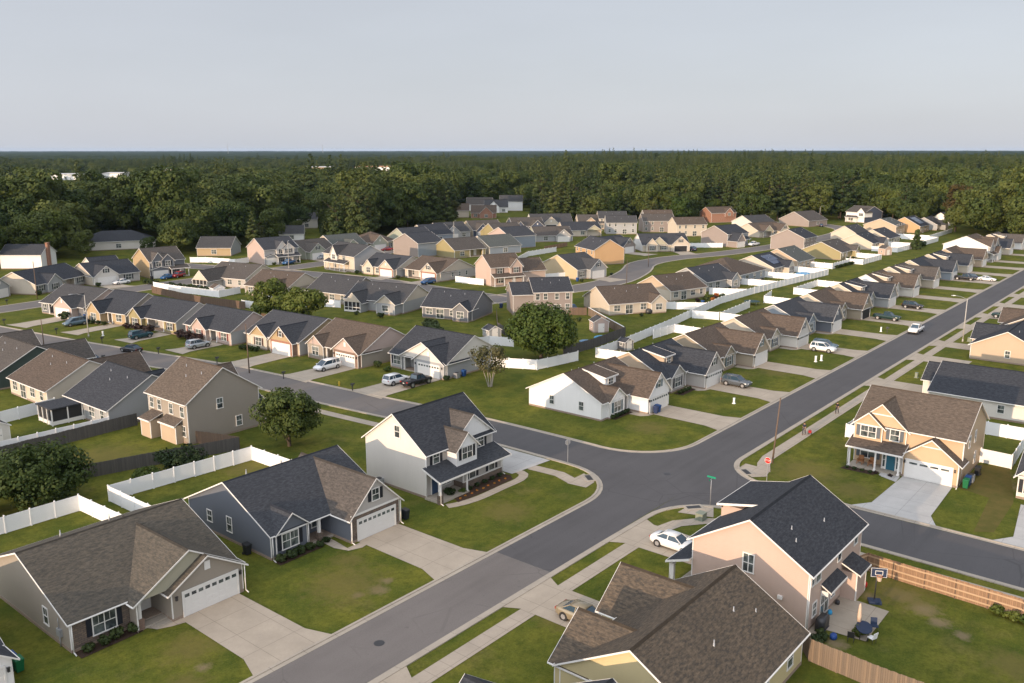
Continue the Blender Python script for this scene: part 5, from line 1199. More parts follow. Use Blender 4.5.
# clearings round houses and sheds that stand in or behind the wood: x, y, radius, length of the open ground towards the viewer
CLEAR = [(252, 611, 18, 40), (165, 331, 13, 25), (228, 303, 10, 22), (268, 347, 7, 30), (511, 1145, 30, 290), (568, 1138, 22, 270), (974, 1230, 36, 250), (1045, 1145, 62, 250), (714, 1255, 22, 260), (414, 357, 26, 40), (374, 322, 16, 20)]
def cleared(x, y):
    for cx, cy, r, l in CLEAR:
        D = math.hypot(cx, cy); ux, uy = cx / D, cy / D; a = (x - cx) * ux + (y - cy) * uy; b = -(x - cx) * uy + (y - cy) * ux
        if abs(b) < r and -l < a < r: return True
        if abs(b) < r and -l * 2.4 < a <= -l: return 'low'
    return False
ROADPTS = [p for q in far for p in q]
g = np.random.default_rng(3); pts = []
def fill(dmin, dmax, sp, near):
    a0, a1 = VAZ - R(40), VAZ + R(40); d = dmin
    while d < dmax:
        n = int((a1 - a0) * d / sp)
        for k in range(n):
            az_ = a0 + (k + g.uniform(.05, .95)) / n * (a1 - a0); dd = d + g.uniform(-.5, .5) * sp
            eb = np.interp(az_, E_AZ, E_D)
            if dd < eb - ((80 if dd * math.sin(az_) > 96 else 0) if VAZ - az_ > .02 else 34): continue
            x, y = dd * math.cos(az_), dd * math.sin(az_); c = cleared(x, y)
            if dd < 720 and any((x - hx) ** 2 + (y - hy) ** 2 < (hr + 7.5) ** 2 for hx, hy, hr in HOUSES): continue
            if dd < eb + 2 and any(abs((x - hx) * math.sin(az_) - (y - hy) * math.cos(az_)) < 9 and math.hypot(hx, hy) > dd for hx, hy, hr in HOUSES if math.hypot(hx, hy) < dd + 45): continue
            if min((x - rx) ** 2 + (y - ry) ** 2 for rx, ry in ROADPTS) < 13 ** 2: continue
            if c is True: continue
            pts.append((dd - eb, x, y, terrain(x, y), .5 if c == 'low' else 1.0, dd))
        d += sp
fill(300, 900, 9.6, True); fill(900, 2400, 13.5, False)
pts.sort(key=lambda p: p[0] + p[5] * .02)
def kindof(x, y, dd):
    n = noise.noise(Vector((x * .009, y * .009, 0))) * 1.3 + g.normal() * .16
    rel = VAZ - math.atan2(y, x)
    n += .16 * smooth(-.12, .1, rel) - .10
    if n > .12: return int(g.choice([4, 5, 6]))
    if g.random() < .035: return 7
    return int(g.choice([0, 0, 1, 2, 3, 3]))
FOREST_LABELS = {'broadleaf_tree': 'round crowned green tree along the front of the wood behind the houses', 'pine_tree': 'tall dark pine along the front of the wood behind the houses'}
rest = []
for i, (q, x, y, z, s_, dd) in enumerate(pts):
    k = kindof(x, y, dd); nm, cm, tm = KINDS[k]; sc = s_ * g.uniform(.66, 1.10) * (1 + .22 * noise.noise(Vector((x * .015, y * .015, 9)))) * (1.12 if dd < 520 and x > 370 and y < 130 else 1.0)
    if q < 45 and dd < 620 and q > 0: sc = min(1.08 if k in (4, 5, 6) else 1.5, sc * float(g.choice([.75, .95, 1.15, 1.5])))
    if i < 150 and dd < 700: tree(nm, FOREST_LABELS[nm], (x, y, z), cm, tm, 'tree', 'trees along the front of the wood', g.uniform(0, 6.28), sc)
    else: rest.append((x, y, z, k, sc * ((.74 + .5 * max(0, noise.noise(Vector((x * .004, y * .004, 3))))) if dd > 900 else 1)))
# the rest of the wood reads as one mass: one object, instanced by geometry nodes
src = bpy.data.collections.new('forest_kinds')
for i, (nm, cm, tm) in enumerate(KINDS):
    o = bpy.data.objects.new('%d_wood_tree' % i, cm); src.objects.link(o)
me = bpy.data.meshes.new('forest'); me.from_pydata([p[:3] for p in rest], [], [])
at = me.attributes.new('kindid', 'INT', 'POINT'); at.data.foreach_set('value', [p[3] for p in rest])
at = me.attributes.new('size', 'FLOAT', 'POINT'); at.data.foreach_set('value', [p[4] for p in rest])
at = me.attributes.new('turn', 'FLOAT', 'POINT'); at.data.foreach_set('value', [g.uniform(0, 6.28) for p in rest])
fo = kind(link('forest', me), 'stuff')
fo['label'] = 'wide mixed wood stretching from the last houses to the horizon'; fo['category'] = 'forest'
ng = bpy.data.node_groups.new('forest_scatter', 'GeometryNodeTree')
ng.interface.new_socket('Geometry', in_out='INPUT', socket_type='NodeSocketGeometry'); ng.interface.new_socket('Geometry', in_out='OUTPUT', socket_type='NodeSocketGeometry')
gi = ng.nodes.new('NodeGroupInput'); go = ng.nodes.new('NodeGroupOutput'); ip = ng.nodes.new('GeometryNodeInstanceOnPoints'); ci = ng.nodes.new('GeometryNodeCollectionInfo')
ci.inputs[0].default_value = src; ci.inputs[1].default_value = True; ci.inputs[2].default_value = True
def named(n_, t_):
    x = ng.nodes.new('GeometryNodeInputNamedAttribute'); x.data_type = t_; x.inputs[0].default_value = n_; return x.outputs[0]
cx = ng.nodes.new('ShaderNodeCombineXYZ'); ng.links.new(named('turn', 'FLOAT'), cx.inputs[2])
ng.links.new(gi.outputs[0], ip.inputs['Points']); ng.links.new(ci.outputs[0], ip.inputs['Instance']); ip.inputs['Pick Instance'].default_value = True
ng.links.new(named('kindid', 'INT'), ip.inputs['Instance Index']); ng.links.new(cx.outputs[0], ip.inputs['Rotation']); ng.links.new(named('size', 'FLOAT'), ip.inputs['Scale'])
ng.links.new(ip.outputs[0], go.inputs[0])
md = fo.modifiers.new('scatter', 'NODES'); md.node_group = ng
# far canopy out to the horizon
def canopy():
    r_ = 2350.0; rings = []
    while r_ < 19000: rings.append(r_); r_ *= 1.012
    n = 420; a0, a1 = VAZ - R(42), VAZ + R(42); v = []; f = []
    for i, r in enumerate(rings):
        for k in range(n):
            a = a0 + (a1 - a0) * k / (n - 1); x, y = r * math.cos(a), r * math.sin(a)
            z = terrain(x, y) + (0 if i == 0 else 14 + 5 * noise.noise(Vector((x * .02, y * .02, 1))) + 4 * noise.noise(Vector((x * .0023, y * .0023, 5))) + g.uniform(-2, 2))
            v.append((x, y, z))
    for i in range(len(rings) - 1):
        for k in range(n - 1): f.append((i * n + k, i * n + k + 1, (i + 1) * n + k + 1, (i + 1) * n + k))
    me = bpy.data.meshes.new('far_forest'); me.from_pydata(v, [], f); me.materials.append(M_FIELD)
    o = kind(link('far_forest', me), 'stuff'); o['label'] = 'distant tree canopy fading into haze at the horizon'; o['category'] = 'forest'
canopy()

# ------------------------------------------------------------------ haze: the air between the houses and the horizon
def haze():
    b = MB(); b.box(-800, 19500, -9000, 19500, -4.0, 62.0)
    q = bpy.data.materials.new('haze'); q.use_nodes = True; t = q.node_tree; t.nodes.clear()
    o = t.nodes.new('ShaderNodeOutputMaterial'); v = t.nodes.new('ShaderNodeVolumePrincipled')
    v.inputs['Color'].default_value = (.50, .70, 1.0, 1); v.inputs['Density'].default_value = HAZE; v.inputs['Anisotropy'].default_value = 0.0
    t.links.new(v.outputs[0], o.inputs['Volume'])
    h = kind(b.obj('haze', q), 'stuff'); h['label'] = 'pale blue haze softening the far wood'; h['category'] = 'haze'
HAZE = 0.00002
haze()
# ------------------------------------------------------------------ fences
W_OLD = wood('weathered_wood', (0.075, 0.07, 0.066), (0.125, 0.115, 0.105)); W_NEW = wood('cedar_wood', (0.36, 0.225, 0.135), (0.19, 0.12, 0.075)); W_GREY = wood('grey_wood', (0.26, 0.19, 0.13), (0.11, 0.092, 0.075), .16)
W_RAIL_LIT = plain('rail_wood_lit', (0.42, 0.29, 0.18), .8)  # lit look of the cedar rails put into a paler wood colour
W_BROWN = wood('brown_wood', (0.17, 0.115, 0.08), (0.11, 0.08, 0.06))
def fence(label, pts, mat='vinyl', h=1.8, group='white vinyl fences', step=2.44, rails=None, cap=False):
    m = {'vinyl': VINYL, 'old': W_OLD, 'new': W_NEW, 'grey': W_GREY, 'brown': W_BROWN}[mat]
    t = thing('vinyl_fence' if mat == 'vinyl' else 'wood_fence', label, 'fence', (*pts[0], 0), 0, group)
    ox, oy = pts[0]; vin = mat == 'vinyl'
    for i in range(len(pts) - 1):
        a = Vector(pts[i]); b_ = Vector(pts[i + 1]); L_ = (b_ - a).length; n = max(1, round(L_ / step)); s_ = L_ / n; ang = math.atan2(b_.y - a.y, b_.x - a.x)
        key = ('fp', mat, round(s_, 3), h, rails)
        if key not in CACHE:
            b = MB()
            if vin:
                b.box(.06, s_ - .06, -.018, .018, .1, h - .08); b.box(.06, s_ - .06, -.03, .03, h - .14, h - .02); b.box(.06, s_ - .06, -.03, .03, .06, .2)
            else:
                k = 0; x = .0
                while x < s_ - .02:
                    wv = rnd.uniform(-.025, .025); b.box(x, min(s_, x + .135), -.012, .012, .04, h + wv); x += .142
                if rails:
                    for z in (.35, h / 2, h - .25): b.box(0, s_, min(rails * .014, rails * .06), max(rails * .014, rails * .06), z - .065, z + .065, 1)
            CACHE[key] = b.mesh('panel', [m, W_RAIL_LIT] if rails else [m])
        if ('fpost', mat, h) not in CACHE:
            b = MB(); r = .065 if vin else .05; b.box(-r, r, -r, r, 0, h + (.04 if vin else -.02))
            if vin: b.solid([(-.08, -.08, h + .04), (.08, -.08, h + .04), (.08, .08, h + .04), (-.08, .08, h + .04)], [(-.01, -.01, h + .12), (.01, -.01, h + .12), (.01, .01, h + .12), (-.01, .01, h + .12)])
            CACHE[('fpost', mat, h)] = b.mesh('post', [W_BROWN if mat == 'new' else m])
        for k in range(n):
            p = a + (b_ - a) * (k / n)
            link('panel', CACHE[key], t, (p.x - ox, p.y - oy, rnd.uniform(-.03, .02)), ang)
            link('post', CACHE[('fpost', mat, h)], t, (p.x - ox, p.y - oy, 0), ang)
    p = pts[-1]; link('post', CACHE[('fpost', mat, h)], t, (p[0] - ox, p[1] - oy, 0), ang)
    if cap:
        b = MB(); strip(b, [(x - ox, y - oy) for x, y in pts], -.09, .09, h + .02, h + .09); b.obj('top_rail', VINYL, t)
    return t
fence('white vinyl fence round the yard behind the taupe house at the left edge', [(16.0, 89.9), (37.6, 89.6), (38.1, 79.2)])
fence('white vinyl fence enclosing the yard between the taupe and the blue grey house', [(41.0, 79.0), (40.8, 89.7), (58.1, 88.8), (58.3, 78.4)])
fence('long white vinyl fence behind the dark wooden fence in the left yards', [(28.0, 112.6), (39.3, 114.5), (52.9, 114.0)])
fence('white vinyl fence between the charcoal roofed house and the brown roofed one', [(36.0, 126.4), (44.4, 127.9), (52.4, 129.2)])
fence('dark weathered wooden fence below the long white fence in the left yards', [(28.0, 110.9), (38.6, 112.4), (56.2, 112.9)], 'old', 1.75, 'wooden fences in the left yards')
fence('dark weathered wooden fence crossing the left yards behind the bushy tree', [(28.0, 102.0), (43.3, 98.1), (48.5, 96.7), (59.2, 93.2)], 'old', 1.7, 'wooden fences in the left yards')
fence('brown wooden fence running from the corner of the beige two storey house', [(57.2, 99.6), (58.4, 96.5), (59.4, 93.4)], 'brown', 1.7, 'wooden fences in the left yards')
fence('white vinyl fence partly under the big round tree', [(110.6, 101.0), (115.6, 89.4), (125.6, 87.9)])
fence('white vinyl fence behind the pale barked tree', [(115.5, 110.6), (125.4, 108.8), (127.0, 104.0)])
fence('black weathered fence along the left side of the mauve house yard', [(131.5, 108.0), (137.0, 116.5), (150.2, 128.0)], 'old', 1.8, 'wooden fences in the middle yards')
fence('grey weathered fence behind the blue pool and the big tree', [(126.3, 91.6), (136.0, 91.6), (149.2, 92.8)], 'old', 1.9, 'wooden fences in the middle yards')
fence('grey brown wooden fence with white top rail beside the pink shed', [(149.3, 93.2), (156.0, 102.0), (163.4, 111.6)], 'grey', 1.8, 'wooden fences in the middle yards', cap=True)
fence('brown wooden fence between the mauve house and the cream ranch', [(163.2, 112.0), (160.9, 115.2)], 'brown', 1.8, 'wooden fences in the middle yards')
fence('white vinyl fence round the back yard with the small dark shed', [(130.6, 79.5), (129.7, 86.8), (138.5, 87.4)])
fence('very long white vinyl fence behind the cream ranch and the flowering yard', [(138.8, 87.3), (150.0, 88.6), (162.0, 90.0), (176.0, 92.3), (197.0, 95.2), (214, 95.4), (232.0, 94.8), (264.2, 93.2)])
fence('white vinyl side fence between the cream ranch and the flowering yard', [(181.5, 102.5), (186.5, 93.9)])
fence('white vinyl side fence right of the flowering yard', [(208.0, 104.0), (212.0, 95.6)])
fence('white vinyl side fence left of the brown hipped roof', [(229.5, 107.0), (230.5, 95.0)])
fence('white vinyl side fence right of the brown hipped roof', [(247.4, 107.0), (248.0, 94.4)])
fence('white vinyl side fence below the solar panel roof', [(264.4, 105.0), (264.4, 93.6)])
fence('white vinyl fence of the third yard behind the main street row', [(158.4, 78.0), (158.6, 86.8), (150.5, 87.0)])
fence('white vinyl fence of the yard behind the cream house in the main street row', [(177.0, 78.0), (177.2, 85.6), (196.0, 87.3)])
fence('white vinyl fence joining the long fence behind the slate blue house', [(175.4, 91.6), (177.0, 85.9)])
fence('white vinyl fence round the trampoline yard behind the slate blue house', [(205.0, 78.0), (204.7, 87.5), (214.0, 89.6)])
fence('white vinyl fence yard beyond the trampoline', [(222.0, 78.0), (222.2, 87.0), (240.0, 87.4), (240.0, 78.5)])
fence('white vinyl fence with shrubs along it before the grassy strip', [(279.2, 105.0), (278.5, 97.1), (294.8, 97.2), (301.0, 99.0)])
fence('white vinyl fence round the small yard beside the pink playhouse', [(295.3, 98.5), (295.6, 93.1), (313.8, 92.8), (314.2, 102.0)])
fence('white vinyl fence round the yards left of the conifer', [(339.0, 104.0), (340.0, 95.0), (358.0, 94.4), (357.0, 104.0)])
fence('white vinyl fence round the yards right of the conifer', [(360.5, 105.0), (361.0, 94.6), (392.0, 94.0), (394.0, 109.0)])
fence('white vinyl fence of the last yards before the wood', [(398.0, 112.0), (398.0, 99.0), (440.0, 100.0)])
fence('white vinyl fence in front of the small white house by the wood', [(478.0, 118.0), (480.0, 108.0), (496.0, 109.0)])
fence('white vinyl fence right of the open garage at the back street bend', [(303.5, 163.5), (306.5, 161.6), (314.5, 152.6)])
fence('white vinyl fence left of the pink house with the side wing', [(181.5, 170.0), (182.2, 160.0)])
fence('white vinyl fence right of the pink house with the side wing', [(200.4, 153.5), (208.4, 150.6)])
fence('long pale vinyl fence behind the pink house, below the pink gable', [(210.0, 176.0), (243.9, 192.9), (262.0, 194.0)])
fence('white vinyl fence below the amber house with grey gable on the left', [(158.0, 270.0), (161.3, 266.0), (164.5, 253.6), (170.2, 254.4)])
fence('white vinyl fence round the pergola patio', [(120.8, 226.0), (121.4, 214.0), (123.7, 198.9), (131.0, 200.6)])
fence('brown wooden fence running behind the amber and olive houses', [(116.5, 219.0), (115.4, 196.0), (118.0, 179.0)], 'brown', 1.9, 'wooden fences in the middle yards')
fence('short white vinyl fence left of the pair of trees', [(119.0, 181.8), (120.0, 177.0)])
fence('white vinyl fence by the orange brown wall and the pair of trees', [(128.0, 169.0), (131.8, 168.6), (133.6, 163.0)])
fence('brown weathered fence behind the taupe and pink cream houses', [(112.4, 165.0), (113.6, 140.0), (116.0, 112.0)], 'brown', 1.6, 'wooden fences in the middle yards')
fence('tan wooden fence in front of the grey and amber house', [(262.0, 199.5), (280.0, 202.0)], 'new', 1.6, 'wooden fences in the middle yards')
fence('cream vinyl fence of the side yard right of the amber house', [(113.7, 20.0), (113.5, 16.6), (126.0, 16.9)])
fence('white vinyl fence at the back of the amber house yard', [(126.0, 17.1), (125.9, 35.6), (113.0, 35.9), (112.8, 32.2)])
fence('cedar fence with rails along the pavement behind the basketball hoop', [(75.2, 21.8), (76.3, 21.4), (75.9, 14.0), (75.4, 4.0), (75.0, -8.0)], 'new', 1.75, 'cedar fences of the patio yard', rails=-1, step=2.6)
fence('weathered plank fence between the patio yard and the brown roofed house', [(60.4, 21.2), (59.0, 20.0), (58.6, 15.8), (58.4, 11.0), (58.0, 2.0)], 'grey', 1.85, 'cedar fences of the patio yard')

# ------------------------------------------------------------------ vehicles
PAINT = {k: plain('paint_' + k, v, .22, .6, .04, mtl) for k, v, mtl in (('white', (.70, .70, .69), 0), ('gold', (.30, .25, .17), .4), ('black', (.012, .012, .015), 0), ('teal', (.015, .06, .075), .2), ('blue', (.02, .09, .22), .2), ('red', (.26, .015, .015), 0), ('silver', (.42, .45, .47), .4), ('grey', (.10, .115, .13), .3), ('navy', (.02, .03, .06), .2), ('darkgreen', (.012, .035, .03), .2), ('bluegrey', (.10, .15, .19), .3))}
CGLASS_SKY = plain('car_glass_sky_tint', (.03, .055, .08), .06, .7, .1); TYRE = plain('tyre', (.02, .02, .02), .8); RIM = plain('rim', (.42, .42, .43), .3, .5, .05, .6); HEADL = plain('headlight_lens', (.65, .66, .66), .1, .6); TAILL = plain('taillight_lens', (.30, .015, .012), .2, .5)  # reflected sky is put into the blue base of the car glass
# stations along the length: x, half width, bottom, belt height ; cabin: base front, roof front, roof rear, base rear, roof height, half width at roof
CARS = {
 'sedan': dict(body=[(-2.38, .62, .42, .78), (-2.28, .80, .30, .88), (-1.9, .88, .22, .95), (-1.0, .91, .20, .95), (.6, .91, .20, .93), (1.4, .89, .20, .88), (2.0, .86, .22, .78), (2.3, .76, .30, .66), (2.40, .58, .42, .58)], cab=(-1.85, -1.0, .35, 1.18, 1.44, .60, .80), wb=1.42, wr=.33),
 'suv': dict(body=[(-2.36, .70, .48, .95), (-2.28, .86, .36, 1.05), (-1.9, .92, .28, 1.10), (-1.0, .94, .27, 1.10), (.6, .94, .27, 1.08), (1.3, .92, .27, 1.04), (1.95, .90, .30, .98), (2.28, .80, .40, .84), (2.36, .62, .5, .72)], cab=(-2.2, -1.95, .25, 1.1, 1.72, .68, .84), wb=1.4, wr=.38),
 'minivan': dict(body=[(-2.5, .74, .42, .98), (-2.42, .90, .30, 1.06), (-1.9, .96, .22, 1.08), (-.8, .97, .21, 1.06), (.8, .97, .21, 1.02), (1.5, .94, .22, .96), (2.1, .90, .26, .84), (2.44, .76, .36, .70), (2.52, .56, .46, .6)], cab=(-2.36, -2.1, .55, 1.7, 1.74, .70, .86), wb=1.52, wr=.34),
 'pickup': dict(body=[(-2.9, .84, .55, 1.10), (-2.84, .92, .45, 1.14), (-2.2, .96, .38, 1.15), (-.6, .97, .34, 1.15), (.8, .97, .34, 1.14), (1.6, .96, .34, 1.12), (2.4, .93, .38, 1.06), (2.72, .84, .46, .92), (2.8, .66, .56, .82)], cab=(-.75, -.55, .65, 1.35, 1.84, .70, .86), wb=1.8, wr=.41)}
def car_parts(kd):
    if ('car', kd) in CACHE: return CACHE[('car', kd)]
    D = CARS[kd]; out = {}
    b = MB(); rings = []
    for x, hw, zb, zt in D['body']:
        prof = [(-hw * .86, zb), (-hw * .98, zb + .10), (-hw, zb + (zt - zb) * .55), (-hw * .975, zt - .06), (-hw * .86, zt), (0, zt + .035)]
        ring = [(x, y, z) for y, z in prof] + [(x, -y, z) for y, z in reversed(prof[:-1])]
        rings.append(ring)
    b.loft(rings); out['body'] = b
    if kd == 'pickup':                                             # open bed
        b.box(-2.78, -.78, -.78, .78, 1.10, 1.165, 1)
    c = MB(); xb, xr0, xr1, xf, zt, hr, hb = D['cab']; z0 = D['body'][3][3] - .02; zf = D['body'][5][3] - .02
    lo = [(xb, -hb * .92, z0), (xf, -hb * .94, zf), (xf, hb * .94, zf), (xb, hb * .92, z0)]; mid = lo
    hi = [(xr0, -hr, zt - .06), (xr1, -hr, zt - .06), (xr1, hr, zt - .06), (xr0, hr, zt - .06)]
    c.solid(lo, hi); out['glasshouse'] = c
    r = MB()
    e = .05
    r.loft([[(xr0 - .06, y * hr, zt - .075 + dz) for y, dz in ((-1.04, 0), (-.9, .06), (0, .085), (.9, .06), (1.04, 0))], [((xr0 + xr1) / 2, y * hr, zt - .065 + dz) for y, dz in ((-1.05, 0), (-.92, .07), (0, .10), (.92, .07), (1.05, 0))], [(xr1 + .06, y * hr, zt - .075 + dz) for y, dz in ((-1.04, 0), (-.9, .05), (0, .075), (.9, .05), (1.04, 0))]])
    for sy in (-1, 1):                                             # pillars
        def pil(p, q, w_): 
            p = Vector(p); q = Vector(q); r.solid([(p.x - w_, p.y, p.z), (p.x + w_, p.y, p.z), (p.x + w_, p.y - sy * .06, p.z), (p.x - w_, p.y - sy * .06, p.z)], [(q.x - w_, q.y, q.z), (q.x + w_, q.y, q.z), (q.x + w_, q.y - sy * .06, q.z), (q.x - w_, q.y - sy * .06, q.z)])
        pil((xf - .02, sy * hb * .955, zf), (xr1, sy * hr * 1.02, zt - .05), .045); pil((xb + .06, sy * hb * .94, z0), (xr0 + .02, sy * hr * 1.02, zt - .05), .07)
        m0 = (xb + xf) / 2; m1 = (xr0 + xr1) / 2; pil((m0 - .1, sy * hb * .955, (z0 + zf) / 2), (m1 - .05, sy * hr * 1.02, zt - .05), .045)
        if kd in ('suv', 'minivan'): pil((xb + .95, sy * hb * .95, z0), (xr0 + .75, sy * hr * 1.02, zt - .05), .05)
    out['roof_panel'] = r
    w_ = MB(); q = D['wr']; w_.tube((0, -.11, 0), (0, .11, 0), q, q, 20); out['wheel'] = w_
    m = MB(); m.tube((0, -.118, 0), (0, .118, 0), q * .64, q * .64, 14)
    for k in range(5):
        t = k * 1.2566; m.box(-.03, .03, -.125, -.118, .05, q * .6) if k == 0 else None
    out['rim'] = m
    a = MB()                                                       # dark wheel housings
    for sx in (-1, 1):
        for sy in (-1, 1):
            x = sx * D['wb']; hw = D['body'][3][1]
            a.tube((x, sy * (hw - .25), q), (x, sy * (hw + .004), q), q + .07, q + .07, 18)
    out['wheel_arch'] = a
    x = D['body'][-2][0]; hw = D['body'][-2][1]; z = D['body'][-2][3] - .1
    h_ = MB(); h_.box(-.1, .06, -.17, .17, -.07, .07); out['headlight'] = h_
    t = MB(); t.box(-.05, .07, -.16, .16, -.09, .09); out['taillight'] = t
    mr = MB(); mr.box(-.07, .07, -.1, .1, 0, .12); out['mirror'] = mr
    p = MB(); p.box(-.012, .012, -.16, .16, -.06, .06); out['plate'] = p
    CACHE[('car', kd)] = out; return out
def carmesh(kd, part, mats):
    key = ('cm', kd, part, mats[0].name)
    if key not in CACHE: CACHE[key] = car_parts(kd)[part].mesh(part, mats, False)
    return CACHE[key]
def car(kd, col, x, y, head, label, name=None):
    D = CARS[kd]; p = PAINT[col]
    t = thing('parked_car' if kd != 'pickup' else 'pickup_truck', label, {'pickup': 'pickup truck', 'minivan': 'minivan', 'suv': 'car', 'sedan': 'car'}[kd], (x, y, .05), R(head), 'cars parked in the drives')
    bd = link('body', carmesh(kd, 'body', [p, TYRE]), t); link('glasshouse', carmesh(kd, 'glasshouse', [CGLASS_SKY]), t); link('roof_panel', carmesh(kd, 'roof_panel', [p]), t); link('wheel_arch', carmesh(kd, 'wheel_arch', [TYRE]), t)
    hw = D['body'][3][1]
    for sx in (-1, 1):
        for sy in (-1, 1):
            wo = link('wheel', carmesh(kd, 'wheel', [TYRE]), t, (sx * D['wb'], sy * (hw - .10), D['wr'])); link('rim', carmesh(kd, 'rim', [RIM]), wo)
    f = D['body'][-2]; r = D['body'][1]
    for sy in (-1, 1):
        link('headlight', carmesh(kd, 'headlight', [HEADL]), t, (f[0] - .02, sy * f[1] * .74, f[3] - .07)); link('taillight', carmesh(kd, 'taillight', [TAILL]), t, (r[0] - .02, sy * r[1] * .78, r[3] - .12))
        link('mirror', carmesh(kd, 'mirror', [p]), t, (D['cab'][3] - .25, sy * (hw + .06), D['body'][4][3] - .02))
    link('plate', carmesh(kd, 'plate', [WHITE]), t, (r[0] - .09, 0, r[3] - .3))
    return t
car('sedan', 'white', 69.4, 37.0, -92, 'white sedan in the drive of the peach house')
car('sedan', 'gold', 52.9, 36.0, -90, 'gold sedan in the drive beside the brown cross gabled roof')
car('suv', 'grey', 127.7, 58.3, -90, 'dark grey suv in the drive of the second house in the main street row')
car('suv', 'white', 160.9, 56.6, -90, 'white suv nearest the kerb in the drive of the cream house')
car('suv', 'bluegrey', 163.6, 57.2, -90, 'pale blue car standing behind the white suv in the same drive')
car('pickup', 'white', 190.4, 48.1, 180, 'white pickup parked at the far kerb of the main street')
car('pickup', 'darkgreen', 200.9, 57.0, -90, 'dark teal pickup in the drive of the open garage house')
car('suv', 'black', 219.8, 56.8, -90, 'black suv in the drive of the pale grey dormer house')
car('pickup', 'black', 278.8, 58.6, -90, 'black pickup in front of the blue grey house far up the street')
car('suv', 'navy', 281.4, 57.0, -90, 'dark suv beside the black pickup far up the street')
car('sedan', 'white', 281.0, 53.2, -90, 'white sedan behind the black pickup far up the street')
car('pickup', 'darkgreen', 219.6, 37.0, 90, 'dark green pickup in a near side drive beyond the tall street lamp')
car('suv', 'white', 94.0, 101.6, 0, 'white suv with dark rear window beside the black pickup')
car('pickup', 'black', 95.6, 98.4, 0, 'black pickup with red tail lamp in front of the grey house with black roof')
car('minivan', 'white', 93.0, 117.7, 180, 'white minivan in the drive of the taupe house with pink gable')
car('suv', 'silver', 88.2, 150.2, 0, 'silver blue suv in front of the house with round bushes')
car('suv', 'teal', 85.6, 167.0, 0, 'dark teal suv in the drive of the olive house')
car('sedan', 'black', 78.2, 156.6, 100, 'black sedan parked on the side street by the far kerb')
car('minivan', 'bluegrey', 83.4, 190.6, 180, 'blue grey minivan in the drive beside the street lamp on the left')
car('sedan', 'navy', 69.4, 154.6, 100, 'dark blue car parked by the near kerb behind the left roofs')
car('sedan', 'white', 119.2, 240.6, 180, 'white car in front of the garage house with black roof on the left')
car('sedan', 'blue', 132.8, 240.2, 200, 'bright blue car before the amber two storey house')
car('suv', 'red', 136.4, 240.4, 200, 'dark red car beside the bright blue one')
car('pickup', 'blue', 175.6, 239.8, 200, 'blue pickup before the pink two storey house with white gables')
car('sedan', 'red', 224.0, 244.6, 160, 'red car below the brown hipped roof')
car('suv', 'blue', 174.2, 173.8, 180, 'blue suv at the garage of the cream house with brown roof')
car('sedan', 'navy', 432.8, 157.8, 20, 'dark car on the far road before the wood')
car('pickup', 'white', 327.4, 145.6, 170, 'white truck beside the mauve stepped gables')
car('suv', 'navy', 296.5, 156.0, 50, 'dark suv at the open garage by the back street bend')
car('sedan', 'silver', 192.6, 243.2, 10, 'pale car before the grey house with brown roof, right of the pink two storey house')
car('sedan', 'blue', 166.4, 118.4, 50, 'small blue car half hidden between the mauve and the cream house')

# ------------------------------------------------------------------ trees and shrubs in the gardens
def one_tree(name, label, x, y, H_, rad, n, size, mat, seed, fn=broad, base=.22, tr=None, bark=None, nl=16, inner=.5, tr_r=.22, group=None):
    cm = fn('crown', H_, rad, n, size, mat, seed, base) if fn is pine else fn('crown', H_, rad, n, size, mat, seed, base, nl, inner)
    return tree(name, label, (x, y, 0), cm, tr or trunk('trunk', H_ * .75, tr_r, bark or M_BARK, seed, 6, base + .05), 'tree', group)
one_tree('shade_tree', 'big round bright green tree beside the white fence in the middle', 121.4, 93.0, 10.6, 6.8, 15000, .25, L_BRIGHT, 11, base=.06, nl=34, tr_r=.35)
one_tree('garden_tree', 'dense dark green tree right of the beige two storey house', 64.2, 89.6, 8.4, 3.9, 14000, .16, L_OAK, 12, base=.0, nl=40)
one_tree('bushy_tree', 'wide bushy dark tree hanging over the white fence at the left edge', 36.2, 94.6, 6.6, 4.9, 14000, .17, L_OAK, 13, base=.02, nl=34)
one_tree('bushy_tree', 'wide bushy dark tree at the left edge, beside its fellow', 30.2, 95.6, 6.2, 4.4, 11000, .17, L_OAK, 14, base=.02, nl=32)
one_tree('shrub', 'dark green shrub against the middle of the white fence in the left yards', 50.6, 92.2, 3.4, 2.7, 4500, .13, L_HEDGE, 15, base=.04)
one_tree('shrub', 'low green shrub left of the dark shrub behind the white fence', 46.4, 92.2, 1.7, 1.9, 2200, .12, L_BRIGHT, 16, base=.02)
one_tree('garden_tree', 'green tree at the left of the pair behind the side street', 112.2, 161.5, 10.0, 5.0, 7000, .27, L_BRIGHT, 17, base=.08)
one_tree('garden_tree', 'green tree at the right of the pair behind the side street', 113.6, 151.2, 9.6, 5.2, 7000, .27, L_BRIGHT, 18, base=.08)
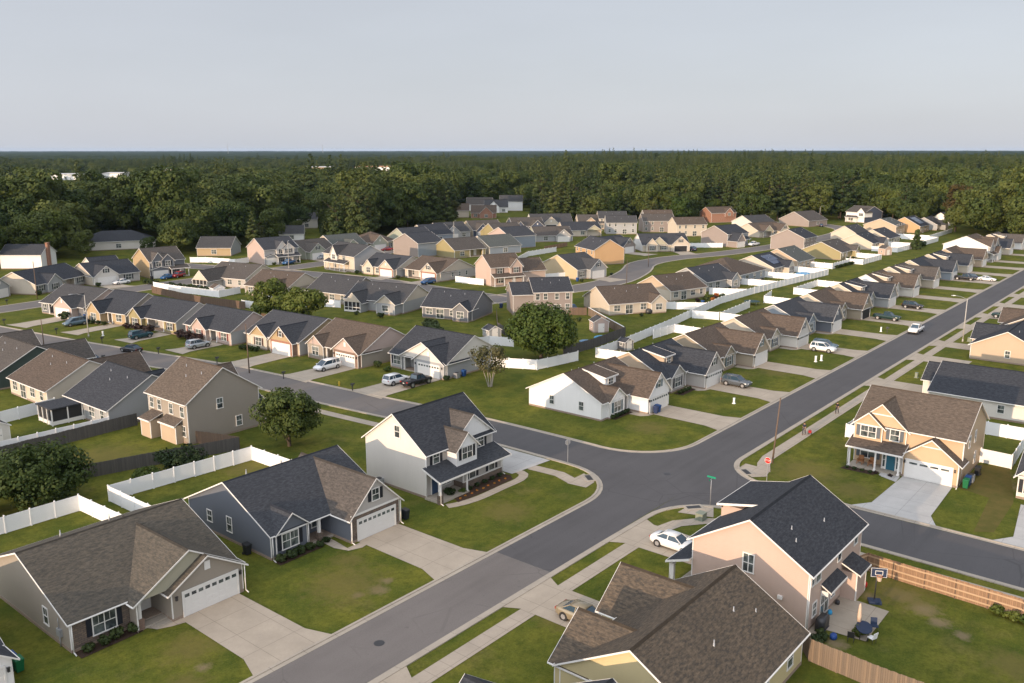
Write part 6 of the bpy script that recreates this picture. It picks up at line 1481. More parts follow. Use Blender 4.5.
# pale barked tree with several thin stems
b = MB(); g_ = random.Random(5)
for k in range(5):
    t = k * 1.3; px, py = .25 * math.cos(t), .25 * math.sin(t); p = (px, py, -.1)
    for j in range(4):
        q = (px + .42 * (j + 1) * math.cos(t) + g_.uniform(-.15, .15), py + .42 * (j + 1) * math.sin(t) + g_.uniform(-.15, .15), 1.5 * (j + 1)); b.tube(p, q, .085 - .017 * j, .07 - .017 * j, 6, 0, False); p = q
tm = b.mesh('trunk', [M_BIRCHBARK], False)
tree('birch_tree', 'slender pale barked tree with thin yellow green leaves by the side street lawn', (102.3, 88.6, 0), broad('crown', 7.6, 3.1, 2600, .17, L_BIRCH, 21, .25, 16, .3), tm)
one_tree('conifer', 'small dark conifer on the grassy strip beside the white yards', 354.8, 92.6, 7.5, 2.4, 700, .5, L_PINE, 22, fn=pine, base=.05)
one_tree('garden_tree', 'yellow green tree at the front of the wood behind the white chimney house', 128.0, 318.0, 15.5, 8.0, 6000, .4, L_BRIGHT, 23, base=.05)
one_tree('garden_tree', 'rounded tree left of the amber house with grey gable', 166.0, 292.0, 11.0, 5.4, 3000, .4, L_OAK, 24, base=.05)
one_tree('garden_tree', 'yellowish tree before the wood behind the slate roofs', 322.0, 306.0, 17.0, 7.0, 4000, .45, L_YELLOW, 25, base=.05)
one_tree('garden_tree', 'rusty brown tree before the wood behind the red brick gable', 350.0, 333.0, 13.0, 6.0, 3000, .42, L_RUST, 26, base=.05)
one_tree('garden_tree', 'wide bright tree standing out from the wood above the tall backs', 452.0, 258.0, 22.0, 10.5, 7000, .5, L_BRIGHT, 27, base=.05)
one_tree('garden_tree', 'autumn tinted tree at the right of the wood', 447.0, 100.0, 25.0, 7.0, 3500, .5, L_RUST, 28, base=.15)
SHRUB = [broad('foliage', 1.0, .62, 420, .11, m, 60 + i, .0, 8, .5) for i, m in enumerate((L_HEDGE, L_PURPLE, L_BRIGHT, L_FLOWER))]
def shrub(x, y, s_, k, label, group):
    o = link('shrub', SHRUB[k], None, (x, y, -.05), rnd.uniform(0, 6)); o.scale = (s_, s_, s_ * .9); tag(o, label, 'shrub', group); return o
for x, y, s_ in ((25.7, 62.4, .9), (26.9, 62.4, 1.0), (28.0, 62.6, 1.1), (29.3, 62.5, 1.0)): shrub(x, y, s_, 0, 'small round shrub in the bed under the stone front of the taupe house', 'shrubs under the stone front')
for x, y, s_ in ((43.9, 63.5, 1.0), (45.0, 63.4, 1.1), (46.1, 63.5, 1.0), (47.2, 63.5, .9), (48.2, 63.3, .8), (49.2, 63.6, .7)): shrub(x, y, s_, 0, 'small dark shrub in the bed along the front of the blue grey house', 'shrubs before the blue grey house')
for k in range(9): shrub(65.3 + k * .95, 60.9 + .12 * (k % 2), .27, 3, 'low orange flowering plant in the mulch bed of the white two storey house', 'flowering plants in the porch bed')
for k in range(5): shrub(67.9 + k * 1.3, 61.9, .62, 0, 'small green plant against the stone base of the ivory two storey house', 'plants at the stone base')
shrub(65.2, 62.4, 1.15, 0, 'bushy green plant on the front porch of the ivory two storey house', None); shrub(66.7, 61.9, .8, 2, 'smaller plant at the porch edge of the ivory two storey house', None)
for k in range(5): shrub(100.3 + k * .95, 64.0, .8, 0, 'small shrub in the front bed of the white corner house', 'shrubs before the white corner house')
for k in range(4): shrub(117.6 + k * 1.05, 63.0, .75, 0, 'small shrub in the mulch bed of the grey house with dormer', 'shrubs before the grey dormer house')
for k in range(4): shrub(101.5, 31.8 - k * .9, .5, 0, 'tiny shrub in the bed before the porch of the amber house', 'shrubs before the amber porch')
for k in range(2): shrub(101.7, 27.3 + k * 1.6 - .4, .55, 1, 'dark potted plant beside the steps of the amber house', 'pots beside the amber house steps')
for y, s_ in ((160.6, 2.3), (157.6, 2.4), (154.9, 2.4)): shrub(90.6, y, s_, 1, 'large round purple bush before the pink cream house', 'round purple bushes')
for y, s_ in ((178.5, 1.6), (169.6, 2.5), (173.9, 2.2)): shrub(88.6, y, s_, 1, 'large round dark bush before the olive house', 'round dark bushes')
for y in (191.5, 189.5, 187.6, 185.6): shrub(86.3 + (191.5 - y) * .15, y, 1.2, 0, 'clipped bush before the twin gabled amber house', 'clipped bushes before the twin gables')
for k in range(4): shrub(92.6 + .3 * k, 142.5 - k * 1.2, 1.2, 0, 'bush before the cream and brick house', 'bushes before the cream and brick house')
shrub(97.3, 130.4, 1.6, 0, 'bush at the garage corner of the cream and brick house', None); shrub(84.6, 198.4, 2.3, 0, 'round dark bush beside the round gabled garage', None)
shrub(99.4, 112.0, 1.5, 0, 'dark bush between the taupe and the grey house', None); shrub(98.6, 108.6, 1.2, 2, 'yellow green bush beside the porch of the grey house with black roof', None); shrub(100.6, 96.6, 1.1, 0, 'bush at the garage corner of the grey house with black roof', None)
for k in range(7): shrub(195.5 + k * 1.7, 100.8 - (k % 3) * 1.2, 1.3 + .3 * (k % 2), (1, 0, 3, 2)[k % 4], 'garden bush in the flowering back yard by the long white fence', 'bushes in the flowering yard')
for k in range(9): shrub(281 + k * 1.7, 96.4 - .02 * k, 1.3, 0, 'small upright shrub along the outside of the white fence', 'shrubs along the white fence')
for k in range(10): shrub(121 + k * .9, 118 + k * 1.2, 2.0 + .5 * (k % 3), 0, 'overgrown bush on the line behind the brick ranch', 'overgrown bushes behind the brick ranch')
for k in range(6): shrub(123.5 + k * .4, 222 - k * 3.2, 2.2, 0, 'bush inside the pergola patio fence', 'bushes in the pergola patio')
for k in range(5): shrub(124 + (k % 2), 246.5 - k * 1.3 - 10, 1.6, 0, 'bush by the drive of the amber two storey house', 'bushes by the amber house drive')
for k in range(4): shrub(75.3 - .2 * k, 10.6 - k * 1.1, 1.1, 2, 'weedy plant at the foot of the cedar fence', 'weeds at the cedar fence')
for k in range(5): shrub(60.9 + .5 * k, 20.6 - .4 * (k % 2), .8, 0, 'scruffy plant in the strip between the plank fence and the patio', 'plants by the patio edge')
shrub(64.9, 18.3, 1.0, 2, 'leafy potted plant beside the blue table on the patio', None)
shrub(365.0, 93.0, 3.0, 0, 'bush right of the small conifer', None)

for x, y, s_ in ((141, 102, 1.4), (156, 109, 1.2), (170, 101.5, 1.0), (184, 101, 1.2), (215, 103, 1.3), (219, 103.6, 1.1), (236, 103.6, 1.3), (240, 103.4, 1.0), (253, 102.8, 1.1), (272, 102.9, 1.2), (306, 101.6, 1.2), (311, 101.4, 1.0), (346, 102.6, 1.3), (146, 146, 1.3), (131, 146, 1.5), (130, 153, 1.2), (129.5, 188, 1.4), (127, 170, 1.6), (205, 142.5, 1.2), (222, 143.5, 1.0), (262, 171, 1.3), (287, 166, 1.0), (300, 158, 1.1), (176, 188, 1.3), (175, 205, 1.4), (171.5, 242, 1.3), (181, 241.6, 1.2), (113, 241.5, 1.4), (96, 238.5, 1.6), (103, 242.5, 1.5)):
    shrub(x, y, s_, 0, 'small green bush against a house wall in the middle distance', 'bushes against the middle distance houses')

# ------------------------------------------------------------------ street furniture
M_POLE = plain('pole_timber', (0.14, 0.10, 0.075), .85, .1, .2, 0, 3); M_CONCPOLE = plain('pole_concrete', (0.40, 0.38, 0.34), .8)
def mailbox(x, y, rz, label):
    t = thing('mailbox', label, 'mailbox', (x, y, 0), R(rz), 'mailboxes along the streets')
    b = MB(); b.box(-.055, .055, -.055, .055, 0, 1.05); b.box(-.05, .05, -.3, .3, .85, .93); b.obj('post', M_DARKMETAL, t)
    b = MB(); rings = []
    for yy in (-.38, .28): rings.append([(.14 * math.cos(R(a)), yy, 1.13 + (.14 if 0 <= a <= 180 else .12) * math.sin(R(a))) for a in range(0, 360, 30)])
    b.loft(rings, 0, False); b.box(.14, .155, .0, .05, 1.1, 1.36); b.obj('box', M_DARKMETAL, t)
for x, y, l in ((84.3, 118.2, 'black mailbox at the kerb by the white minivan drive'), (86.6, 103.6, 'black mailbox at the kerb before the grey house with black roof'), (80.6, 151.2, 'black mailbox at the kerb by the silver suv drive'), (83.2, 136.0, 'black mailbox at the kerb before the cream and brick house'), (73.9, 203.2, 'black mailbox at the kerb by the round gabled garage'), (76.6, 184.2, 'black mailbox at the kerb left of the street lamp'), (78.4, 168.4, 'black mailbox at the kerb before the olive house'), (71.0, 152.8, 'black mailbox on the near kerb by the dark blue car'), (84.7, 229.6, 'black mailbox on the far street at the left edge'), (186.3, 52.6, 'small pale mailbox beside the white pickup')): mailbox(x, y, 90 if y > 60 else 0, l)
def lamp(x, y, rz, label, H_=8.6, arm=2.2):
    t = thing('street_lamp', label, 'street lamp', (x, y, 0), R(rz), 'street lamps')
    b = MB(); b.tube((0, 0, 0), (0, 0, H_), .11, .07, 10); b.tube((0, 0, 0), (0, 0, .5), .17, .15, 10); b.obj('pole', M_CONCPOLE, t)
    b = MB(); b.tube((0, 0, H_ - .1), (arm * .6, 0, H_ + .35), .04, .035, 8); b.tube((arm * .6, 0, H_ + .35), (arm, 0, H_ + .4), .035, .035, 8); b.obj('arm', M_GREYMETAL, t)
    b = MB(); b.loft([[(arm - .1, s * .06, H_ + .36), (arm - .1, s * -.06, H_ + .36), (arm - .1, s * -.06, H_ + .46), (arm - .1, s * .06, H_ + .46)] for s in (1,)] + [[(arm + .35, .15, H_ + .30), (arm + .35, -.15, H_ + .30), (arm + .35, -.13, H_ + .48), (arm + .35, .13, H_ + .48)], [(arm + .75, .08, H_ + .34), (arm + .75, -.08, H_ + .34), (arm + .75, -.07, H_ + .42), (arm + .75, .07, H_ + .42)]], 0, False); b.obj('lamp_head', M_GREYMETAL, t)
lamp(186.9, 38.4, 90, 'tall street lamp on the near side of the main street, its arm over the road')
lamp(79.5, 176.3, 172, 'tall street lamp on the side street lawn at the left')
lamp(170.2, 232.4, -120, 'street lamp before the grey house with brown roof and the pink house')
lamp(452, 166, -120, 'street lamp on the far road before the wood')
lamp(262.0, 246.0, -120, 'street lamp among the far slate roofs')
def pole(x, y, H_, label, lean=(0, 0), cross=False, r=.14):
    t = thing('utility_pole', label, 'utility pole', (x, y, terrain(x, y)), 0, 'utility poles')
    b = MB(); b.tube((0, 0, 0), (lean[0], lean[1], H_), r, r * .65, 10); b.obj('shaft', M_POLE, t)
    if cross:
        b = MB(); b.box(-1.1, 1.1, -.06, .06, H_ - .9, H_ - .74); b.obj('crossarm', M_POLE, t); b = MB(); b.tube((.25, .25, H_ - 2.4), (.25, .25, H_ - 1.5), .24, .24, 10); b.obj('transformer', M_GREYMETAL, t)
pole(97.4, 39.3, 8.2, 'bare wooden pole at the corner by the red stop sign', (.35, -.35), r=.11)
pole(82.9, 125.8, 8.5, 'slim wooden pole on the side street lawn by the brick garage', (0, .2), r=.11)
pole(93.2, 233.0, 9.5, 'slim pole before the cream gabled ranch on the left', r=.11)
pole(68.6, 171.0, 6.0, 'short pole on the near side of the side street at the left', r=.1)
pole(517, 206, 16, 'taller of two wooden poles before the wood, with crossarm', cross=True, r=.2); pole(512, 211, 12, 'shorter of two wooden poles before the wood', r=.18); pole(552, 147, 14, 'wooden pole before the wood right of the navy house', cross=True, r=.2)
pole(328, 328, 13, 'wooden pole before the wood above the slate roofs', cross=True, r=.2); pole(420, 268, 13, 'wooden pole before the wood behind the white house with grey roof', cross=True, r=.2); pole(445, 236, 13, 'wooden pole before the wood above the tan house', cross=True, r=.2)
pole(209, 130, 7, 'slim pole before the yellow gabled house', r=.09); pole(246, 145, 7.5, 'slim pale pole on the lawn by the back street bend', r=.09)
def wires(label, a, b_, za, zb, n=3, sag=1.4):
    b = MB()
    for k in range(n):
        o = (k - (n - 1) / 2) * .7; prev = None
        for j in range(15):
            t = j / 14; p = (a[0] + (b_[0] - a[0]) * t + o * .4, a[1] + (b_[1] - a[1]) * t + o, za + (zb - za) * t - sag * 4 * t * (1 - t))
            if prev: b.tube(prev, p, .035, .035, 4, 0, False)
            prev = p
    tag(b.obj('power_line', M_DARKMETAL), label, 'power line')
wires('power lines strung before the wood on the right', (517, 206), (552, 147), 15.2, 13.4); wires('power lines strung before the wood above the tall backs', (420, 268), (517, 206), 12.4, 15.2); wires('power lines strung before the wood above the slate roofs', (328, 328), (420, 268), 12.4, 12.4)
def octagon(r, z, y): return [(r * math.cos(R(22.5 + 45 * k)), y, z + r * math.sin(R(22.5 + 45 * k))) for k in range(8)]
M_RED = plain('sign_red', (.45, .02, .015), .5); M_GREEN = plain('sign_green', (.01, .22, .13), .5)
def text(body, size, loc, rot, mat, parent, name='lettering'):
    c = bpy.data.curves.new(name, 'FONT'); c.body = body; c.size = size; c.align_x = 'CENTER'; c.align_y = 'CENTER'; c.extrude = .003; c.materials.append(mat)
    q = bpy.data.objects.new(name, c); COL.objects.link(q); bpy.context.view_layer.update()
    me = bpy.data.meshes.new_from_object(q.evaluated_get(bpy.context.evaluated_depsgraph_get())); bpy.data.objects.remove(q)
    o = link(name, me, parent, loc); o.rotation_euler = rot; return o
def stop_sign(x, y, rz, label):
    t = thing('stop_sign', label, 'road sign', (x, y, 0), R(rz))
    b = MB(); b.box(-.03, .03, -.03, .03, 0, 2.75); b.obj('post', M_GREYMETAL, t)
    b = MB(); b.loft([octagon(.40, 2.5, -.05), octagon(.40, 2.5, -.035)], 0, False); f = b.obj('face', M_GREYMETAL, t)
    b = MB(); b.loft([octagon(.39, 2.5, -.062), octagon(.39, 2.5, -.052)], 0, False); b.obj('white_border', WHITE, f)
    b = MB(); b.loft([octagon(.36, 2.5, -.07), octagon(.36, 2.5, -.064)], 0, False); b.obj('red_panel', M_RED, f)
    text('STOP', .27, (0, -.073, 2.5), (R(90), 0, 0), WHITE, f)
stop_sign(91.4, 37.4, -90, 'red stop sign in front of the lawn of the amber house'); stop_sign(82.1, 58.7, 180 - 20, 'stop sign seen from its grey back by the new concrete drive')
t = thing('street_name_sign', 'green street name sign with two crossed blades at the near corner', 'street sign', (81.0, 39.2, 0), 0)
b = MB(); b.tube((0, 0, 0), (0, 0, 3.0), .035, .035, 8); b.obj('post', M_GREYMETAL, t)
for rz, z in ((0, 2.95), (90, 3.15)):
    b = MB(); b.box(-.5, .5, -.012, .012, z - .1, z + .1); o = b.obj('sign_blade', M_GREEN, t); o.rotation_euler = (0, 0, R(rz))
    b = MB(); b.box(-.30, .22, -.017, -.012, z - .035, z + .035); q = b.obj('name_strip', WHITE, o)
def ubox(x, y, w_, d_, h_, label, mat=None, name='utility_box'):
    b = MB(); b.box(-w_ / 2, w_ / 2, -d_ / 2, d_ / 2, 0, h_); b.box(-w_ / 2 - .03, w_ / 2 + .03, -d_ / 2 - .03, d_ / 2 + .03, h_, h_ + .06); b.box(-w_ / 2 - .1, w_ / 2 + .1, -d_ / 2 - .1, d_ / 2 + .1, -.02, .06)
    o = b.obj(name, mat or plain('utility_green', (.20, .22, .17), .6)); o.location = (x, y, 0); tag(o, label, 'utility box')
ubox(77.0, 38.2, .95, .8, .7, 'pale green utility cabinet on the lawn beside the pavement curve'); ubox(151.6, 37.5, .5, .4, .8, 'pale utility pedestal on the grass behind the amber house')
ubox(188.2, 37.4, .9, .7, .7, 'pale utility cabinet at the foot of the tall street lamp'); ubox(152.0, 54.6, .28, .28, 1.0, 'left of two pale pedestals on the third lawn of the main street row', VINYL, 'utility_pedestal'); ubox(153.4, 54.1, .28, .28, 1.0, 'right of two pale pedestals on the third lawn of the main street row', VINYL, 'utility_pedestal')
ubox(118.2, 54.2, .24, .24, .8, 'pale pedestal on the second lawn of the main street row', VINYL, 'utility_pedestal'); ubox(186.9, 54.0, .24, .24, .9, 'pale pedestal on the lawn beside the white pickup', VINYL, 'utility_pedestal'); ubox(81.9, 175.2, .24, .24, .9, 'pale pedestal beside the left street lamp', VINYL, 'utility_pedestal')
t = thing('fire_hydrant', 'yellow fire hydrant on the lawn between the minivan and the black pickup', 'fire hydrant', (87.4, 107.8, 0), 0)
YEL = plain('hydrant_yellow', (.55, .38, .04), .5)
b = MB(); b.tube((0, 0, 0), (0, 0, .55), .12, .11, 12); b.tube((0, 0, .0), (0, 0, .06), .19, .19, 12); b.obj('barrel', YEL, t)
b = MB(); b.tube((0, 0, .55), (0, 0, .6), .15, .15, 12); b.tube((0, 0, .6), (0, 0, .74), .12, .04, 12); b.obj('bonnet', YEL, t)
b = MB(); b.tube((-.22, 0, .42), (.22, 0, .42), .055, .055, 8); b.tube((0, -.2, .36), (0, 0, .36), .075, .075, 8); b.obj('outlet', YEL, t)
# bins
BINC = {'blue': plain('bin_blue', (.015, .06, .19), .5), 'green': plain('bin_green', (.01, .12, .045), .5), 'black': plain('bin_black', (.02, .022, .024), .5), 'navy': plain('bin_navy', (.015, .03, .085), .5)}
def wbin(x, y, rz, col, label):
    t = thing('wheelie_bin', label, 'wheelie bin', (x, y, .03), R(rz), 'wheelie bins')
    b = MB(); b.solid([(-.24, -.24, .06), (.24, -.24, .06), (.24, .26, .06), (-.24, .26, .06)], [(-.3, -.34, 1.0), (.3, -.34, 1.0), (.3, .34, 1.0), (-.3, .34, 1.0)]); b.obj('body', BINC[col], t)
    b = MB(); b.solid([(-.33, -.38, 1.0), (.33, -.38, 1.0), (.33, .38, 1.02), (-.33, .38, 1.02)], [(-.28, -.32, 1.08), (.28, -.32, 1.08), (.28, .36, 1.14), (-.28, .36, 1.14)]); b.box(-.28, .28, .38, .43, .96, 1.02); b.obj('lid', BINC[col], t)
    for sx in (-1, 1):
        b = MB(); b.tube((sx * .27, .3, .13), (sx * .33, .3, .13), .13, .13, 12); b.obj('wheel', TYRE, t)
wbin(103.4, 19.3, -90, 'green', 'green wheelie bin at the right front corner of the amber house'); wbin(104.5, 19.35, -90, 'blue', 'blue wheelie bin behind the green one at the amber house'); wbin(108.6, 19.2, -90, 'black', 'black wheelie bin beside the right wall of the amber house')
wbin(106.3, 60.6, 10, 'navy', 'dark blue wheelie bin left of its twin before the white corner garage'); wbin(107.1, 60.7, -6, 'blue', 'blue wheelie bin right of its twin before the white corner garage')
wbin(57.8, 61.6, 0, 'black', 'black wheelie bin beside the stone garage of the blue grey house'); wbin(21.3, 63.8, 0, 'green', 'green wheelie bin at the left edge beside the white house corner'); wbin(21.2, 64.8, 0, 'blue', 'blue wheelie bin behind the green one at the left edge')
wbin(104.4, 96.2, 0, 'blue', 'blue wheelie bin beside the grey house with black roof'); wbin(88.0, 195.8, 0, 'blue', 'blue wheelie bin beside the round gabled garage'); wbin(128.8, 241.6, 0, 'black', 'dark wheelie bin before the amber two storey house on the left'); wbin(192.4, 97.8, 0, 'blue', 'blue wheelie bin at the white fence of the flowering yard'); wbin(184.6, 171.6, 0, 'navy', 'navy wheelie bin beside the cream house with brown roof'); wbin(204.9, 144.0, 0, 'blue', 'blue wheelie bin left of the shaded grey garage gable'); wbin(42.8, 67.2, 0, 'black', 'black wheelie bin between the taupe and the blue grey house')
wbin(157.8, 133.0, 0, 'navy', 'navy wheelie bin beside the left end of the mauve house')
def acunit(x, y, label):
    t = thing('air_conditioner', label, 'air conditioner', (x, y, .05), 0, 'air conditioners beside the houses')
    b = MB(); b.box(-.4, .4, -.4, .4, 0, .85)
    for k in range(7): b.box(-.415, .415, -.415, .415, .08 + k * .11, .12 + k * .11)
    b.obj('casing', M_GREYMETAL, t); b = MB(); b.tube((0, 0, .85), (0, 0, .9), .34, .34, 16); b.obj('fan_guard', M_DARKMETAL, t)
acunit(62.3, 70.6, 'grey air conditioner beside the left wall of the ivory two storey house'); acunit(102.9, 96.4, 'pale air conditioner beside the grey house with black roof'); acunit(110.6, 96.5, 'grey air conditioner farther along the grey house with black roof'); acunit(105.9, 19.4, 'grey air conditioner beside the bins of the amber house')

# ------------------------------------------------------------------ patio and yards
M_NAVY = plain('navy_fabric', (.022, .035, .07), .7); M_BEIGE = plain('beige_canvas', (.52, .40, .30), .8); M_ORANGE = plain('rim_orange', (.5, .12, .02), .5); M_CYAN = plain('pool_blue', (.03, .28, .52), .3)
t = thing('basketball_hoop', 'portable basketball hoop with dark board at the edge of the patio', 'basketball hoop', (70.9, 19.0, 0), R(-62))
b = MB(); b.box(-.5, .5, -.35, .45, 0, .22); b.obj('base', M_NAVY, t)
b = MB(); b.tube((0, .2, .2), (0, 0, 2.9), .055, .055, 8); b.box(-.04, .04, -.55, 0, 2.85, 2.93); b.obj('pole', M_DARKMETAL, t)
b = MB(); b.box(-.65, .65, -.6, -.56, 2.6, 3.45); bd = b.obj('board', M_NAVY, t)
b = MB(); 
for x0, x1, z0, z1 in ((-.62, .62, 3.39, 3.42), (-.62, .62, 2.63, 2.66), (-.62, -.59, 2.66, 3.39), (.59, .62, 2.66, 3.39), (-.3, .3, 3.15, 3.2), (-.3, .3, 2.82, 2.86), (-.3, -.26, 2.86, 3.15), (.26, .3, 2.86, 3.15)): b.box(x0, x1, -.608, -.602, z0, z1)
b.obj('board_marking', WHITE, bd)
b = MB()
for k in range(16): b.tube((.23 * math.cos(k * .3927), -.85 + .23 * math.sin(k * .3927), 2.82), (.23 * math.cos((k + 1) * .3927), -.85 + .23 * math.sin((k + 1) * .3927), 2.82), .018, .018, 6)
b.obj('rim', M_ORANGE, t)
b = MB(); b.loft([[(r * math.cos(k * .7854), -.85 + r * math.sin(k * .7854), z) for k in range(8)] for r, z in ((.22, 2.8), (.15, 2.42))], 0, False, False); b.obj('basket', M_BEIGE, t)
t = thing('patio_umbrella', 'folded beige umbrella standing by the blue table on the patio', 'umbrella', (65.6, 18.6, .06), 0)
b = MB(); b.tube((0, 0, 0), (0, 0, 2.3), .03, .03, 8); b.tube((0, 0, 0), (0, 0, .08), .28, .25, 14); b.obj('pole', M_GREYMETAL, t)
b = MB(); b.loft([[(r * (1 + .25 * (k % 2)) * math.cos(k * .5236), r * (1 + .25 * (k % 2)) * math.sin(k * .5236), z) for k in range(12)] for z, r in ((.75, .13), (1.2, .15), (1.7, .12), (2.1, .08), (2.3, .03))]); b.obj('canopy', M_BEIGE, t)
t = thing('patio_table', 'dark blue oval table on the patio', 'table', (65.0, 18.0, .06), R(20))
b = MB(); rings = [[(1.0 * math.cos(k * .314), .6 * math.sin(k * .314), z) for k in range(20)] for z in (.70, .75)]; b.loft(rings, 0, False); b.obj('table_top', M_NAVY, t)
for sx in (-.65, .65):
    for sy in (-.3, .3): b = MB(); b.tube((sx, sy, 0), (sx, sy, .7), .03, .03, 6); b.obj('leg', M_DARKMETAL, t)
def chair(x, y, rz, label, m):
    t = thing('patio_chair', label, 'chair', (x, y, .06), R(rz), 'chairs on the patio')
    b = MB(); b.box(-.25, .25, -.25, .25, .40, .46); b.obj('seat', m, t); b = MB(); b.solid([(-.25, .22, .46), (.25, .22, .46), (.25, .27, .46), (-.25, .27, .46)], [(-.25, .32, .95), (.25, .32, .95), (.25, .36, .95), (-.25, .36, .95)]); b.obj('backrest', m, t)
    for sx in (-.22, .22):
        for sy in (-.22, .22): b = MB(); b.tube((sx, sy, 0), (sx, sy, .4), .02, .02, 6); b.obj('leg', M_DARKMETAL, t)
chair(66.3, 17.6, -60, 'dark patio chair at the right end of the blue table', M_NAVY); chair(64.4, 17.2, 160, 'pale patio chair at the near side of the blue table', VINYL); chair(63.6, 18.5, 100, 'dark patio chair at the left end of the blue table', M_DARKMETAL)
t = thing('covered_grill', 'grill under a black cover against the back wall of the peach house', 'grill', (64.0, 20.9, .0), 0)
b = MB(); b.loft([[(x * s, y * s, z) for x, y in ((-.7, -.33), (.7, -.33), (.76, 0), (.7, .33), (-.7, .33), (-.76, 0))] for z, s in ((0, .95), (.8, 1.0), (1.1, .9), (1.22, .6))]); b.obj('cover', M_DARKMETAL, t); b = MB(); b.box(-.75, .75, -.34, .34, .04, .1); b.obj('hem', M_NAVY, t)
t = thing('covered_chair', 'stacked chair under a dark cover beside the patio bump out', 'chair', (70.5, 20.7, .06), 0); b = MB(); b.loft([[(x * s, y * s, z) for x, y in ((-.32, -.32), (.32, -.32), (.36, 0), (.32, .32), (-.32, .32), (-.36, 0))] for z, s in ((0, 1.0), (.7, .95), (1.1, .8), (1.2, .5))]); b.obj('cover', M_NAVY, t)
def small(name, label, cat, x, y, z, w_, d_, h_, mat, n=8):
    b = MB(); b.loft([[(w_ * s * math.cos(k * 6.2832 / n), d_ * s * math.sin(k * 6.2832 / n), zz * h_) for k in range(n)] for zz, s in ((0, .9), (.3, 1.0), (.8, .95), (1, .7))]); o = b.obj(name, mat); o.location = (x, y, z); return tag(o, label, cat)
small('storage_tub', 'blue tub on the ground below the covered grill', 'tub', 63.2, 19.7, .0, .35, .28, .4, plain('tub_blue', (.02, .06, .22), .4)); small('planter', 'dark pot beside the patio door', 'pot', 68.6, 21.3, .06, .2, .2, .35, M_DARKMETAL, 12)
small('toy_car', 'red toy on the worn grass beside the bump out', 'toy', 73.2, 20.6, .0, .4, .25, .4, M_RED, 10); small('cooler', 'pale blue cooler under the patio door', 'cooler', 66.6, 21.2, .06, .3, .2, .35, M_CYAN, 4)
small('paddling_pool', 'bright blue paddling pool beside the pink shed', 'pool', 144.3, 95.2, .0, 1.9, 1.5, .45, M_CYAN, 20); small('tarpaulin', 'folded blue tarpaulin on the grass behind the big tree', 'tarpaulin', 139.6, 96.2, .0, 1.3, 1.0, .3, plain('tarp_blue', (.12, .21, .33), .6), 6)
for k, (x, y, c, l) in enumerate(((42.8, 103.9, VINYL, 'pale board lying on the lawn behind the dark wooden fence'),)): small('board', l, 'board', x, y, .0, 1.1, .45, .08, c, 4)
def shed(label, x, y, rz, w_, d_, h_, wl, rf, name='garden_shed', z0=0):
    h = House(label, (x - w_ / 2, x + w_ / 2, y - d_ / 2, y + d_ / 2), 's', rz, wl, rf, 'garden sheds', 1, name, 'shed'); h.block(0, w_, 0, d_, h_, h_ + w_ * .28, 'y', oe=.15, orr=.12); h.door('f', w_ / 2, -.006, WHITE, 1.1, 1.75, .1); h.win('l', d_ / 2, 1.0, .5, .6); h.done()
shed('pink shed with grey roof beside the blue paddling pool', 149.8, 99.6, -38, 3.2, 3.0, 2.3, 'pink', 'dark'); shed('small dark roofed shed in the corner of the white fenced yard', 138.6, 88.9 - 2.8, -12, 2.2, 2.0, 1.7, 'charcoal', 'slate'); shed('white shed at the left edge behind the long white fence', 40.8, 120.6, 0, 3.2, 3.0, 2.2, 'ivory', 'dark'); shed('pink playhouse on the grassy strip by the white yards', 329.0, 96.2, -25, 3.4, 3.0, 2.4, 'peach', 'greybrown'); shed('white shed inside the pergola patio fence', 125.8, 203.0, -10, 3.0, 2.6, 2.0, 'white', 'brown'); shed('slate roofed shed behind the grey house by the pale barked tree', 131.6, 113.4, -20, 2.8, 2.6, 1.6, 'grey', 'slate')
t = thing('trampoline', 'round dark trampoline in the yard behind the slate blue house', 'trampoline', (200.8, 88.9, 0), 0)
b = MB(); b.tube((0, 0, .8), (0, 0, .84), 1.9, 1.9, 24); b.obj('mat', plain('trampoline_mat', (.02, .05, .055), .7), t)
for k in range(6): b = MB(); b.tube((1.8 * math.cos(k * 1.047), 1.8 * math.sin(k * 1.047), 0), (1.8 * math.cos(k * 1.047), 1.8 * math.sin(k * 1.047), .8), .03, .03, 6); b.obj('leg', M_GREYMETAL, t)
small('swimming_pool', 'long blue covered pool behind the solar panel house', 'pool', 257.0, 98.5, 0, 4.5, 2.2, .9, M_CYAN, 16); small('swimming_pool', 'blue covered pool inside the white fence left of the amber house', 'pool', 114.8, 33.6, 0, 1.6, 1.5, 1.5, plain('pool_cover', (.14, .20, .28), .5), 16)
for y, l in ((30.9, 'wooden porch chair at the left of the amber house porch'), (29.6, 'wooden porch chair at the right of the amber house porch')):
    t = thing('porch_chair', l, 'chair', (103.5, y, .2), R(-90), 'chairs on the amber porch'); m = plain('chair_wood', (.30, .14, .06), .6)
    b = MB(); b.box(-.3, .3, -.3, .3, .36, .42); b.obj('seat', m, t); b = MB(); b.box(-.3, .3, .28, .34, .42, 1.0); b.obj('backrest', m, t)
    for sx in (-.3, .3): b = MB(); b.box(sx - .05, sx + .05, -.35, .35, .56, .6); b.box(sx - .04, sx + .04, -.32, -.25, 0, .56); b.box(sx - .04, sx + .04, .25, .32, 0, .56); b.obj('arm', m, t)
small('patio_grill', 'covered grill on the patio of the cream ranch', 'grill', 174.6, 102.2, 0, 1.2, .8, 1.1, M_DARKMETAL, 8)

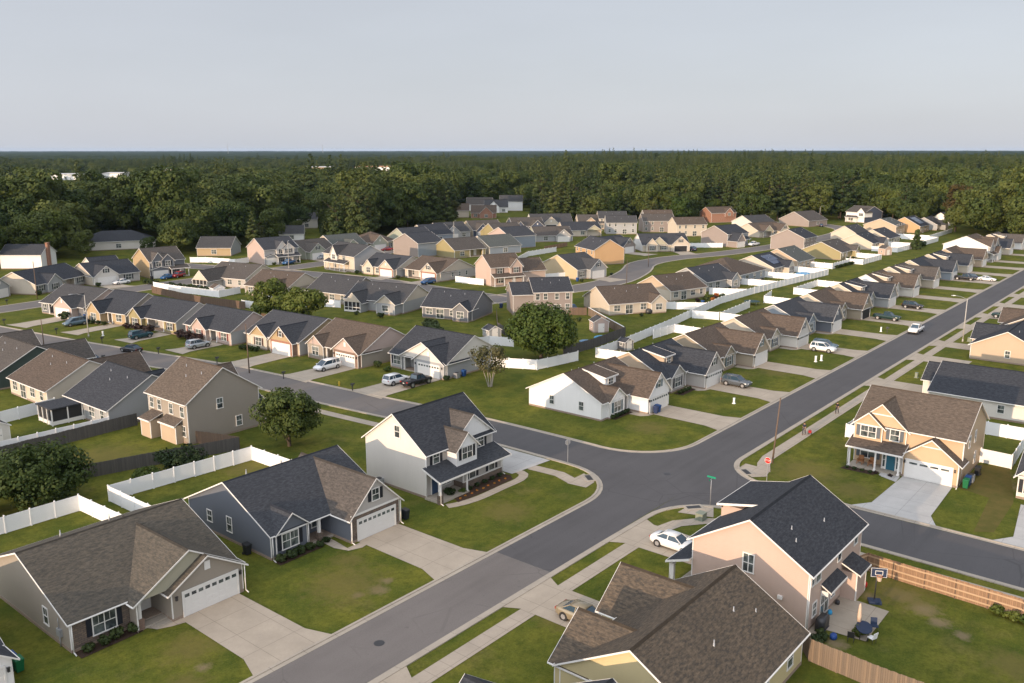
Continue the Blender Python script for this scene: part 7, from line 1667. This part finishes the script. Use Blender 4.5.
# ------------------------------------------------------------------ people on the pavement
SKIN = plain('skin', (.42, .26, .18), .6); CL_DARK = plain('cloth_navy', (.022, .026, .04), .8); CL_BLACK = plain('cloth_black', (.016, .016, .018), .8); HAIR = plain('hair_dark', (.02, .014, .01), .7); CL_GREY = plain('cloth_grey', (.05, .05, .06), .8)
def person(x, y, rz, label, top, bottom, stride=.22, bend=0.0):
    """one continuous skinned figure 1.74 m tall, clothing as children"""
    J = {'pel': (0, 0, .93), 'spine': (0, -.02, 1.12), 'chest': (0, -.01, 1.32), 'neck': (0, 0, 1.47), 'head': (0, .03, 1.58), 'crown': (0, .02, 1.70)}
    rad = {'pel': .145, 'spine': .125, 'chest': .15, 'neck': .055, 'head': .095, 'crown': .075}
    Ed = [('pel', 'spine'), ('spine', 'chest'), ('chest', 'neck'), ('neck', 'head'), ('head', 'crown')]
    for s, sg in (('l', -1), ('r', 1)):
        st = stride * sg
        J.update({s + 'hip': (sg * .09, 0, .88), s + 'knee': (sg * .10, st * .6 + .05, .50), s + 'ank': (sg * .10, st - .04, .09), s + 'toe': (sg * .11, st + .16, .04), s + 'sh': (sg * .18, 0, 1.40), s + 'elb': (sg * .24, -st * .4 - .02, 1.13), s + 'wr': (sg * .24, -st * .9 + .12, .92), s + 'palm': (sg * .24, -st + .16, .86)})
        rad.update({s + 'hip': .095, s + 'knee': .062, s + 'ank': .042, s + 'toe': .038, s + 'sh': .06, s + 'elb': .042, s + 'wr': .028, s + 'palm': .032})
        Ed += [('pel', s + 'hip'), (s + 'hip', s + 'knee'), (s + 'knee', s + 'ank'), (s + 'ank', s + 'toe'), ('chest', s + 'sh'), (s + 'sh', s + 'elb'), (s + 'elb', s + 'wr'), (s + 'wr', s + 'palm')]
        p = J[s + 'palm']
        for k in range(4):
            a = s + 'f%d' % k; o = (k - 1.5) * .018; L_ = (.07, .082, .078, .06)[k]
            J[a + 'a'] = (p[0] + o * .3, p[1] + o + .012, p[2] - .05); J[a + 'b'] = (p[0] - sg * .012, p[1] + o + .03, p[2] - .05 - L_ * .8); rad[a + 'a'] = .010; rad[a + 'b'] = .008
            Ed += [(s + 'palm', a + 'a'), (a + 'a', a + 'b')]
        J[s + 'th'] = (p[0] - sg * .03, p[1] + .045, p[2] - .02); J[s + 'tt'] = (p[0] - sg * .035, p[1] + .06, p[2] - .06); rad[s + 'th'] = .011; rad[s + 'tt'] = .009; Ed += [(s + 'palm', s + 'th'), (s + 'th', s + 'tt')]
    def skin(name, keys, grow, mat, root):
        ks = [k for k in J if keys(k)]; ix = {k: i for i, k in enumerate(ks)}
        me = bpy.data.meshes.new(name); me.from_pydata([J[k] for k in ks], [(ix[a], ix[b]) for a, b in Ed if a in ix and b in ix], []); me.materials.append(mat)
        o = link(name, me); md = o.modifiers.new('skin', 'SKIN'); md.use_smooth_shade = True; o.modifiers.new('sub', 'SUBSURF').levels = 1; o.modifiers['sub'].render_levels = 2
        for k in ks:
            v = me.skin_vertices[0].data[ix[k]]; v.radius = (rad[k] + grow,) * 2; v.use_root = (k == root)
        return o
    body = skin('person', lambda k: True, 0, SKIN, 'pel')
    body.location = (x, y, .04); body.rotation_euler = (0, 0, R(rz)); tag(body, label, 'person')
    o = skin('shirt', lambda k: k in ('pel', 'spine', 'chest', 'lsh', 'rsh', 'lelb', 'relb'), .016, top, 'chest'); o.parent = body
    o = skin('trousers', lambda k: k in ('pel', 'lhip', 'rhip', 'lknee', 'rknee', 'lank', 'rank'), .018, bottom, 'pel'); o.parent = body
    for s, sg in (('l', -1), ('r', 1)):
        p = J[s + 'ank']; b = MB(); b.loft([[(p[0] + x_ * q, p[1] + yy, z_) for x_, z_ in ((-.05, -.0), (.05, -.0), (.045, .07 * hh), (-.045, .07 * hh))] for yy, q, hh in ((-.08, .8, 1.2), (.06, 1.0, 1.3), (.20, .7, .6))]); q = b.obj('shoe', TYRE, body)
    b = MB(); c = J['head']; b.loft([[(c[0] + r * math.cos(k * .7854), c[1] - .02 + r * math.sin(k * .7854), z_) for k in range(8)] for z_, r in ((1.60, .108), (1.68, .108), (1.74, .085), (1.775, .03))]); b.obj('hair', HAIR, body)
    b = MB(); b.tube((0, c[1] + .09, 1.57), (0, c[1] + .125, 1.55), .018, .014, 6)
    b.obj('nose', SKIN, body)
    for sg in (-1, 1):
        b = MB(); b.tube((sg * .035, c[1] + .085, 1.60), (sg * .035, c[1] + .102, 1.60), .014, .012, 6); b.obj('eye', CL_BLACK, body)
        b = MB(); b.box(sg * .10 - .012, sg * .10 + .012, c[1] - .03, c[1] + .02, 1.54, 1.61); b.obj('ear', SKIN, body)
    b = MB(); b.box(-.03, .03, c[1] + .085, c[1] + .098, 1.52, 1.53); b.obj('mouth', plain('lips', (.3, .12, .10), .5), body)
    return body
person(110.4, 40.5, 90, 'person in dark clothes walking on the pavement beside a red toy', CL_DARK, CL_GREY)
person(122.8, 40.5, 90, 'person in black walking on the pavement farther up the street', CL_BLACK, CL_BLACK, .26)
t = thing('toy_wagon', 'small red wagon beside the walking person on the pavement', 'wagon', (111.2, 40.0, .04), R(20))
b = MB(); b.solid([(-.26, -.15, .2), (.26, -.15, .2), (.26, .15, .2), (-.26, .15, .2)], [(-.32, -.2, .45), (.32, -.2, .45), (.32, .2, .45), (-.32, .2, .45)]); b.obj('tub', M_RED, t)
b = MB(); b.tube((-.4, 0, .4), (-.75, 0, .85), .018, .018, 6); b.obj('handle', M_DARKMETAL, t)
for sx in (-.24, .24):
    for sy in (-.22, .22): b = MB(); b.tube((sx, sy - .03, .11), (sx, sy + .03, .11), .11, .11, 12); b.obj('wheel', TYRE, t)
# two thin radio masts on the horizon
for x, y, l in ((3350, 5160, 'taller of two thin radio masts on the horizon'), (3760, 4700, 'shorter of two thin radio masts on the horizon')):
    b = MB(); H_ = 85 if x < 3500 else 75
    for k in range(3):
        a = k * 2.094; b.tube((2 * math.cos(a), 2 * math.sin(a), 0), (.6 * math.cos(a), .6 * math.sin(a), H_), .5, .4, 5)
    for k in range(14):
        for j in range(3):
            a0 = j * 2.094; a1 = a0 + 2.094; r0 = 2 - 1.4 * k / 14; b.tube((r0 * math.cos(a0), r0 * math.sin(a0), H_ * k / 14), (r0 * math.cos(a1), r0 * math.sin(a1), H_ * (k + 1) / 14), .25, .25, 4)
    o = b.obj('radio_mast', M_GREYMETAL); o.location = (x, y, 0); tag(o, l, 'mast')
